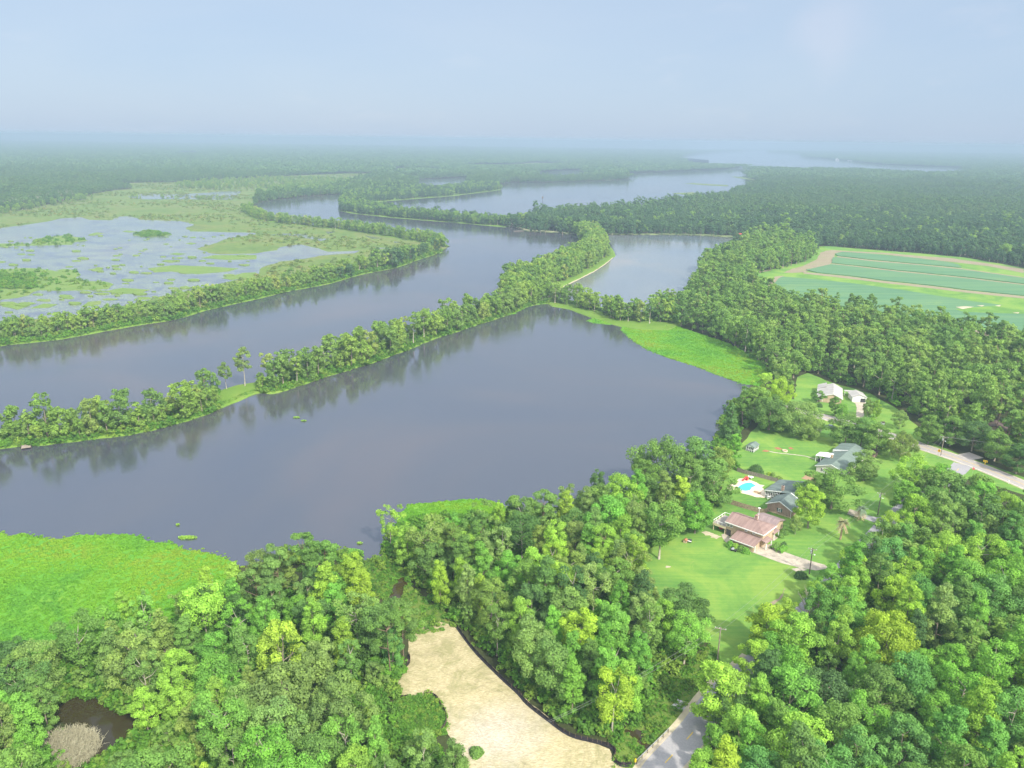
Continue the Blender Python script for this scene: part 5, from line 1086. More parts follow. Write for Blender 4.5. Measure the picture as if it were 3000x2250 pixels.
# pale snags along the left wood edge
sn = []
for k in range(3):
    mb = MB(); gg = np.random.default_rng(k); mb.tube([(0, 0, 0), (gg.normal(0, .2), 0, 7), (gg.normal(0, .4), .2, 13)], [.28, .2, .05], 5)
    for q in range(4): z = gg.uniform(6, 12); t = gg.uniform(0, 6.28); mb.tube([(0, 0, z), (math.cos(t) * 1.8, math.sin(t) * 1.8, z + 1.6)], [.09, .03], 4)
    me = bpy.data.meshes.new('bare_trunk'); me.from_pydata(mb.v, [], mb.f); me.materials.append(M['pale_bark']); sn.append(me)
sp_ = [(*G(*one(r1, x, 700 - .17 * x + g.uniform(-25, 12)))[:2], 0, g.uniform(0, 6), g.uniform(.7, 1.2), g.integers(0, 3)) for x in g.uniform(0, 640, 130)]
scatter('bare_trunks', sp_, sn, 'pale bare dead trunks along the edge of the left wood', 'dead trees')
# ================================================================== HOUSES
def gable_roof(mb, u0, u1, v0, v1, ze, zr, axis='v', t=.18, ov=0.0):
    """two thick slopes; ridge runs along the named axis"""
    if axis == 'v':
        c = (u0 + u1) / 2
        mb.slab([(u0, v0, ze), (c, v0, zr), (c, v1, zr), (u0, v1, ze)], t); mb.slab([(c, v0, zr), (u1, v0, ze), (u1, v1, ze), (c, v1, zr)], t)
    else:
        c = (v0 + v1) / 2
        mb.slab([(u0, v0, ze), (u1, v0, ze), (u1, c, zr), (u0, c, zr)], t); mb.slab([(u0, c, zr), (u1, c, zr), (u1, v1, ze), (u0, v1, ze)], t)
def gable_wall(mb, u0, u1, v, ze, zr, th=.2, ridge=None):
    c = (u0 + u1) / 2 if ridge is None else ridge
    mb.add([(u0, v, 0), (u1, v, 0), (u1, v, ze), (c, v, zr), (u0, v, ze), (u0, v + th, 0), (u1, v + th, 0), (u1, v + th, ze), (c, v + th, zr), (u0, v + th, ze)], [(0, 1, 2, 3, 4), (9, 8, 7, 6, 5), (0, 5, 6, 1), (1, 6, 7, 2), (2, 7, 8, 3), (3, 8, 9, 4), (4, 9, 5, 0)])
def window(parent, u, z, w, h, v, axis='u', shutters=None, out=-1):
    """window on a wall of constant v (axis u) or constant u (axis v): frame with a pane"""
    f = MB(); d0, d1 = (v + out * .07, v + .02) if out < 0 else (v - .02, v + .07); t = .11
    def bx(mb, a0, a1, b0, b1, c0=d0, c1=d1):
        mb.box(a0, a1, min(c0, c1), max(c0, c1), b0, b1) if axis == 'u' else mb.box(min(c0, c1), max(c0, c1), a0, a1, b0, b1)
    bx(f, u - w / 2, u + w / 2, z - h / 2, z - h / 2 + t); bx(f, u - w / 2, u + w / 2, z + h / 2 - t, z + h / 2); bx(f, u - w / 2, u - w / 2 + t, z - h / 2 + t, z + h / 2 - t); bx(f, u + w / 2 - t, u + w / 2, z - h / 2 + t, z + h / 2 - t); bx(f, u - .03, u + .03, z - h / 2 + t, z + h / 2 - t); bx(f, u - w / 2 + t, u - .03, z - .03, z + .03); bx(f, u + .03, u + w / 2 - t, z - .03, z + .03)
    fr = f.build('window', M['white'], parent); p = MB(); bx(p, u - w / 2 + t, u + w / 2 - t, z - h / 2 + t, z + h / 2 - t, v + out * .03, v + out * .035); p.build('pane', M['dark_glass'], fr)
    if shutters:
        for s in (-1, 1):
            q = MB(); x = u + s * (w / 2 + .23); bx(q, x - .19, x + .19, z - h / 2, z + h / 2, v + out * .05, v); q.build('shutter', M[shutters], fr)
def house(name, label, o, ang): return thing(name, label, 'house', (o[0], o[1], 0.05), R(ang), None)
M['dark_green'] = plain('dark_green_paint', (.03, .09, .07), .6)
M['charcoal'] = plain('charcoal_paint', (.05, .05, .055), .6)
M['mesh_screen'] = plain('dark_insect_screen', (.05, .055, .06), .5)

# ---- two level house with the rose roof
h = house('pink_roofed_house', 'split level tan house with rose shingle roof, white deck and carport wing', G(*one(p1, 430, 420), 5.4), -43)
w = MB(); w.box(.6, 12.9, 1.9, 9.6, 0, 4.62); w.box(5.2, 12.3, -2.7, 1.88, 0, 2.2); w.box(5.2, 11.7, 9.62, 19.0, 0, 2.75); w.build('wall', M['tan_brick'], h)
g1 = MB(); g1.add([(.6, 1.9, 4.64), (.6, 9.6, 4.64), (.6, 5.75, 6.3), (.8, 1.9, 4.64), (.8, 9.6, 4.64), (.8, 5.75, 6.3)], [(0, 1, 2), (5, 4, 3), (0, 3, 4, 1), (1, 4, 5, 2), (2, 5, 3, 0)]); g1.build('gable', M['cream'], h)
r = MB(); r.slab([(.2, 1.3, 4.72), (13.4, 1.3, 4.72), (8.9, 5.75, 6.55), (.2, 5.75, 6.55)], .16); r.slab([(.2, 5.75, 6.55), (8.9, 5.75, 6.55), (13.4, 10.2, 4.72), (.2, 10.2, 4.72)], .16); r.slab([(13.4, 1.3, 4.72), (13.4, 10.2, 4.72), (8.9, 5.75, 6.55)], .16)
rf = r.build('roof', M['pink_roof'], h)
c = MB(); c.box(.2, 8.9, 5.66, 5.84, 6.54, 6.60); c.build('ridge_cap', M['brown_roof'], rf)
f = MB(); f.box(.2, 13.45, 1.18, 1.28, 4.46, 4.74); f.box(13.42, 13.52, 1.2, 10.2, 4.46, 4.74); f.build('fascia', M['white'], h)
lo = MB(); lo.slab([(4.7, -3.5, 2.30), (12.8, -3.5, 2.30), (12.95, 1.86, 3.25), (4.7, 1.86, 3.25)], .15); lo.build('carport_roof', M['pink_roof'], h)
f = MB(); f.box(4.7, 12.8, -3.62, -3.52, 2.06, 2.31); f.build('gutter', M['white'], h)
bw = MB(); gable_roof(bw, 4.5, 12.3, 10.25, 19.6, 2.9, 4.35, 'u'); bw.slab([(5.2, 9.2, 4.3), (9.5, 9.2, 4.3), (9.5, 12.0, 3.62), (5.2, 12.0, 3.62)], .12); bw.build('wing_roof', M['mauve_roof'], h)
g2 = MB(); g2.add([(11.7, 10.3, 2.77), (11.7, 19.0, 2.77), (11.7, 14.9, 4.1), (11.5, 10.3, 2.77), (11.5, 19.0, 2.77), (11.5, 14.9, 4.1)], [(0, 1, 2), (5, 4, 3), (0, 3, 4, 1), (1, 4, 5, 2), (2, 5, 3, 0)]); g2.build('gable', M['tan_brick'], h)
for (a, b, c_, d) in ((12.95, 14.8, 1.0, 5.0), (11.75, 13.7, 8.6, 12.2)):
    pr = MB(); z0, z1 = (2.5, 2.95); pr.slab([(a, c_, z1), (b, c_, z0), (b, d, z0), (a, d, z1)], .12); po = pr.build('porch_roof', M['pink_roof'], h)
    for vv in (c_ + .25, d - .25): q = MB(); q.box(b - .35, b - .13, vv - .11, vv + .11, 0.1, z0 - .05); q.build('porch_post', M['white'], h)
    q = MB(); q.box(a, b - .05, c_, d, .0, .16); q.build('porch_floor', M['concrete'], h)
for vv in (-2.4,): q = MB(); q.box(12.5, 12.75, vv, vv + .25, 0, 2.25); q.build('carport_post', M['white'], h)
ch = MB(); ch.box(7.6, 8.4, 6.4, 7.2, 5.4, 7.5); ch.box(7.52, 8.48, 6.32, 7.28, 7.5, 7.66); ch.build('chimney', M['brick'], h)
dk = MB(); dk.box(-4.0, .55, 1.9, 9.3, 2.45, 2.65); deck = dk.build('deck', M['deck_wood'], h)
rl = MB()
for a in (2.0, 3.8, 5.6, 7.4, 9.2): rl.box(-4.06, -3.94, a - .06, a + .06, 2.66, 3.55)
for a in (-2.5, -1.0, .45): rl.box(a - .06, a + .06, 1.84, 1.96, 2.66, 3.55)
rl.box(-4.06, -3.94, 2.06, 9.3, 3.56, 3.66); rl.box(-4.06, .55, 1.82, 1.94, 3.56, 3.66); rl.box(-3.95, .55, 9.24, 9.34, 3.56, 3.66); rl.build('railing', M['white'], deck)
q = MB(); q.box(-4.08, .55, 1.72, 1.80, 1.9, 2.72); q.box(-4.16, -4.08, 1.72, 9.3, 1.9, 2.72); q.build('deck_skirt', M['cream'], deck)
for uv in ((-3.9, 2.0), (.2, 1.95), (-3.9, 9.1)): q = MB(); q.box(uv[0] - .11, uv[0] + .11, uv[1] - .11, uv[1] + .11, 0, 2.44); q.build('deck_post', M['cream'], h)
q = MB(); q.box(.75, 2.3, 1.82, 1.89, 0, 2.1); q.build('door', M['charcoal'], h)
for u in (1.2, 2.3): window(h, u, 3.75, .95, 1.15, 1.89)
for u in (7.3, 9.9): window(h, u, 3.85, .85, .65, 1.89)
q = MB(); q.tube([(7.0, 10.4, 0), (7.0, 10.4, 8.3)], .07, 6); an = q.build('mast', M['white'], h)
q = MB(); q.tube([(7.0, 10.4, 8.31), (7.0, 10.4, 8.55)], [.12, .45], 10); q.build('dish', M['white'], an)
HP = h
def hp(u, v, z=0.0): return tuple(HP.matrix_basis @ Vector((u, v, z)))

# ---- brick house with the pool
h = house('pool_house', 'red brick house with grey green roof and screened porch by the pool', G(*one(p2, 955, 960)), -41.5)
w = MB(); gable_wall(w, 0, 8.2, 0, 2.75, 4.72); w.box(0, .2, .22, 21.0, 0, 2.75); w.box(8.0, 8.2, .22, 22.0, 0, 2.7); w.build('wall', M['brick'], h)
q = MB(); q.box(-.02, 8.22, -.05, -.01, 0, .55); q.build('brick_plinth', M['tan_brick'], h)
r = MB(); r.slab([(-.5, -.35, 2.85), (4.1, -.35, 5.02), (4.1, 8.6, 5.02), (-.5, 8.6, 2.85)], .16); r.slab([(4.1, -.35, 5.02), (8.75, -.35, 2.85), (8.75, 8.6, 2.85), (4.1, 8.6, 5.02)], .16); r.build('roof', M['slate_roof'], h)
r = MB(); r.slab([(.8, 8.62, 4.18), (4.5, 8.62, 4.84), (4.5, 22.4, 4.84), (.8, 22.4, 4.18)], .16); r.slab([(4.5, 8.62, 4.84), (9.3, 8.62, 2.6), (9.3, 22.4, 2.6), (4.5, 22.4, 4.84)], .16); r.slab([(-5.5, 9.5, 2.95), (.82, 9.5, 4.16), (.82, 22.0, 4.16), (-5.5, 22.0, 2.95)], .16); r.build('main_roof', M['slate_roof'], h)
f = MB(); f.slab([(-.55, -.47, 2.83), (4.1, -.47, 5.04), (4.1, -.36, 5.04), (-.55, -.36, 2.83)], .26); f.slab([(4.1, -.47, 5.04), (8.8, -.47, 2.83), (8.8, -.36, 2.83), (4.1, -.36, 5.04)], .26); f.slab([(4.1, 8.62, 5.06), (8.8, 8.62, 2.87), (8.8, 8.9, 2.87), (4.1, 8.9, 5.06)], .3); f.slab([(4.5, 22.41, 4.86), (9.3, 22.41, 2.62), (9.3, 22.62, 2.62), (4.5, 22.62, 4.86)], .5); f.slab([(-5.55, 9.38, 2.95), (.82, 9.38, 4.16), (.82, 9.49, 4.16), (-5.55, 9.49, 2.95)], .28); f.build('fascia', M['white'], h)
pc = MB()
for u in np.linspace(-5.2, -.2, 9): pc.box(u - .06, u + .06, 9.7, 9.82, 0, 2.8 + (u + 5.5) * .19)
for v in np.linspace(9.9, 21.5, 10): pc.box(-5.26, -5.14, v - .06, v + .06, 0, 2.75)
pc.box(-5.2, -.1, 9.66, 9.72, 1.25, 1.37); pc.box(-5.2, -.1, 9.66, 9.72, 2.62, 2.8); pc.box(-5.3, -5.24, 9.7, 21.6, 1.25, 1.37); sp_fr = pc.build('porch_frame', M['white'], h)
q = MB(); q.box(-5.12, -.22, 9.84, 9.88, .05, 2.78); q.box(-5.10, -5.06, 9.9, 21.5, .05, 2.7); q.build('insect_screen', M['mesh_screen'], sp_fr)
ch = MB(); ch.box(-.1, .7, 10.6, 11.3, 3.6, 5.6); ch.box(-.18, .78, 10.52, 11.38, 5.6, 5.75); cho = ch.build('chimney', M['brick'], h); q = MB(); q.tube([(.3, 10.95, 5.76), (.3, 10.95, 6.1)], .22, 8); q.build('chimney_pot', M['charcoal'], cho)
window(h, 4.3, 1.75, .95, 1.25, 0, 'u', 'dark_green')
for u in (.9, 4.3, 7.0): q = MB(); q.box(u - .22, u + .22, -.08, -.052, .62 if u < 7 else .58, .78 if u < 7 else .74); q.build('vent', M['charcoal'], h)
q = MB(); q.tube([(8.3, -.12, 0), (8.3, -.12, 2.7)], .07, 6); q.build('downpipe', M['white'], h)
HB = h
def hb(u, v, z=0.0): return tuple(HB.matrix_basis @ Vector((u, v, z)))

# ---- white gabled house with the green roof
h = house('green_roofed_house', 'long pale brick house with green roof and white roofed porch', G(*one(p3, 240, 800)), -40)
w = MB(); gable_wall(w, 0, 10.2, 0, 2.3, 4.1); w.box(0, .2, .22, 27.6, 0, 2.3); w.box(10.0, 10.2, .22, 26.5, 0, 2.3); w.build('wall', M['pale_brick'], h)
r = MB(); r.slab([(-.5, -.4, 2.42), (5.4, -.4, 4.42), (5.4, 18.4, 4.42), (-.5, 18.4, 2.42)], .16); r.slab([(-.5, 18.75, 3.25), (5.4, 18.75, 4.46), (5.4, 28.6, 4.46), (-.5, 28.6, 3.25)], .16); r.slab([(5.4, -.4, 4.42), (11.2, -.4, 2.42), (11.2, 28.0, 2.42), (5.4, 28.0, 4.42)], .16); rf = r.build('roof', M['green_roof'], h)
q = MB(); q.add([(-.4, 18.5, 2.55), (5.3, 18.5, 4.40), (5.3, 18.5, 4.46), (-.4, 18.5, 3.26), (-.4, 18.74, 2.55), (5.3, 18.74, 4.40), (5.3, 18.74, 4.46), (-.4, 18.74, 3.26)], [(0, 1, 2, 3), (7, 6, 5, 4), (0, 4, 5, 1), (2, 6, 7, 3), (3, 7, 4, 0), (1, 5, 6, 2)]); q.build('clerestory', M['white'], rf)
q = MB(); q.box(-.2, 0.0, 18.75, 28.2, 0, 3.05); q.box(-.2, 2.0, 18.55, 18.74, 0, 2.5); q.build('rear_wall', M['cream'], h)
f = MB(); f.slab([(-.55, -.52, 2.40), (5.4, -.52, 4.44), (5.4, -.41, 4.44), (-.55, -.41, 2.40)], .25); f.slab([(5.4, -.52, 4.44), (11.25, -.52, 2.40), (11.25, -.41, 2.40), (5.4, -.41, 4.44)], .25); f.build('fascia', M['white'], h)
r = MB(); r.slab([(-4.0, 9.6, 2.62), (-1.2, 9.6, 2.95), (-1.2, 14.9, 2.95), (-4.0, 14.3, 2.62)], .14); r.slab([(-1.2, 9.6, 2.95), (1.4, 9.6, 3.05), (1.4, 14.9, 3.05), (-1.2, 14.9, 2.95)], .14); po = r.build('porch_roof', M['white'], h)
for uv in ((-3.8, 9.8), (-3.8, 12.0), (-3.8, 14.1), (-1.9, 9.8)): q = MB(); q.box(uv[0] - .09, uv[0] + .09, uv[1] - .09, uv[1] + .09, 0, 2.6); q.build('porch_post', M['white'], h)
q = MB(); q.box(-3.7, -.05, 10.0, 14.0, .0, .12); q.box(-.1, -.02, 9.8, 14.4, 0.12, 2.4); q.box(-3.0, -1.6, 11.2, 12.4, .13, .85); q.build('porch_interior', M['mesh_screen'], h)
ch = MB(); ch.box(2.0, 2.7, 8.6, 9.5, 3.2, 4.5); ch.box(1.93, 2.77, 8.53, 9.57, 4.5, 4.62); ch.build('chimney', M['tan_brick'], h)
for u in (2.75, 7.0): window(h, u, 1.35, 1.2, 1.1, 0, 'u', 'charcoal')
r = MB(); r.slab([(8.2, 28.1, 2.35), (13.2, 27.2, 2.2), (13.2, 33.2, 2.2), (8.2, 33.2, 2.35)], .2); r.build('annex_roof', M['brown_roof'], h); q = MB(); q.box(8.6, 12.8, 28.2, 32.8, 0, 2.0); q.build('annex_wall', M['brick'], h)

# ---- white house far up the lawn, and its garage
h = house('white_house', 'tan brick house with pale grey gable roof by the wood', G(*one(pw, 610, 545)), -21)
w = MB(); gable_wall(w, -2.4, 8.2, 0, 2.6, 4.6, ridge=4.3); w.box(-2.4, -2.2, .22, 19, 0, 2.6); w.box(8.0, 8.2, .22, 18, 0, 2.6); w.build('wall', M['tan_brick'], h)
r = MB(); r.slab([(-2.9, -.4, 2.7), (4.3, -.4, 4.85), (4.3, 18.8, 4.85), (-2.9, 18.8, 2.7)], .16); r.slab([(4.3, -.4, 4.85), (8.8, -.4, 2.7), (8.8, 18.8, 2.7), (4.3, 18.8, 4.85)], .16); r.slab([(-2.9, 13.2, 2.9), (1.2, 13.2, 4.4), (1.2, 20.4, 4.4), (-2.9, 20.4, 2.9)], .12); rf = r.build('roof', M['pale_roof'], h)
f = MB(); f.slab([(-2.95, -.5, 2.68), (4.3, -.5, 4.88), (4.3, -.41, 4.88), (-2.95, -.41, 2.68)], .25); f.slab([(4.3, -.5, 4.88), (8.85, -.5, 2.68), (8.85, -.41, 2.68), (4.3, -.41, 4.88)], .25); f.box(-3.0, -2.92, -.5, 18.8, 2.45, 2.72); f.build('fascia', M['white'], h)
q = MB(); q.box(-2.3, -.3, -.06, -.01, 1.3, 2.2); q.build('window', M['dark_glass'], h); q = MB(); q.box(-2.46, -2.3, -.08, -.01, 0, 2.5); q.box(-.3, -.16, -.08, -.01, 0, 2.5); q.box(-2.3, -.3, -.07, -.01, 1.1, 1.28); q.build('porch_trim', M['white'], h)
x, y, _ = G(*one(pw, 1085, 540)); h = thing('garage', 'white two door garage with pale roof beside the tan house', 'garage', (x, y, .05), R(-8))
w = MB(); gable_wall(w, 0, 6.4, 0, 2.4, 3.6); w.box(0, .2, .22, 7.6, 0, 2.4); w.box(6.2, 6.4, .22, 7.6, 0, 2.4); w.build('wall', M['white'], h)
r = MB(); gable_roof(r, -.4, 6.8, -.3, 8.2, 2.5, 3.85, 'v'); r.build('roof', M['pale_roof'], h)
q = MB(); q.box(3.7, 6.0, -.05, -.01, 0, 2.0); q.build('open_door_shade', M['charcoal'], h); q = MB(); q.box(.5, 3.0, -.06, -.01, 0, 2.0); q.build('garage_door', M['white'], h)  # flat charcoal panel: shade inside the open doorway is put into its colour
x, y, _ = G(*one(pw, 955, 440)); wk = thing('covered_walkway', 'flat white roofed walkway linking the tan house and its garage', 'walkway', (x, y, 0.05), R(-12)); q = MB(); q.box(0, 5.2, 0, 2.2, 2.3, 2.45); q.build('roof', M['pale_roof'], wk)
for u in (.2, 2.6, 5.0): q = MB(); q.box(u - .07, u + .07, .05, .19, 0, 2.29); q.build('post', M['white'], wk)

# ---- screened garden hut, well, planter
x, y, _ = G(*one(pg, 375, 760)); h = thing('screened_hut', 'small screened garden hut with dark green roof under the oaks', 'hut', (x, y, .05), R(-40))
q = MB()
for u in np.linspace(-3.2, 0, 5): q.box(u - .07, u + .07, -.05, .09, 0, 2.1)
for v in np.linspace(.4, 4.6, 6): q.box(-.09, .05, v - .06, v + .06, 0, 2.1)
q.box(-3.2, 0, -.06, .02, .75, .87); q.box(-3.2, 0, -.06, .02, 2.0, 2.12); q.box(-.02, .07, .1, 4.7, .75, .87); q.build('frame', M['white'], h)
q = MB(); q.box(-3.2, -.12, .1, 4.6, .05, 2.05); q.build('insect_screen', M['mesh_screen'], h)
r = MB(); gable_roof(r, -3.6, .35, -.35, 5.0, 2.14, 3.1, 'v', .1); r.build('roof', M['green_roof'], h); g3 = MB(); g3.add([(-3.2, -.02, 2.13), (0, -.02, 2.13), (-1.6, -.02, 2.9), (-3.2, .08, 2.13), (0, .08, 2.13), (-1.6, .08, 2.9)], [(0, 1, 2), (5, 4, 3), (0, 3, 4, 1), (1, 4, 5, 2), (2, 5, 3, 0)]); g3.build('gable', M['white'], h)
def ringbox(name, px, py, r0, hgt, mat, fill, label, cat):
    x, y, _ = G(px, py); t = thing(name, label, cat, (x, y, .1)); q = MB(); n = 12
    ro = [(r0 * math.cos(2 * math.pi * k / n), r0 * math.sin(2 * math.pi * k / n)) for k in range(n)]; ri = [(a * .78, b * .78) for a, b in ro]
    q.add([(*p, 0) for p in ro] + [(*p, hgt) for p in ro] + [(*p, hgt) for p in ri] + [(*p, 0) for p in ri], [f for k in range(n) for j in [(k + 1) % n] for f in ((k, j, n + j, n + k), (n + k, n + j, 2 * n + j, 2 * n + k), (2 * n + k, 2 * n + j, 3 * n + j, 3 * n + k))]); q.build('rim', mat, t)
    MB().prism(ri, 0, hgt * .7).build('soil', fill, t)
ringbox('planter_ring', *one(pg, 1100, 735), 1.05, .5, M['pool_deck'], M['garden_soil'], 'round pale stone planter on the lawn below the oaks', 'planter')
x, y, _ = G(*one(q4, 2100, 500)); t = thing('well_cover', 'small white well house with dark lid on the lawn', 'well', (x, y, .08), R(10)); q = MB(); q.box(-.65, .65, -.55, .55, 0, .95); q.build('box', M['white'], t); q = MB(); q.slab([(-.75, -.65, 1.0), (.75, -.65, 1.0), (.75, .05, 1.3), (-.75, .05, 1.3)], .08); q.slab([(-.75, .05, 1.3), (.75, .05, 1.3), (.75, .65, 1.0), (-.75, .65, 1.0)], .08); q.build('lid', M['brown_roof'], t)

# ---- fences
def plank_fence(px, hgt, mat, label, step=2.4):
    pts = ground(px); o = pts[0]; t = thing('wooden_fence', label, 'fence', (*o, 0.08)); L = [(a - o[0], b - o[1]) for a, b in pts]; pb_ = MB(); pl = polyline_pts(L, .155)
    for (x0, y0), (x1, y1) in zip(pl, pl[1:]):
        d = Vector((x1 - x0, y1 - y0)).normalized(); n = Vector((-d.y, d.x)) * .012; e = hgt + random.uniform(-.04, .04); g_ = d * .006
        pb_.add([(x0 + g_.x + n.x, y0 + g_.y + n.y, 0), (x1 - g_.x + n.x, y1 - g_.y + n.y, 0), (x1 - g_.x - n.x, y1 - g_.y - n.y, 0), (x0 + g_.x - n.x, y0 + g_.y - n.y, 0), (x0 + g_.x + n.x, y0 + g_.y + n.y, e), (x1 - g_.x + n.x, y1 - g_.y + n.y, e), (x1 - g_.x - n.x, y1 - g_.y - n.y, e), (x0 + g_.x - n.x, y0 + g_.y - n.y, e)], [(4, 5, 6, 7), (0, 1, 5, 4), (1, 2, 6, 5), (2, 3, 7, 6), (3, 0, 4, 7)])
    pb_.build('planks', mat, t)
    for (x0, y0) in polyline_pts(L, step): q = MB(); q.box(x0 - .06, x0 + .06, y0 + .02, y0 + .14, 0, hgt + .06); q.build('post', mat, t)
plank_fence([one(r8, 300, 880), one(r8, 340, 892), one(r8, 500, 942), one(r8, 655, 985), one(r8, 690, 968)], 1.75, M['fence_wood'], 'brown plank fence between the pool yard and the rose roofed house')
plank_fence([one(r8, 440, 640), one(r8, 500, 660), one(r8, 640, 695), one(r8, 770, 730)], 1.6, M['grey_wood'], 'grey plank fence behind the pool, toward the green roofed house')

# ---- silt fences round the clearing
def silt(px, label):
    pts = smooth_poly(ground(px), False, 4); o = pts[0]; t = thing('silt_fence', label, 'silt fence', (*o, 0.1)); L = [(a - o[0], b - o[1]) for a, b in pts]; mb = MB(); pl = polyline_pts(L, .7); n = len(pl); V = []
    for i, (x, y) in enumerate(pl):
        d = Vector((pl[min(i + 1, n - 1)][0] - pl[max(i - 1, 0)][0], pl[min(i + 1, n - 1)][1] - pl[max(i - 1, 0)][1])).normalized(); s = Vector((-d.y, d.x)); w_ = random.uniform(-.10, .10); hh = .85 + random.uniform(-.1, .06)
        V += [(x - s.x * .45, y - s.y * .45, .10 + random.uniform(0, .03)), (x, y, .14), (x + s.x * w_, y + s.y * w_, hh)]
    mb.add(V, [f for i in range(n - 1) for f in ((3 * i, 3 * i + 3, 3 * i + 4, 3 * i + 1), (3 * i + 1, 3 * i + 4, 3 * i + 5, 3 * i + 2))]); fo = mb.build('fabric', M['black_fabric'], t); so = fo.modifiers.new('thick', 'SOLIDIFY'); so.thickness = .03
    for (x, y) in polyline_pts(L, 2.2)[::1]: q = MB(); q.box(x - .035, x + .035, y - .035, y + .035, 0, 1.0); q.build('stake', M['dark_bark'], t)
silt(q2([(965, 742), (1060, 872), (1140, 962), (1270, 1090), (1370, 1182), (1430, 1250), (1560, 1352), (1700, 1450), (1850, 1492), (1950, 1520), (1998, 1560), (1990, 1610), (2035, 1645), (2100, 1642)]), 'long black silt fence down the right edge of the straw clearing')
silt(q2([(660, 930), (668, 968), (652, 1000), (592, 1042), (578, 1085), (572, 1140), (576, 1190), (602, 1208), (650, 1208)]), 'short curved black silt fence at the left edge of the clearing')
silt(q2([(778, 1192), (830, 1202), (860, 1250), (892, 1300), (903, 1350), (893, 1392), (868, 1424)]), 'hooked black silt fence round the tangled scrub')
silt(q2([(500, 1496), (530, 1484), (575, 1492), (610, 1480)]), 'scrap of black silt fence below the tangled scrub')

# ---- round bush on the straw, hedges, yard bushes
def bush(px, py, r0, hgt, col, label, cat='bush', sx=1.0, rz=0.0, name='bush', n=700, grp=None, world=None):
    x, y = world[:2] if world else G(px, py)[:2]; gg = np.random.default_rng(int(abs(x * 37 + y * 11))); d = gg.normal(size=(n, 3)); d /= np.linalg.norm(d, axis=1, keepdims=True); d[:, 2] = np.abs(d[:, 2])
    k = 1 + .16 * np.sin(3.1 * np.arctan2(d[:, 1], d[:, 0]) + gg.uniform(0, 6)) * (1 - d[:, 2]); C = d * (r0, r0, hgt) * gg.uniform(.75, 1.06, (n, 1)) * k[:, None]; C[:, 0] *= sx
    if sx > 1.6: u = gg.uniform(-r0 * sx, r0 * sx, n); C[:, 0] = u; t_ = gg.uniform(0, math.pi, n); C[:, 1] = r0 * np.sign(np.cos(t_)) * np.abs(np.cos(t_)) ** .5; C[:, 2] = hgt * np.sqrt(np.sin(t_)) * gg.uniform(.9, 1.05, n); d = np.stack([0 * u, np.cos(t_), np.sin(t_)], 1)
    me = card_mesh(name, C, d + .5 * gg.normal(size=d.shape) + (0, 0, .3), .36 * gg.uniform(.6, 1.3, n), gg.uniform(0, 1, n), M['leaf'], 1.4)
    o = bpy.data.objects.new(name, me); COL.objects.link(o); o.location = (x, y, .05); o.rotation_euler = (0, 0, rz); o.color = (*COLOURS[col][0], 1); return tag(o, label, cat, grp)
bush(*one(q2, 1095, 1570), 1.5, 1.5, 'mid', 'round green bush alone on the straw clearing', n=900)
bush(*one(r7, 475, 1408), 2.9, 3.4, 'deep', 'big dark round bush on the grey fence behind the pool', n=2200)
bush(*one(r7, 585, 1428), 1.0, 1.5, 'grey', 'small shrub with white blossom on the lawn above the grey fence', n=300)
bush(*one(r7, 622, 1448), 1.4, 1.2, 'olive', 'low olive shrub next to the blossoming shrub', n=400)
bush(*one(r7, 560, 1418), .9, 1.1, 'yellow', 'small yellow green shrub left of the blossoming shrub', n=260)
bush(*one(r8, 955, 1495), 1.9, 1.7, 'deep', 'clipped dark bush beside the pole at the driveway end', n=1100)
a = R(-43)
for i, (u, v, ln, lab) in enumerate([(16.0, 4.6, 2.2, 'clipped hedge block nearest the front porch of the rose roofed house'), (17.2, 8.2, 1.4, 'dark clipped hedge between the two porches'), (18.3, 4.4, 2.6, 'light green hedge outside the clipped hedge block')]):
    bush(0, 0, .85, 1.15, ('mid', 'deep', 'fresh')[i], lab, 'hedge', ln, a + R(90), 'hedge', 900, None, hp(u, v))
for i, u in enumerate((5.6, 7.6, 9.4, 10.9)): bush(0, 0, 1.15, 2.0 - .1 * (i % 2), ('fresh', 'lime', 'mid', 'fresh')[i], ['leafy bush at the left end of the carport wall', 'brightest bush along the carport wall', 'mid green bush along the carport wall', 'leafy bush at the driveway end of the carport wall'][i], 'bush', 1.2, a, 'bush', 700, 'bushes along the carport wall', hp(u, -4.6))
for u, v, r_, lab in ((14.0, 12.6, 1.1, 'dark shrub at the far end of the rose roofed house'), (13.8, 15.5, 1.3, 'rounded shrub beside the mauve wing roof')): bush(0, 0, r_, 1.5, 'mid', lab, 'bush', 1.0, 0, 'bush', 500, None, hp(u, v))
bush(*one(q4, 640, 100), 1.4, 1.9, 'deep', 'dark round shrub on the grass before the tan house', n=600)
x, y, _ = G(*one(q1, 430, 1560)); bush(0, 0, 7.2, 3.4, 'grey', 'pale leafless thicket at the near end of the brown pond', 'thicket', 1.0, 0, 'thicket', 10, None, (x, y)); th = bpy.data.objects['thicket']
me = th.data; br = MB(); gg = np.random.default_rng(8)
for k in range(1500):
    t_ = gg.uniform(0, 6.28); r_ = 6.4 * math.sqrt(gg.uniform(0, 1)); p0 = Vector((r_ * math.cos(t_), r_ * math.sin(t_) * .9, 0)); hh = gg.uniform(1.6, 3.4) * (1 - .35 * r_ / 6.4); p2_ = p0 + Vector((gg.normal(0, .5), gg.normal(0, .5), hh)); br.tube([p0, p2_], [.06, .03], 3, 0, False)
    for q_ in range(3): s_ = p0.lerp(p2_, gg.uniform(.4, .95)); br.tube([s_, s_ + Vector((gg.normal(0, .6), gg.normal(0, .6), gg.uniform(.1, .8)))], [.03, .012], 3, 0, False)
nm = bpy.data.meshes.new('thicket'); nm.from_pydata(br.v, [], br.f); nm.materials.append(plain('grey_twigs', (.34, .32, .22), .95, .3, 2.0)); th.data = nm

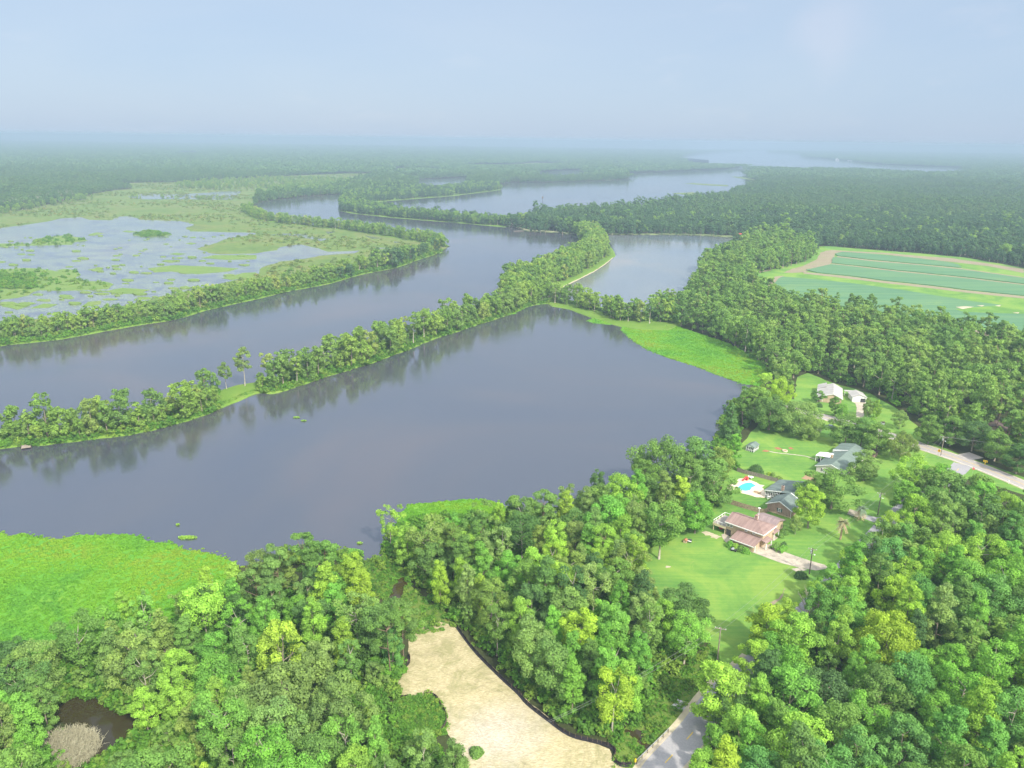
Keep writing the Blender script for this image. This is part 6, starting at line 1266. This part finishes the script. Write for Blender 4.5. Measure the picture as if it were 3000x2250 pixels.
# ---- palms
def palm(px, py, hgt, dead, label, fr_col):
    x, y, _ = G(px, py); t = thing('palm_tree', label, 'palm tree', (x, y, .05)); q = MB(); q.tube([(0, 0, 0), (.1, 0, hgt * .5), (.15, .1, hgt)], [.34, .26, .30], 9); q.build('trunk', M['palm_trunk'], t); gg = np.random.default_rng(int(px))
    for part, nf, e0, e1, mcol in (('fronds', 34, -.35, 1.3, fr_col), ('dry_fronds', 16, -1.25, -.5, (.42, .34, .20))):
        mb = MB()
        for k in range(nf):
            az = gg.uniform(0, 6.28); el = gg.uniform(e0, e1); L = gg.uniform(2.0, 2.7); d = Vector((math.cos(az), math.sin(az), 0)); s = Vector((-d.y, d.x, 0)); c0 = Vector((.15, .1, hgt)); pts = []
            for i in range(6): w_ = i / 5; pts.append(c0 + d * (L * w_ * math.cos(el * (1 - .3 * w_))) + Vector((0, 0, L * (w_ * math.sin(el) - .55 * w_ * w_))))
            for i in range(1, 6):
                for sgn in (-1, 1):
                    for off in (0, .5):
                        b0 = pts[i - 1].lerp(pts[i], off); b1 = pts[i - 1].lerp(pts[i], off + .35); tip = b1 + s * sgn * (.75 * (1 - abs(i / 5 - .45))) + d * .15 + Vector((0, 0, -.18)); mb.add([b0, b1, tip], [(0, 1, 2)])
            mb.add([pts[0] + s * .05, pts[2] + s * .04, pts[5], pts[2] - s * .04, pts[0] - s * .05], [(0, 1, 2, 3, 4)])
        mb.build(part, plain('palm_' + part, mcol, .8, .3, 2.0), t)
palm(*one(p8, 690, 1375), 6.2, True, 'sunlit yellowish palm with hanging dry fronds on the lawn', (.26, .27, .12))
palm(*one(p8, 1175, 868), 4.0, False, 'grey green palm in the middle of the drive', (.17, .24, .15))

# ================================================================== POLES, WIRES, SIGNS
POLES = {}
def pole(key, px, py, hgt, mat, label, arm=2.2, rz=0.0, trafo=True, lamp=True):
    x, y, _ = G(px, py); t = thing('utility_pole', label, 'utility pole', (x, y, 0), rz, 'wooden utility poles'); q = MB(); q.tube([(0, 0, 0), (0, 0, hgt)], [.17, .12], 8); q.build('pole', M[mat], t)
    q = MB(); q.box(-arm / 2, arm / 2, -.17, -.05, hgt - .45, hgt - .3); ca = q.build('crossarm', M['grey_pole'], t); q = MB()
    for u in (-arm / 2 + .1, -.3, arm / 2 - .1): q.tube([(u, -.11, hgt - .3), (u, -.11, hgt - .1)], .06, 6)
    q.build('insulators', M['lamp_glass'], ca)
    if trafo: q = MB(); q.tube([(-.32, 0, hgt - 1.75), (-.32, 0, hgt - .85)], .26, 10); q.build('transformer', M['grey_metal'], t)
    if lamp: q = MB(); q.tube([(0, 0, hgt - 2.0), (.5, 0, hgt - 1.85), (.75, 0, hgt - 1.9)], .035, 5); q.tube([(.72, 0, hgt - 2.05), (.72, 0, hgt - 1.85)], [.2, .1], 8); q.build('lamp', M['lamp_glass'], t)
    POLES[key] = (x, y, hgt, rz, arm)
pole('lane', *one(q5, 1480, 505), 9.5, 'grey_pole', 'pale slim utility pole in the rough grass above the lane bend', 2.6, R(-20), False, False)
pole('drive', 1748, 1241, 8.6, 'creosote', 'dark utility pole at the end of the stained driveway', 2.4, R(-25))
pole('palm', 1896, 1113, 8.4, 'creosote', 'dark utility pole on the lawn beside the grey drive', 2.4, R(-25))
pole('road', 2032, 985, 8.5, 'grey_pole', 'utility pole with pale crossarms beside the main road', 3.2, R(-35))
def wires(a, b, sag, label, b_xyz=None, n=2):
    xa, ya, ha, ra, wa = POLES[a]; A = Vector((xa, ya, ha - .1)); q = MB()
    for k in range(n):
        o = (k - (n - 1) / 2) * 1.6; s = A + Vector((math.cos(ra), math.sin(ra), 0)) * o
        e = Vector(b_xyz) + Vector((o * .5, 0, 0)) if b_xyz else Vector((POLES[b][0], POLES[b][1], POLES[b][2] - .1)) + Vector((math.cos(POLES[b][3]), math.sin(POLES[b][3]), 0)) * o
        q.tube([s.lerp(e, i / 14) - Vector((0, 0, sag * 4 * (i / 14) * (1 - i / 14))) for i in range(15)], .022, 4, 0, False)
    tag(q.build('power_line', M['wire']), label, 'power line', 'power lines between the poles')
wires('lane', 'drive', .9, 'pair of wires over the big lawn between the pale and dark poles'); wires('drive', 'palm', .7, 'pair of wires from the driveway pole past the palm')
wires('lane', None, 1.2, 'pair of wires from the pale pole toward the straw clearing', (*G(1180, 1640)[:2], 9.0)); wires('palm', 'road', 1.0, 'pair of wires above the wood to the main road pole'); wires('road', None, 1.0, 'wires following the main road past the arrow sign', (*G(2300, 1010)[:2], 8.5))
def flat_text(txt, size, mat, parent, name, loc_, rot):
    cu = bpy.data.curves.new(name, 'FONT'); cu.body = txt; cu.size = size; cu.align_x = 'CENTER'; cu.align_y = 'CENTER'; cu.extrude = .004
    tmp = bpy.data.objects.new(name, cu); COL.objects.link(tmp); bpy.context.view_layer.update(); me = bpy.data.meshes.new_from_object(tmp.evaluated_get(bpy.context.evaluated_depsgraph_get())); bpy.data.objects.remove(tmp)
    me.materials.clear(); me.materials.append(mat); o = bpy.data.objects.new(name, me); COL.objects.link(o); o.parent = parent; o.location = loc_; o.rotation_euler = rot
x, y, _ = G(*one(q8, 1378, 1042)); t = thing('stop_sign', 'red octagonal stop sign where the lane meets the main road', 'road sign', (x, y, .08), R(-30)); q = MB(); q.tube([(0, .03, 0), (0, .03, 2.3)], .035, 6); q.build('post', M['grey_metal'], t)
oc = [(.5 * math.cos(R(22.5 + 45 * k)), .5 * math.sin(R(22.5 + 45 * k))) for k in range(8)]
def plate(poly, z, th, mat, nm, par, y0=0.0): q = MB(); n = len(poly); q.add([(a, y0 - th, z + b) for a, b in poly] + [(a, y0, z + b) for a, b in poly], [tuple(range(n)), tuple(range(2 * n - 1, n - 1, -1))] + [(i, n + i, n + (i + 1) % n, (i + 1) % n) for i in range(n)]); return q.build(nm, mat, par)
bo = plate([(a * 1.08, b * 1.08) for a, b in oc], 2.1, .02, M['white'], 'border', t); plate(oc, 2.1, .012, M['red'], 'face', t, -.022); flat_text('STOP', .38, M['white'], t, 'lettering', (0, -.04, 2.1), (R(90), 0, 0))
x, y, _ = G(*one(q8, 1575, 900)); t = thing('arrow_sign', 'yellow board with black double arrow beside the main road', 'road sign', (x, y, .08), R(-38)); q = MB(); q.box(-.10, .10, 0, .08, 0, 1.4); q.build('post', M['yellow'], t); plate([(-.75, -.38), (.75, -.38), (.75, .38), (-.75, .38)], 1.6, .03, M['yellow'], 'board', t, -.01)
plate([(-.62, 0), (-.38, .22), (-.38, .08), (.38, .08), (.38, .22), (.62, 0), (.38, -.22), (.38, -.08), (-.38, -.08), (-.38, -.22)], 1.6, .008, M['black'], 'arrow', t, -.043)
x, y, _ = G(2026, 990); t = thing('warning_sign', 'orange yellow diamond sign on the verge by the roadside pole', 'road sign', (x, y, .08), R(-45)); q = MB(); q.tube([(0, .03, 0), (0, .03, 3.2)], .04, 6); q.build('post', M['grey_metal'], t); plate([(0, -.7), (.7, 0), (0, .7), (-.7, 0)], 3.2, .02, M['orange'], 'diamond', t); plate([(0, -.5), (.08, -.5), (.08, .1), (.2, .1), (0, .42), (-.2, .1), (-.08, .1), (-.08, -.5)], 3.2, .006, M['black'], 'arrow', t, -.023)
for (px, py), lab in ((one(q4, 1178, 365), 'white mailbox post at the edge of the tan house lawn'), (one(q8, 1530, 1110), 'small white marker post near the stop sign'), (one(q8, 1960, 1205), 'small white marker post further along the main road')):
    x, y, _ = G(px, py); t = thing('marker_post', lab, 'post', (x, y, .05)); q = MB(); q.box(-.06, .06, -.06, .06, 0, 1.0); q.build('post', M['white'], t); q = MB(); q.box(-.14, .14, -.25, .25, 1.0, 1.25); q.build('box', M['white'], t)
# guard rail and its yellow end marker
a_, b_ = G(*one(q7, 735, 1592)), G(*one(q7, 1395, 945)); t = thing('guardrail', 'galvanised guardrail on the lane bridge over the creek', 'guardrail', (a_[0], a_[1], .1), math.atan2(b_[1] - a_[1], b_[0] - a_[0])); L = math.dist(a_[:2], b_[:2])
q = MB(); q.add([(x_, y_, z_) for x_ in (0, L) for y_, z_ in ((0, .55), (.07, .63), (0, .70), (.07, .78), (0, .86), (-.04, .86), (-.02, .70), (-.04, .55))], [tuple(range(8)), tuple(range(15, 7, -1))] + [(i, (i + 1) % 8, 8 + (i + 1) % 8, 8 + i) for i in range(8)]); q.build('rail', M['grey_metal'], t)
for u in np.arange(.3, L, 2.0): q = MB(); q.box(u - .07, u + .07, -.2, -.05, 0, .82); q.build('post', M['grey_wood'], t)
q = MB(); q.box(0, L, -.75, -.28, 0, .12); q.build('kerb', M['concrete'], t)
x, y, _ = G(*one(q7, 738, 1600)); t = thing('end_marker', 'yellow marker board at the near end of the guardrail', 'marker', (x, y, .1)); q = MB(); q.box(-.03, .03, .02, .06, 0, 1.4); q.build('post', M['grey_metal'], t); q = MB(); q.box(-.16, .16, -.01, .015, .55, 1.45); q.build('board', M['yellow'], t)

# ================================================================== YARD THINGS
def car(px, py, rz, mat, label):
    x, y, _ = G(px, py); t = thing('parked_car', label, 'car', (x, y, .1), rz, 'cars parked under the oaks'); q = MB()
    prof = [(-2.2, .35), (-2.25, .75), (-1.9, .92), (-1.2, .98), (-.7, 1.42), (.75, 1.46), (1.5, 1.0), (2.1, .9), (2.25, .6), (2.2, .35)]; n = len(prof)
    q.add([(a, -.85 if b < 1.1 else -.68, b) for a, b in prof] + [(a, .85 if b < 1.1 else .68, b) for a, b in prof], [tuple(range(n)), tuple(range(2 * n - 1, n - 1, -1))] + [(i, n + i, n + (i + 1) % n, (i + 1) % n) for i in range(n)]); q.build('body', mat, t)
    q = MB(); q.add([(-1.12, -.72, 1.03), (-.72, -.60, 1.40), (-.72, .60, 1.40), (-1.12, .72, 1.03), (.80, -.60, 1.43), (1.42, -.72, 1.03), (1.42, .72, 1.03), (.80, .60, 1.43)], [(0, 1, 2, 3), (4, 5, 6, 7)]); 
    for v_ in q.v[:]: pass
    q.v = [(a + (-.03 if a < 0 else .03), b, c_ + .03) for a, b, c_ in q.v]; q.build('window', M['dark_glass'], t)
    for u in (-1.4, 1.4):
        for v_ in (-.82, .82): w_ = MB(); w_.tube([(u, v_ - .1, .32), (u, v_ + .1, .32)], .32, 12); w_.build('wheel', M['tyre'], t)
car(1744, 928, R(-25), M['car_white'], 'white car half hidden under the olive oak branches'); car(1762, 931, R(-25), M['car_white'], 'second white car, nearer the road, under the oak branches'); car(1793, 925, R(-25), M['car_blue'], 'dark slate car beside the round dark oak')
# pool things
x, y, _ = G(*one(p2, 455, 235)); t = thing('pool_slide', 'red plastic slide at the head of the swimming pool', 'slide', (x, y, .2), R(-60)); q = MB(); q.slab([(-.35, 0, 1.5), (.35, 0, 1.5), (.35, -1.9, .35), (-.35, -1.9, .35)], .1); q.box(-.45, -.36, -.05, .1, 0, 1.9); q.box(.36, .45, -.05, .1, 0, 1.9); q.build('chute', M['red'], t); q = MB(); q.box(-.3, .3, .12, .9, 0, 1.3); q.build('ladder', M['red'], t)
for (px, py), lab, mt in ((one(p2, 580, 195), 'round pale patio table on the grass beside the slide', 'white'), (one(p2, 1010, 660), 'white patio table in front of the screened porch', 'white')):
    x, y, _ = G(px, py); t = thing('patio_table', lab, 'table', (x, y, .18)); q = MB(); q.tube([(0, 0, .70), (0, 0, .76)], .8, 14); q.build('table_top', M[mt], t); q = MB(); q.tube([(0, 0, 0), (0, 0, .69)], [.3, .06], 8); q.build('stem', M[mt], t)
def chair(px, py, rz, lab, mat='white'):
    x, y, _ = G(px, py); t = thing('garden_chair', lab, 'chair', (x, y, .2), rz, 'garden chairs by the pool and porch'); q = MB(); q.box(-.25, .25, -.25, .25, .40, .45); q.build('seat', M[mat], t); q = MB(); q.box(-.25, .25, .22, .28, .46, .95); q.build('backrest', M[mat], t)
    for a in (-.22, .22):
        for b in (-.22, .22): q = MB(); q.box(a - .025, a + .025, b - .025, b + .025, 0, .39); q.build('leg', M[mat], t)
for px, py, rz, lab in ((*one(p2, 520, 185), .4, 'white chair between the slide and round table'), (*one(p2, 970, 690), 2.0, 'white chair left of the porch table'), (*one(p2, 1040, 640), -1.0, 'white chair behind the porch table')): chair(px, py, rz, lab)
x, y, _ = G(*one(p2, 725, 540)); t = thing('brick_planter', 'low brick planter wall on the terrace between pool and porch', 'planter', (x, y, .2), R(-41)); q = MB(); q.box(-1.2, 1.2, -.35, .35, 0, .55); q.build('wall', M['tan_brick'], t); q = MB(); q.box(-1.05, 1.05, -.2, .2, .552, .6); q.build('soil', M['garden_soil'], t)
x, y, _ = G(*one(p1, 735, 1245)); t = thing('garden_cart', 'dark garden cart with a silvery load by the carport bushes', 'cart', (x, y, .12), R(-30)); q = MB(); q.box(-1.0, .9, -.5, .5, .45, .6); q.box(-1.0, -.9, -.5, .5, .6, .9); q.box(.8, .9, -.5, .5, .6, .9); q.build('bed', M['charcoal'], t); q = MB(); q.add([(-.8, -.42, .62), (.1, -.42, .62), (.1, .42, .62), (-.8, .42, .62), (-.5, -.25, 1.0), (-.1, -.25, 1.0), (-.1, .25, 1.0), (-.5, .25, 1.0)], [(0, 3, 2, 1), (4, 5, 6, 7), (0, 1, 5, 4), (1, 2, 6, 5), (2, 3, 7, 6), (3, 0, 4, 7)]); q.build('load', M['grey_metal'], t)
for u in (-.6, .6):
    for v_ in (-.5, .5): q = MB(); q.tube([(u, v_ - .06, .22), (u, v_ + .06, .22)], .22, 10); q.build('wheel', M['tyre'], t)
x, y, _ = G(*one(q3, 765, 330)); t = thing('dog_house', 'small brown dog house under the trees left of the lawn', 'dog house', (x, y, .12), R(-30)); q = MB(); gable_wall(q, -.5, .5, -.6, .7, 1.1, 1.2); q.build('wall', M['tan_brick'], t); q = MB(); gable_roof(q, -.65, .65, -.75, .75, .74, 1.2, 'v', .05); q.build('roof', M['mulch'], t)
x, y, _ = G(*one(q3, 815, 330)); t = thing('covered_grill', 'black barbecue with white shelf beside the dog house', 'grill', (x, y, .12), R(-30)); q = MB(); q.tube([(-.5, 0, .75), (.5, 0, .75)], .36, 10); q.build('barrel', M['charcoal'], t); q = MB(); q.box(-.6, .6, -.75, -.38, .6, .66); q.build('shelf', M['white'], t)
for a in (-.4, .4): q = MB(); q.box(a - .04, a + .04, -.3, .3, 0, .45); q.build('leg', M['charcoal'], t)
x, y, _ = hp(-2.4, 4.2); t = thing('round_float', 'round red inflatable ring stored beneath the white deck', 'float', (x, y, .9), R(-43)); q = MB(); n, m_ = 16, 8
q.add([((.7 + .24 * math.cos(b)) * math.cos(a), .24 * math.sin(b), (.7 + .24 * math.cos(b)) * math.sin(a)) for a in [2 * math.pi * k / n for k in range(n)] for b in [2 * math.pi * k / m_ for k in range(m_)]], [(i * m_ + j, i * m_ + (j + 1) % m_, (i + 1) % n * m_ + (j + 1) % m_, (i + 1) % n * m_ + j) for i in range(n) for j in range(m_)]); q.build('ring', M['red'], t)

# ================================================================== FAR BUILDINGS AND WATERSIDE THINGS
def small_house(name, px, py, w_, d_, hgt, roof, wall, label, rz=0.0, cat='house'):
    x, y, _ = G(px, py); t = thing(name, label, cat, (x, y, .1), rz); q = MB(); gable_wall(q, -w_ / 2, w_ / 2, -d_ / 2, hgt, hgt * 1.5); q.box(-w_ / 2, w_ / 2, -d_ / 2 + .22, d_ / 2, 0, hgt - .02); q.build('wall', M[wall], t); r = MB(); gable_roof(r, -w_ / 2 - .5, w_ / 2 + .5, -d_ / 2 - .5, d_ / 2 + .5, hgt, hgt * 1.6, 'v', .2); r.build('roof', M[roof], t)
    q = MB(); q.box(-w_ * .28, w_ * .05, -d_ / 2 - .06, -d_ / 2 - .01, hgt * .3, hgt * .8); q.build('window', M['dark_glass'], t)
small_house('boat_house', *one(r3, 1975, 925), 9, 14, 2.8, 'red_roof', 'cream', 'red roofed boathouse on the far shore of the pale pond', R(75), 'boathouse')
small_house('boat_shelter', *one(r3, 2036, 938), 5, 6, 2.2, 'red_roof', 'dark_bark', 'small red roofed shelter right of the boathouse', R(75), 'shelter')
small_house('lake_house', *one(r2, 2200, 832), 10, 9, 3.2, 'pale_roof', 'pale_brick', 'grey lake house among trees on the river point', R(20))
small_house('shore_cabin', *one(r3, 1562, 838), 10, 7, 2.6, 'mauve_roof', 'tan_brick', 'low cabin under trees above the pale pond shore', R(10))
small_house('farm_shed', *one(r3, 1700, 722), 12, 8, 3, 'white', 'white', 'white shed roof glinting in the wood below the green strip', R(30), 'shed')
small_house('farm_shed', *one(r3, 1855, 772), 11, 8, 3, 'white', 'white', 'white shed roof deeper in the wood toward the boathouse', R(10), 'shed')
small_house('wood_cottage', *one(r3, 910, 692), 10, 8, 3.5, 'mauve_roof', 'cream', 'cottage roof showing between the trees of the river point', R(0))
small_house('white_tower_house', *one(r4, 600, 262), 22, 18, 9, 'white', 'white', 'tiny white building on the hazy far shore, left of two', R(0)); small_house('white_tower_house', *one(r4, 706, 268), 24, 18, 8, 'white', 'white', 'tiny white building on the hazy far shore, right of two', R(0))
small_house('lane_house', *one(q8, 1720, 385), 9, 8, 3.0, 'brown_roof', 'tan_brick', 'dark roofed house hidden in the wood behind the roadside oaks', R(-30))
def dock(px, py, L, w_, rz, label):
    x, y, _ = G(px, py); t = thing('dock', label, 'dock', (x, y, 0.1), rz, 'small wooden docks'); q = MB()
    for k in range(int(L / .3)): q.box(k * .3, k * .3 + .27, -w_ / 2, w_ / 2, .5, .58)
    q.build('decking', M['grey_pole'], t); s = MB(); s.box(-.05, L, -w_ / 2 + .02, -w_ / 2 + .14, .36, .499); s.box(-.05, L, w_ / 2 - .14, w_ / 2 - .02, .36, .499); s.build('stringer', M['grey_pole'], t)
    for u in np.linspace(.2, L - .2, 4):
        for v_ in (-w_ / 2, w_ / 2): q = MB(); q.tube([(u, v_, -.6), (u, v_, 1.2)], .1, 6); q.build('piling', M['creosote'], t)
dock(*one(r5, 172, 890), 6.0, 3.4, R(-60), 'small grey wooden dock sticking out of the near levee'); dock(*one(r3, 95, 878), 14, 4, R(200), 'pale floating dock by the footpath of the river point')
x, y, _ = G(*one(r3, 264, 622)); t = thing('channel_marker', 'lone dark marker pile standing in the wide lake', 'marker', (x, y, 0)); q = MB(); q.tube([(0, 0, -.5), (0, 0, 7)], .35, 8); q.build('pile', M['creosote'], t); q = MB(); q.box(-1.6, 1.6, -.9, .9, 7.0, 10.0); q.build('nest_box', M['dark_bark'], t)

# ================================================================== AIR, SKY, SUN, CAMERA
hz = MB(); hz.box(-46000, 46000, -900, 46000, -1.6, 124.0)
hm, nt, out = new_mat('haze_air'); pv = nd(nt, 'ShaderNodeVolumePrincipled'); pv.inputs['Color'].default_value = HAZE_C; pv.inputs['Density'].default_value = HAZE; pv.inputs['Anisotropy'].default_value = HAZE_G
nt.links.new(pv.outputs[0], out.inputs['Volume'])
try: hm.cycles.homogeneous_volume = True
except Exception: pass
tag(hz.build('haze', hm), 'pale summer haze lying over the whole landscape', 'haze', None, 'stuff')

w = bpy.data.worlds.new('World'); SC.world = w; w.use_nodes = True; nt = w.node_tree; nt.nodes.clear()
EL, AZ = R(SUN_EL), R(SUN_AZ)      # azimuth of the sun, clockwise from the way the camera looks
sky = nd(nt, 'ShaderNodeTexSky', sky_type='NISHITA'); sky.sun_disc = False; sky.sun_elevation = EL; sky.sun_rotation = AZ; sky.air_density = 1.0; sky.dust_density = 1.0; sky.ozone_density = 1.0; sky.altitude = 120
b1 = nd(nt, 'ShaderNodeBackground'); b1.inputs['Strength'].default_value = SKY_S; nt.links.new(sky.outputs[0], b1.inputs[0])
# the veil of high thin cloud that whitens the whole sky
tc = nd(nt, 'ShaderNodeTexCoord'); mp = nd(nt, 'ShaderNodeMapping'); mp.inputs['Scale'].default_value = (1.0, 1.0, 3.0); nt.links.new(tc.outputs['Generated'], mp.inputs[0])
nz = noise(nt, 1.6, 5, 0.55, 0.6, mp.outputs[0]); vc = ramp(nt, nz, [(0.35, VEIL_A), (0.7, VEIL_B)])
n2 = noise(nt, 7.0, 5, 0.6, 0.3, mp.outputs[0]); pf = ramp(nt, n2, [(0.60, (0, 0, 0)), (0.72, (1, 1, 1))]); vc = mixc(nt, mixc(nt, 1.0, pf, (.22, .22, .22), 'MULTIPLY'), vc, (VEIL_B[0] * 1.25, VEIL_B[1] * 1.12, VEIL_B[2] * 1.05))
D0 = Vector((1780 - W / 2, F, -(70 - H / 2))).normalized(); D0 = Vector((D0.x, D0.y * cp + D0.z * sp, D0.z * cp - D0.y * sp))      # the one soft cloud, high on the right
dm = nd(nt, 'ShaderNodeVectorMath', operation='DISTANCE'); dm.inputs[1].default_value = D0
n3 = nd(nt, 'ShaderNodeTexNoise'); n3.inputs['Scale'].default_value = 9.0; n3.inputs['Detail'].default_value = 5.0; nt.links.new(tc.outputs['Generated'], n3.inputs['Vector'])
ds = nd(nt, 'ShaderNodeVectorMath', operation='SCALE'); ds.inputs['Scale'].default_value = .09; nt.links.new(n3.outputs['Color'], ds.inputs[0]); da = nd(nt, 'ShaderNodeVectorMath', operation='ADD'); nt.links.new(tc.outputs['Generated'], da.inputs[0]); nt.links.new(ds.outputs[0], da.inputs[1]); sb = nd(nt, 'ShaderNodeVectorMath', operation='SUBTRACT'); sb.inputs[1].default_value = (.045, .045, .045); nt.links.new(da.outputs[0], sb.inputs[0]); nt.links.new(sb.outputs[0], dm.inputs[0])
cm_ = nd(nt, 'ShaderNodeMapRange'); nt.links.new(dm.outputs['Value'], cm_.inputs[0]); cm_.inputs[1].default_value = .012; cm_.inputs[2].default_value = .062; cm_.inputs[3].default_value = .42; cm_.inputs[4].default_value = 0.0; cm_.interpolation_type = 'SMOOTHSTEP'
vc = mixc(nt, cm_.outputs[0], vc, (.78, .83, 1.0))
# hazy air glows widely round the sun (behind the camera)
dt = nd(nt, 'ShaderNodeVectorMath', operation='DOT_PRODUCT'); nt.links.new(tc.outputs['Generated'], dt.inputs[0]); dt.inputs[1].default_value = (math.sin(AZ) * math.cos(EL), math.cos(AZ) * math.cos(EL), math.sin(EL))
au = nd(nt, 'ShaderNodeMapRange'); au.interpolation_type = 'SMOOTHSTEP'; nt.links.new(dt.outputs['Value'], au.inputs[0]); au.inputs[1].default_value = -.1; au.inputs[2].default_value = 1.0; au.inputs[3].default_value = 0.0; au.inputs[4].default_value = 1.0
vb = nd(nt, 'ShaderNodeVectorMath', operation='SCALE'); vb.inputs[0].default_value = (AUREOLE, AUREOLE * .95, AUREOLE * .88); nt.links.new(au.outputs[0], vb.inputs['Scale'])
vc = mixc(nt, 1.0, vc, vb.outputs[0], 'ADD')
b2 = nd(nt, 'ShaderNodeBackground'); b2.inputs['Strength'].default_value = VEIL_S; nt.links.new(vc, b2.inputs[0])
ad = nd(nt, 'ShaderNodeAddShader'); nt.links.new(b1.outputs[0], ad.inputs[0]); nt.links.new(b2.outputs[0], ad.inputs[1]); wo = nd(nt, 'ShaderNodeOutputWorld'); nt.links.new(ad.outputs[0], wo.inputs[0])
sl = bpy.data.lights.new('sun', 'SUN'); sl.energy = SUN_E; sl.angle = R(SUN_ANG); sl.color = (1.0, .94, .80); so = bpy.data.objects.new('sun', sl); COL.objects.link(so)
so.location = (0, 0, 300); so.rotation_euler = Vector((-math.sin(AZ) * math.cos(EL), -math.cos(AZ) * math.cos(EL), -math.sin(EL))).to_track_quat('-Z', 'Y').to_euler()

cam = bpy.data.cameras.new('camera'); cam.sensor_width = 36.0; cam.lens = 36.0 * F / W; cam.clip_start = 1.0; cam.clip_end = 120000.0
co = bpy.data.objects.new('camera', cam); COL.objects.link(co)
Rv = Vector((cr, sr * sp, sr * cp)); Uv = Vector((-sr, cr * sp, cr * cp)); Fv = Vector((0, cp, -sp))
co.matrix_world = Matrix(((Rv.x, Uv.x, -Fv.x, 0), (Rv.y, Uv.y, -Fv.y, 0), (Rv.z, Uv.z, -Fv.z, HC), (0, 0, 0, 1)))
SC.camera = co
SC.render.resolution_x, SC.render.resolution_y = 1024, 768
vs = SC.view_settings; vs.view_transform = 'Standard'; vs.look = 'None'; vs.exposure = EXPOSURE; vs.gamma = 1.0; vs.use_curve_mapping = False
cy = SC.cycles; cy.max_bounces = 6; cy.diffuse_bounces = 3; cy.glossy_bounces = 2; cy.transmission_bounces = 2; cy.volume_bounces = 1; cy.transparent_max_bounces = 8; cy.caustics_reflective = False; cy.caustics_refractive = False; cy.use_denoising = True
print('TREES', len(CAND), 'kept', len(keep), len(keep_con), 'rest', len(rest), 'lev', len(lev_pts), 'mid', len(mid_pts), 'far', len(far_pts), 'pat', len(pat_pts), 'under', len(up), 'weed', len(wp))
from collections import Counter
cn = Counter(o['label'] for o in SC.objects if 'label' in o and not o.get('kind')); print('DUP', [(k, v) for k, v in cn.items() if v > 1][:20]); print('LONG', [k for k in cn if not 4 <= len(k.split()) <= 16][:10])
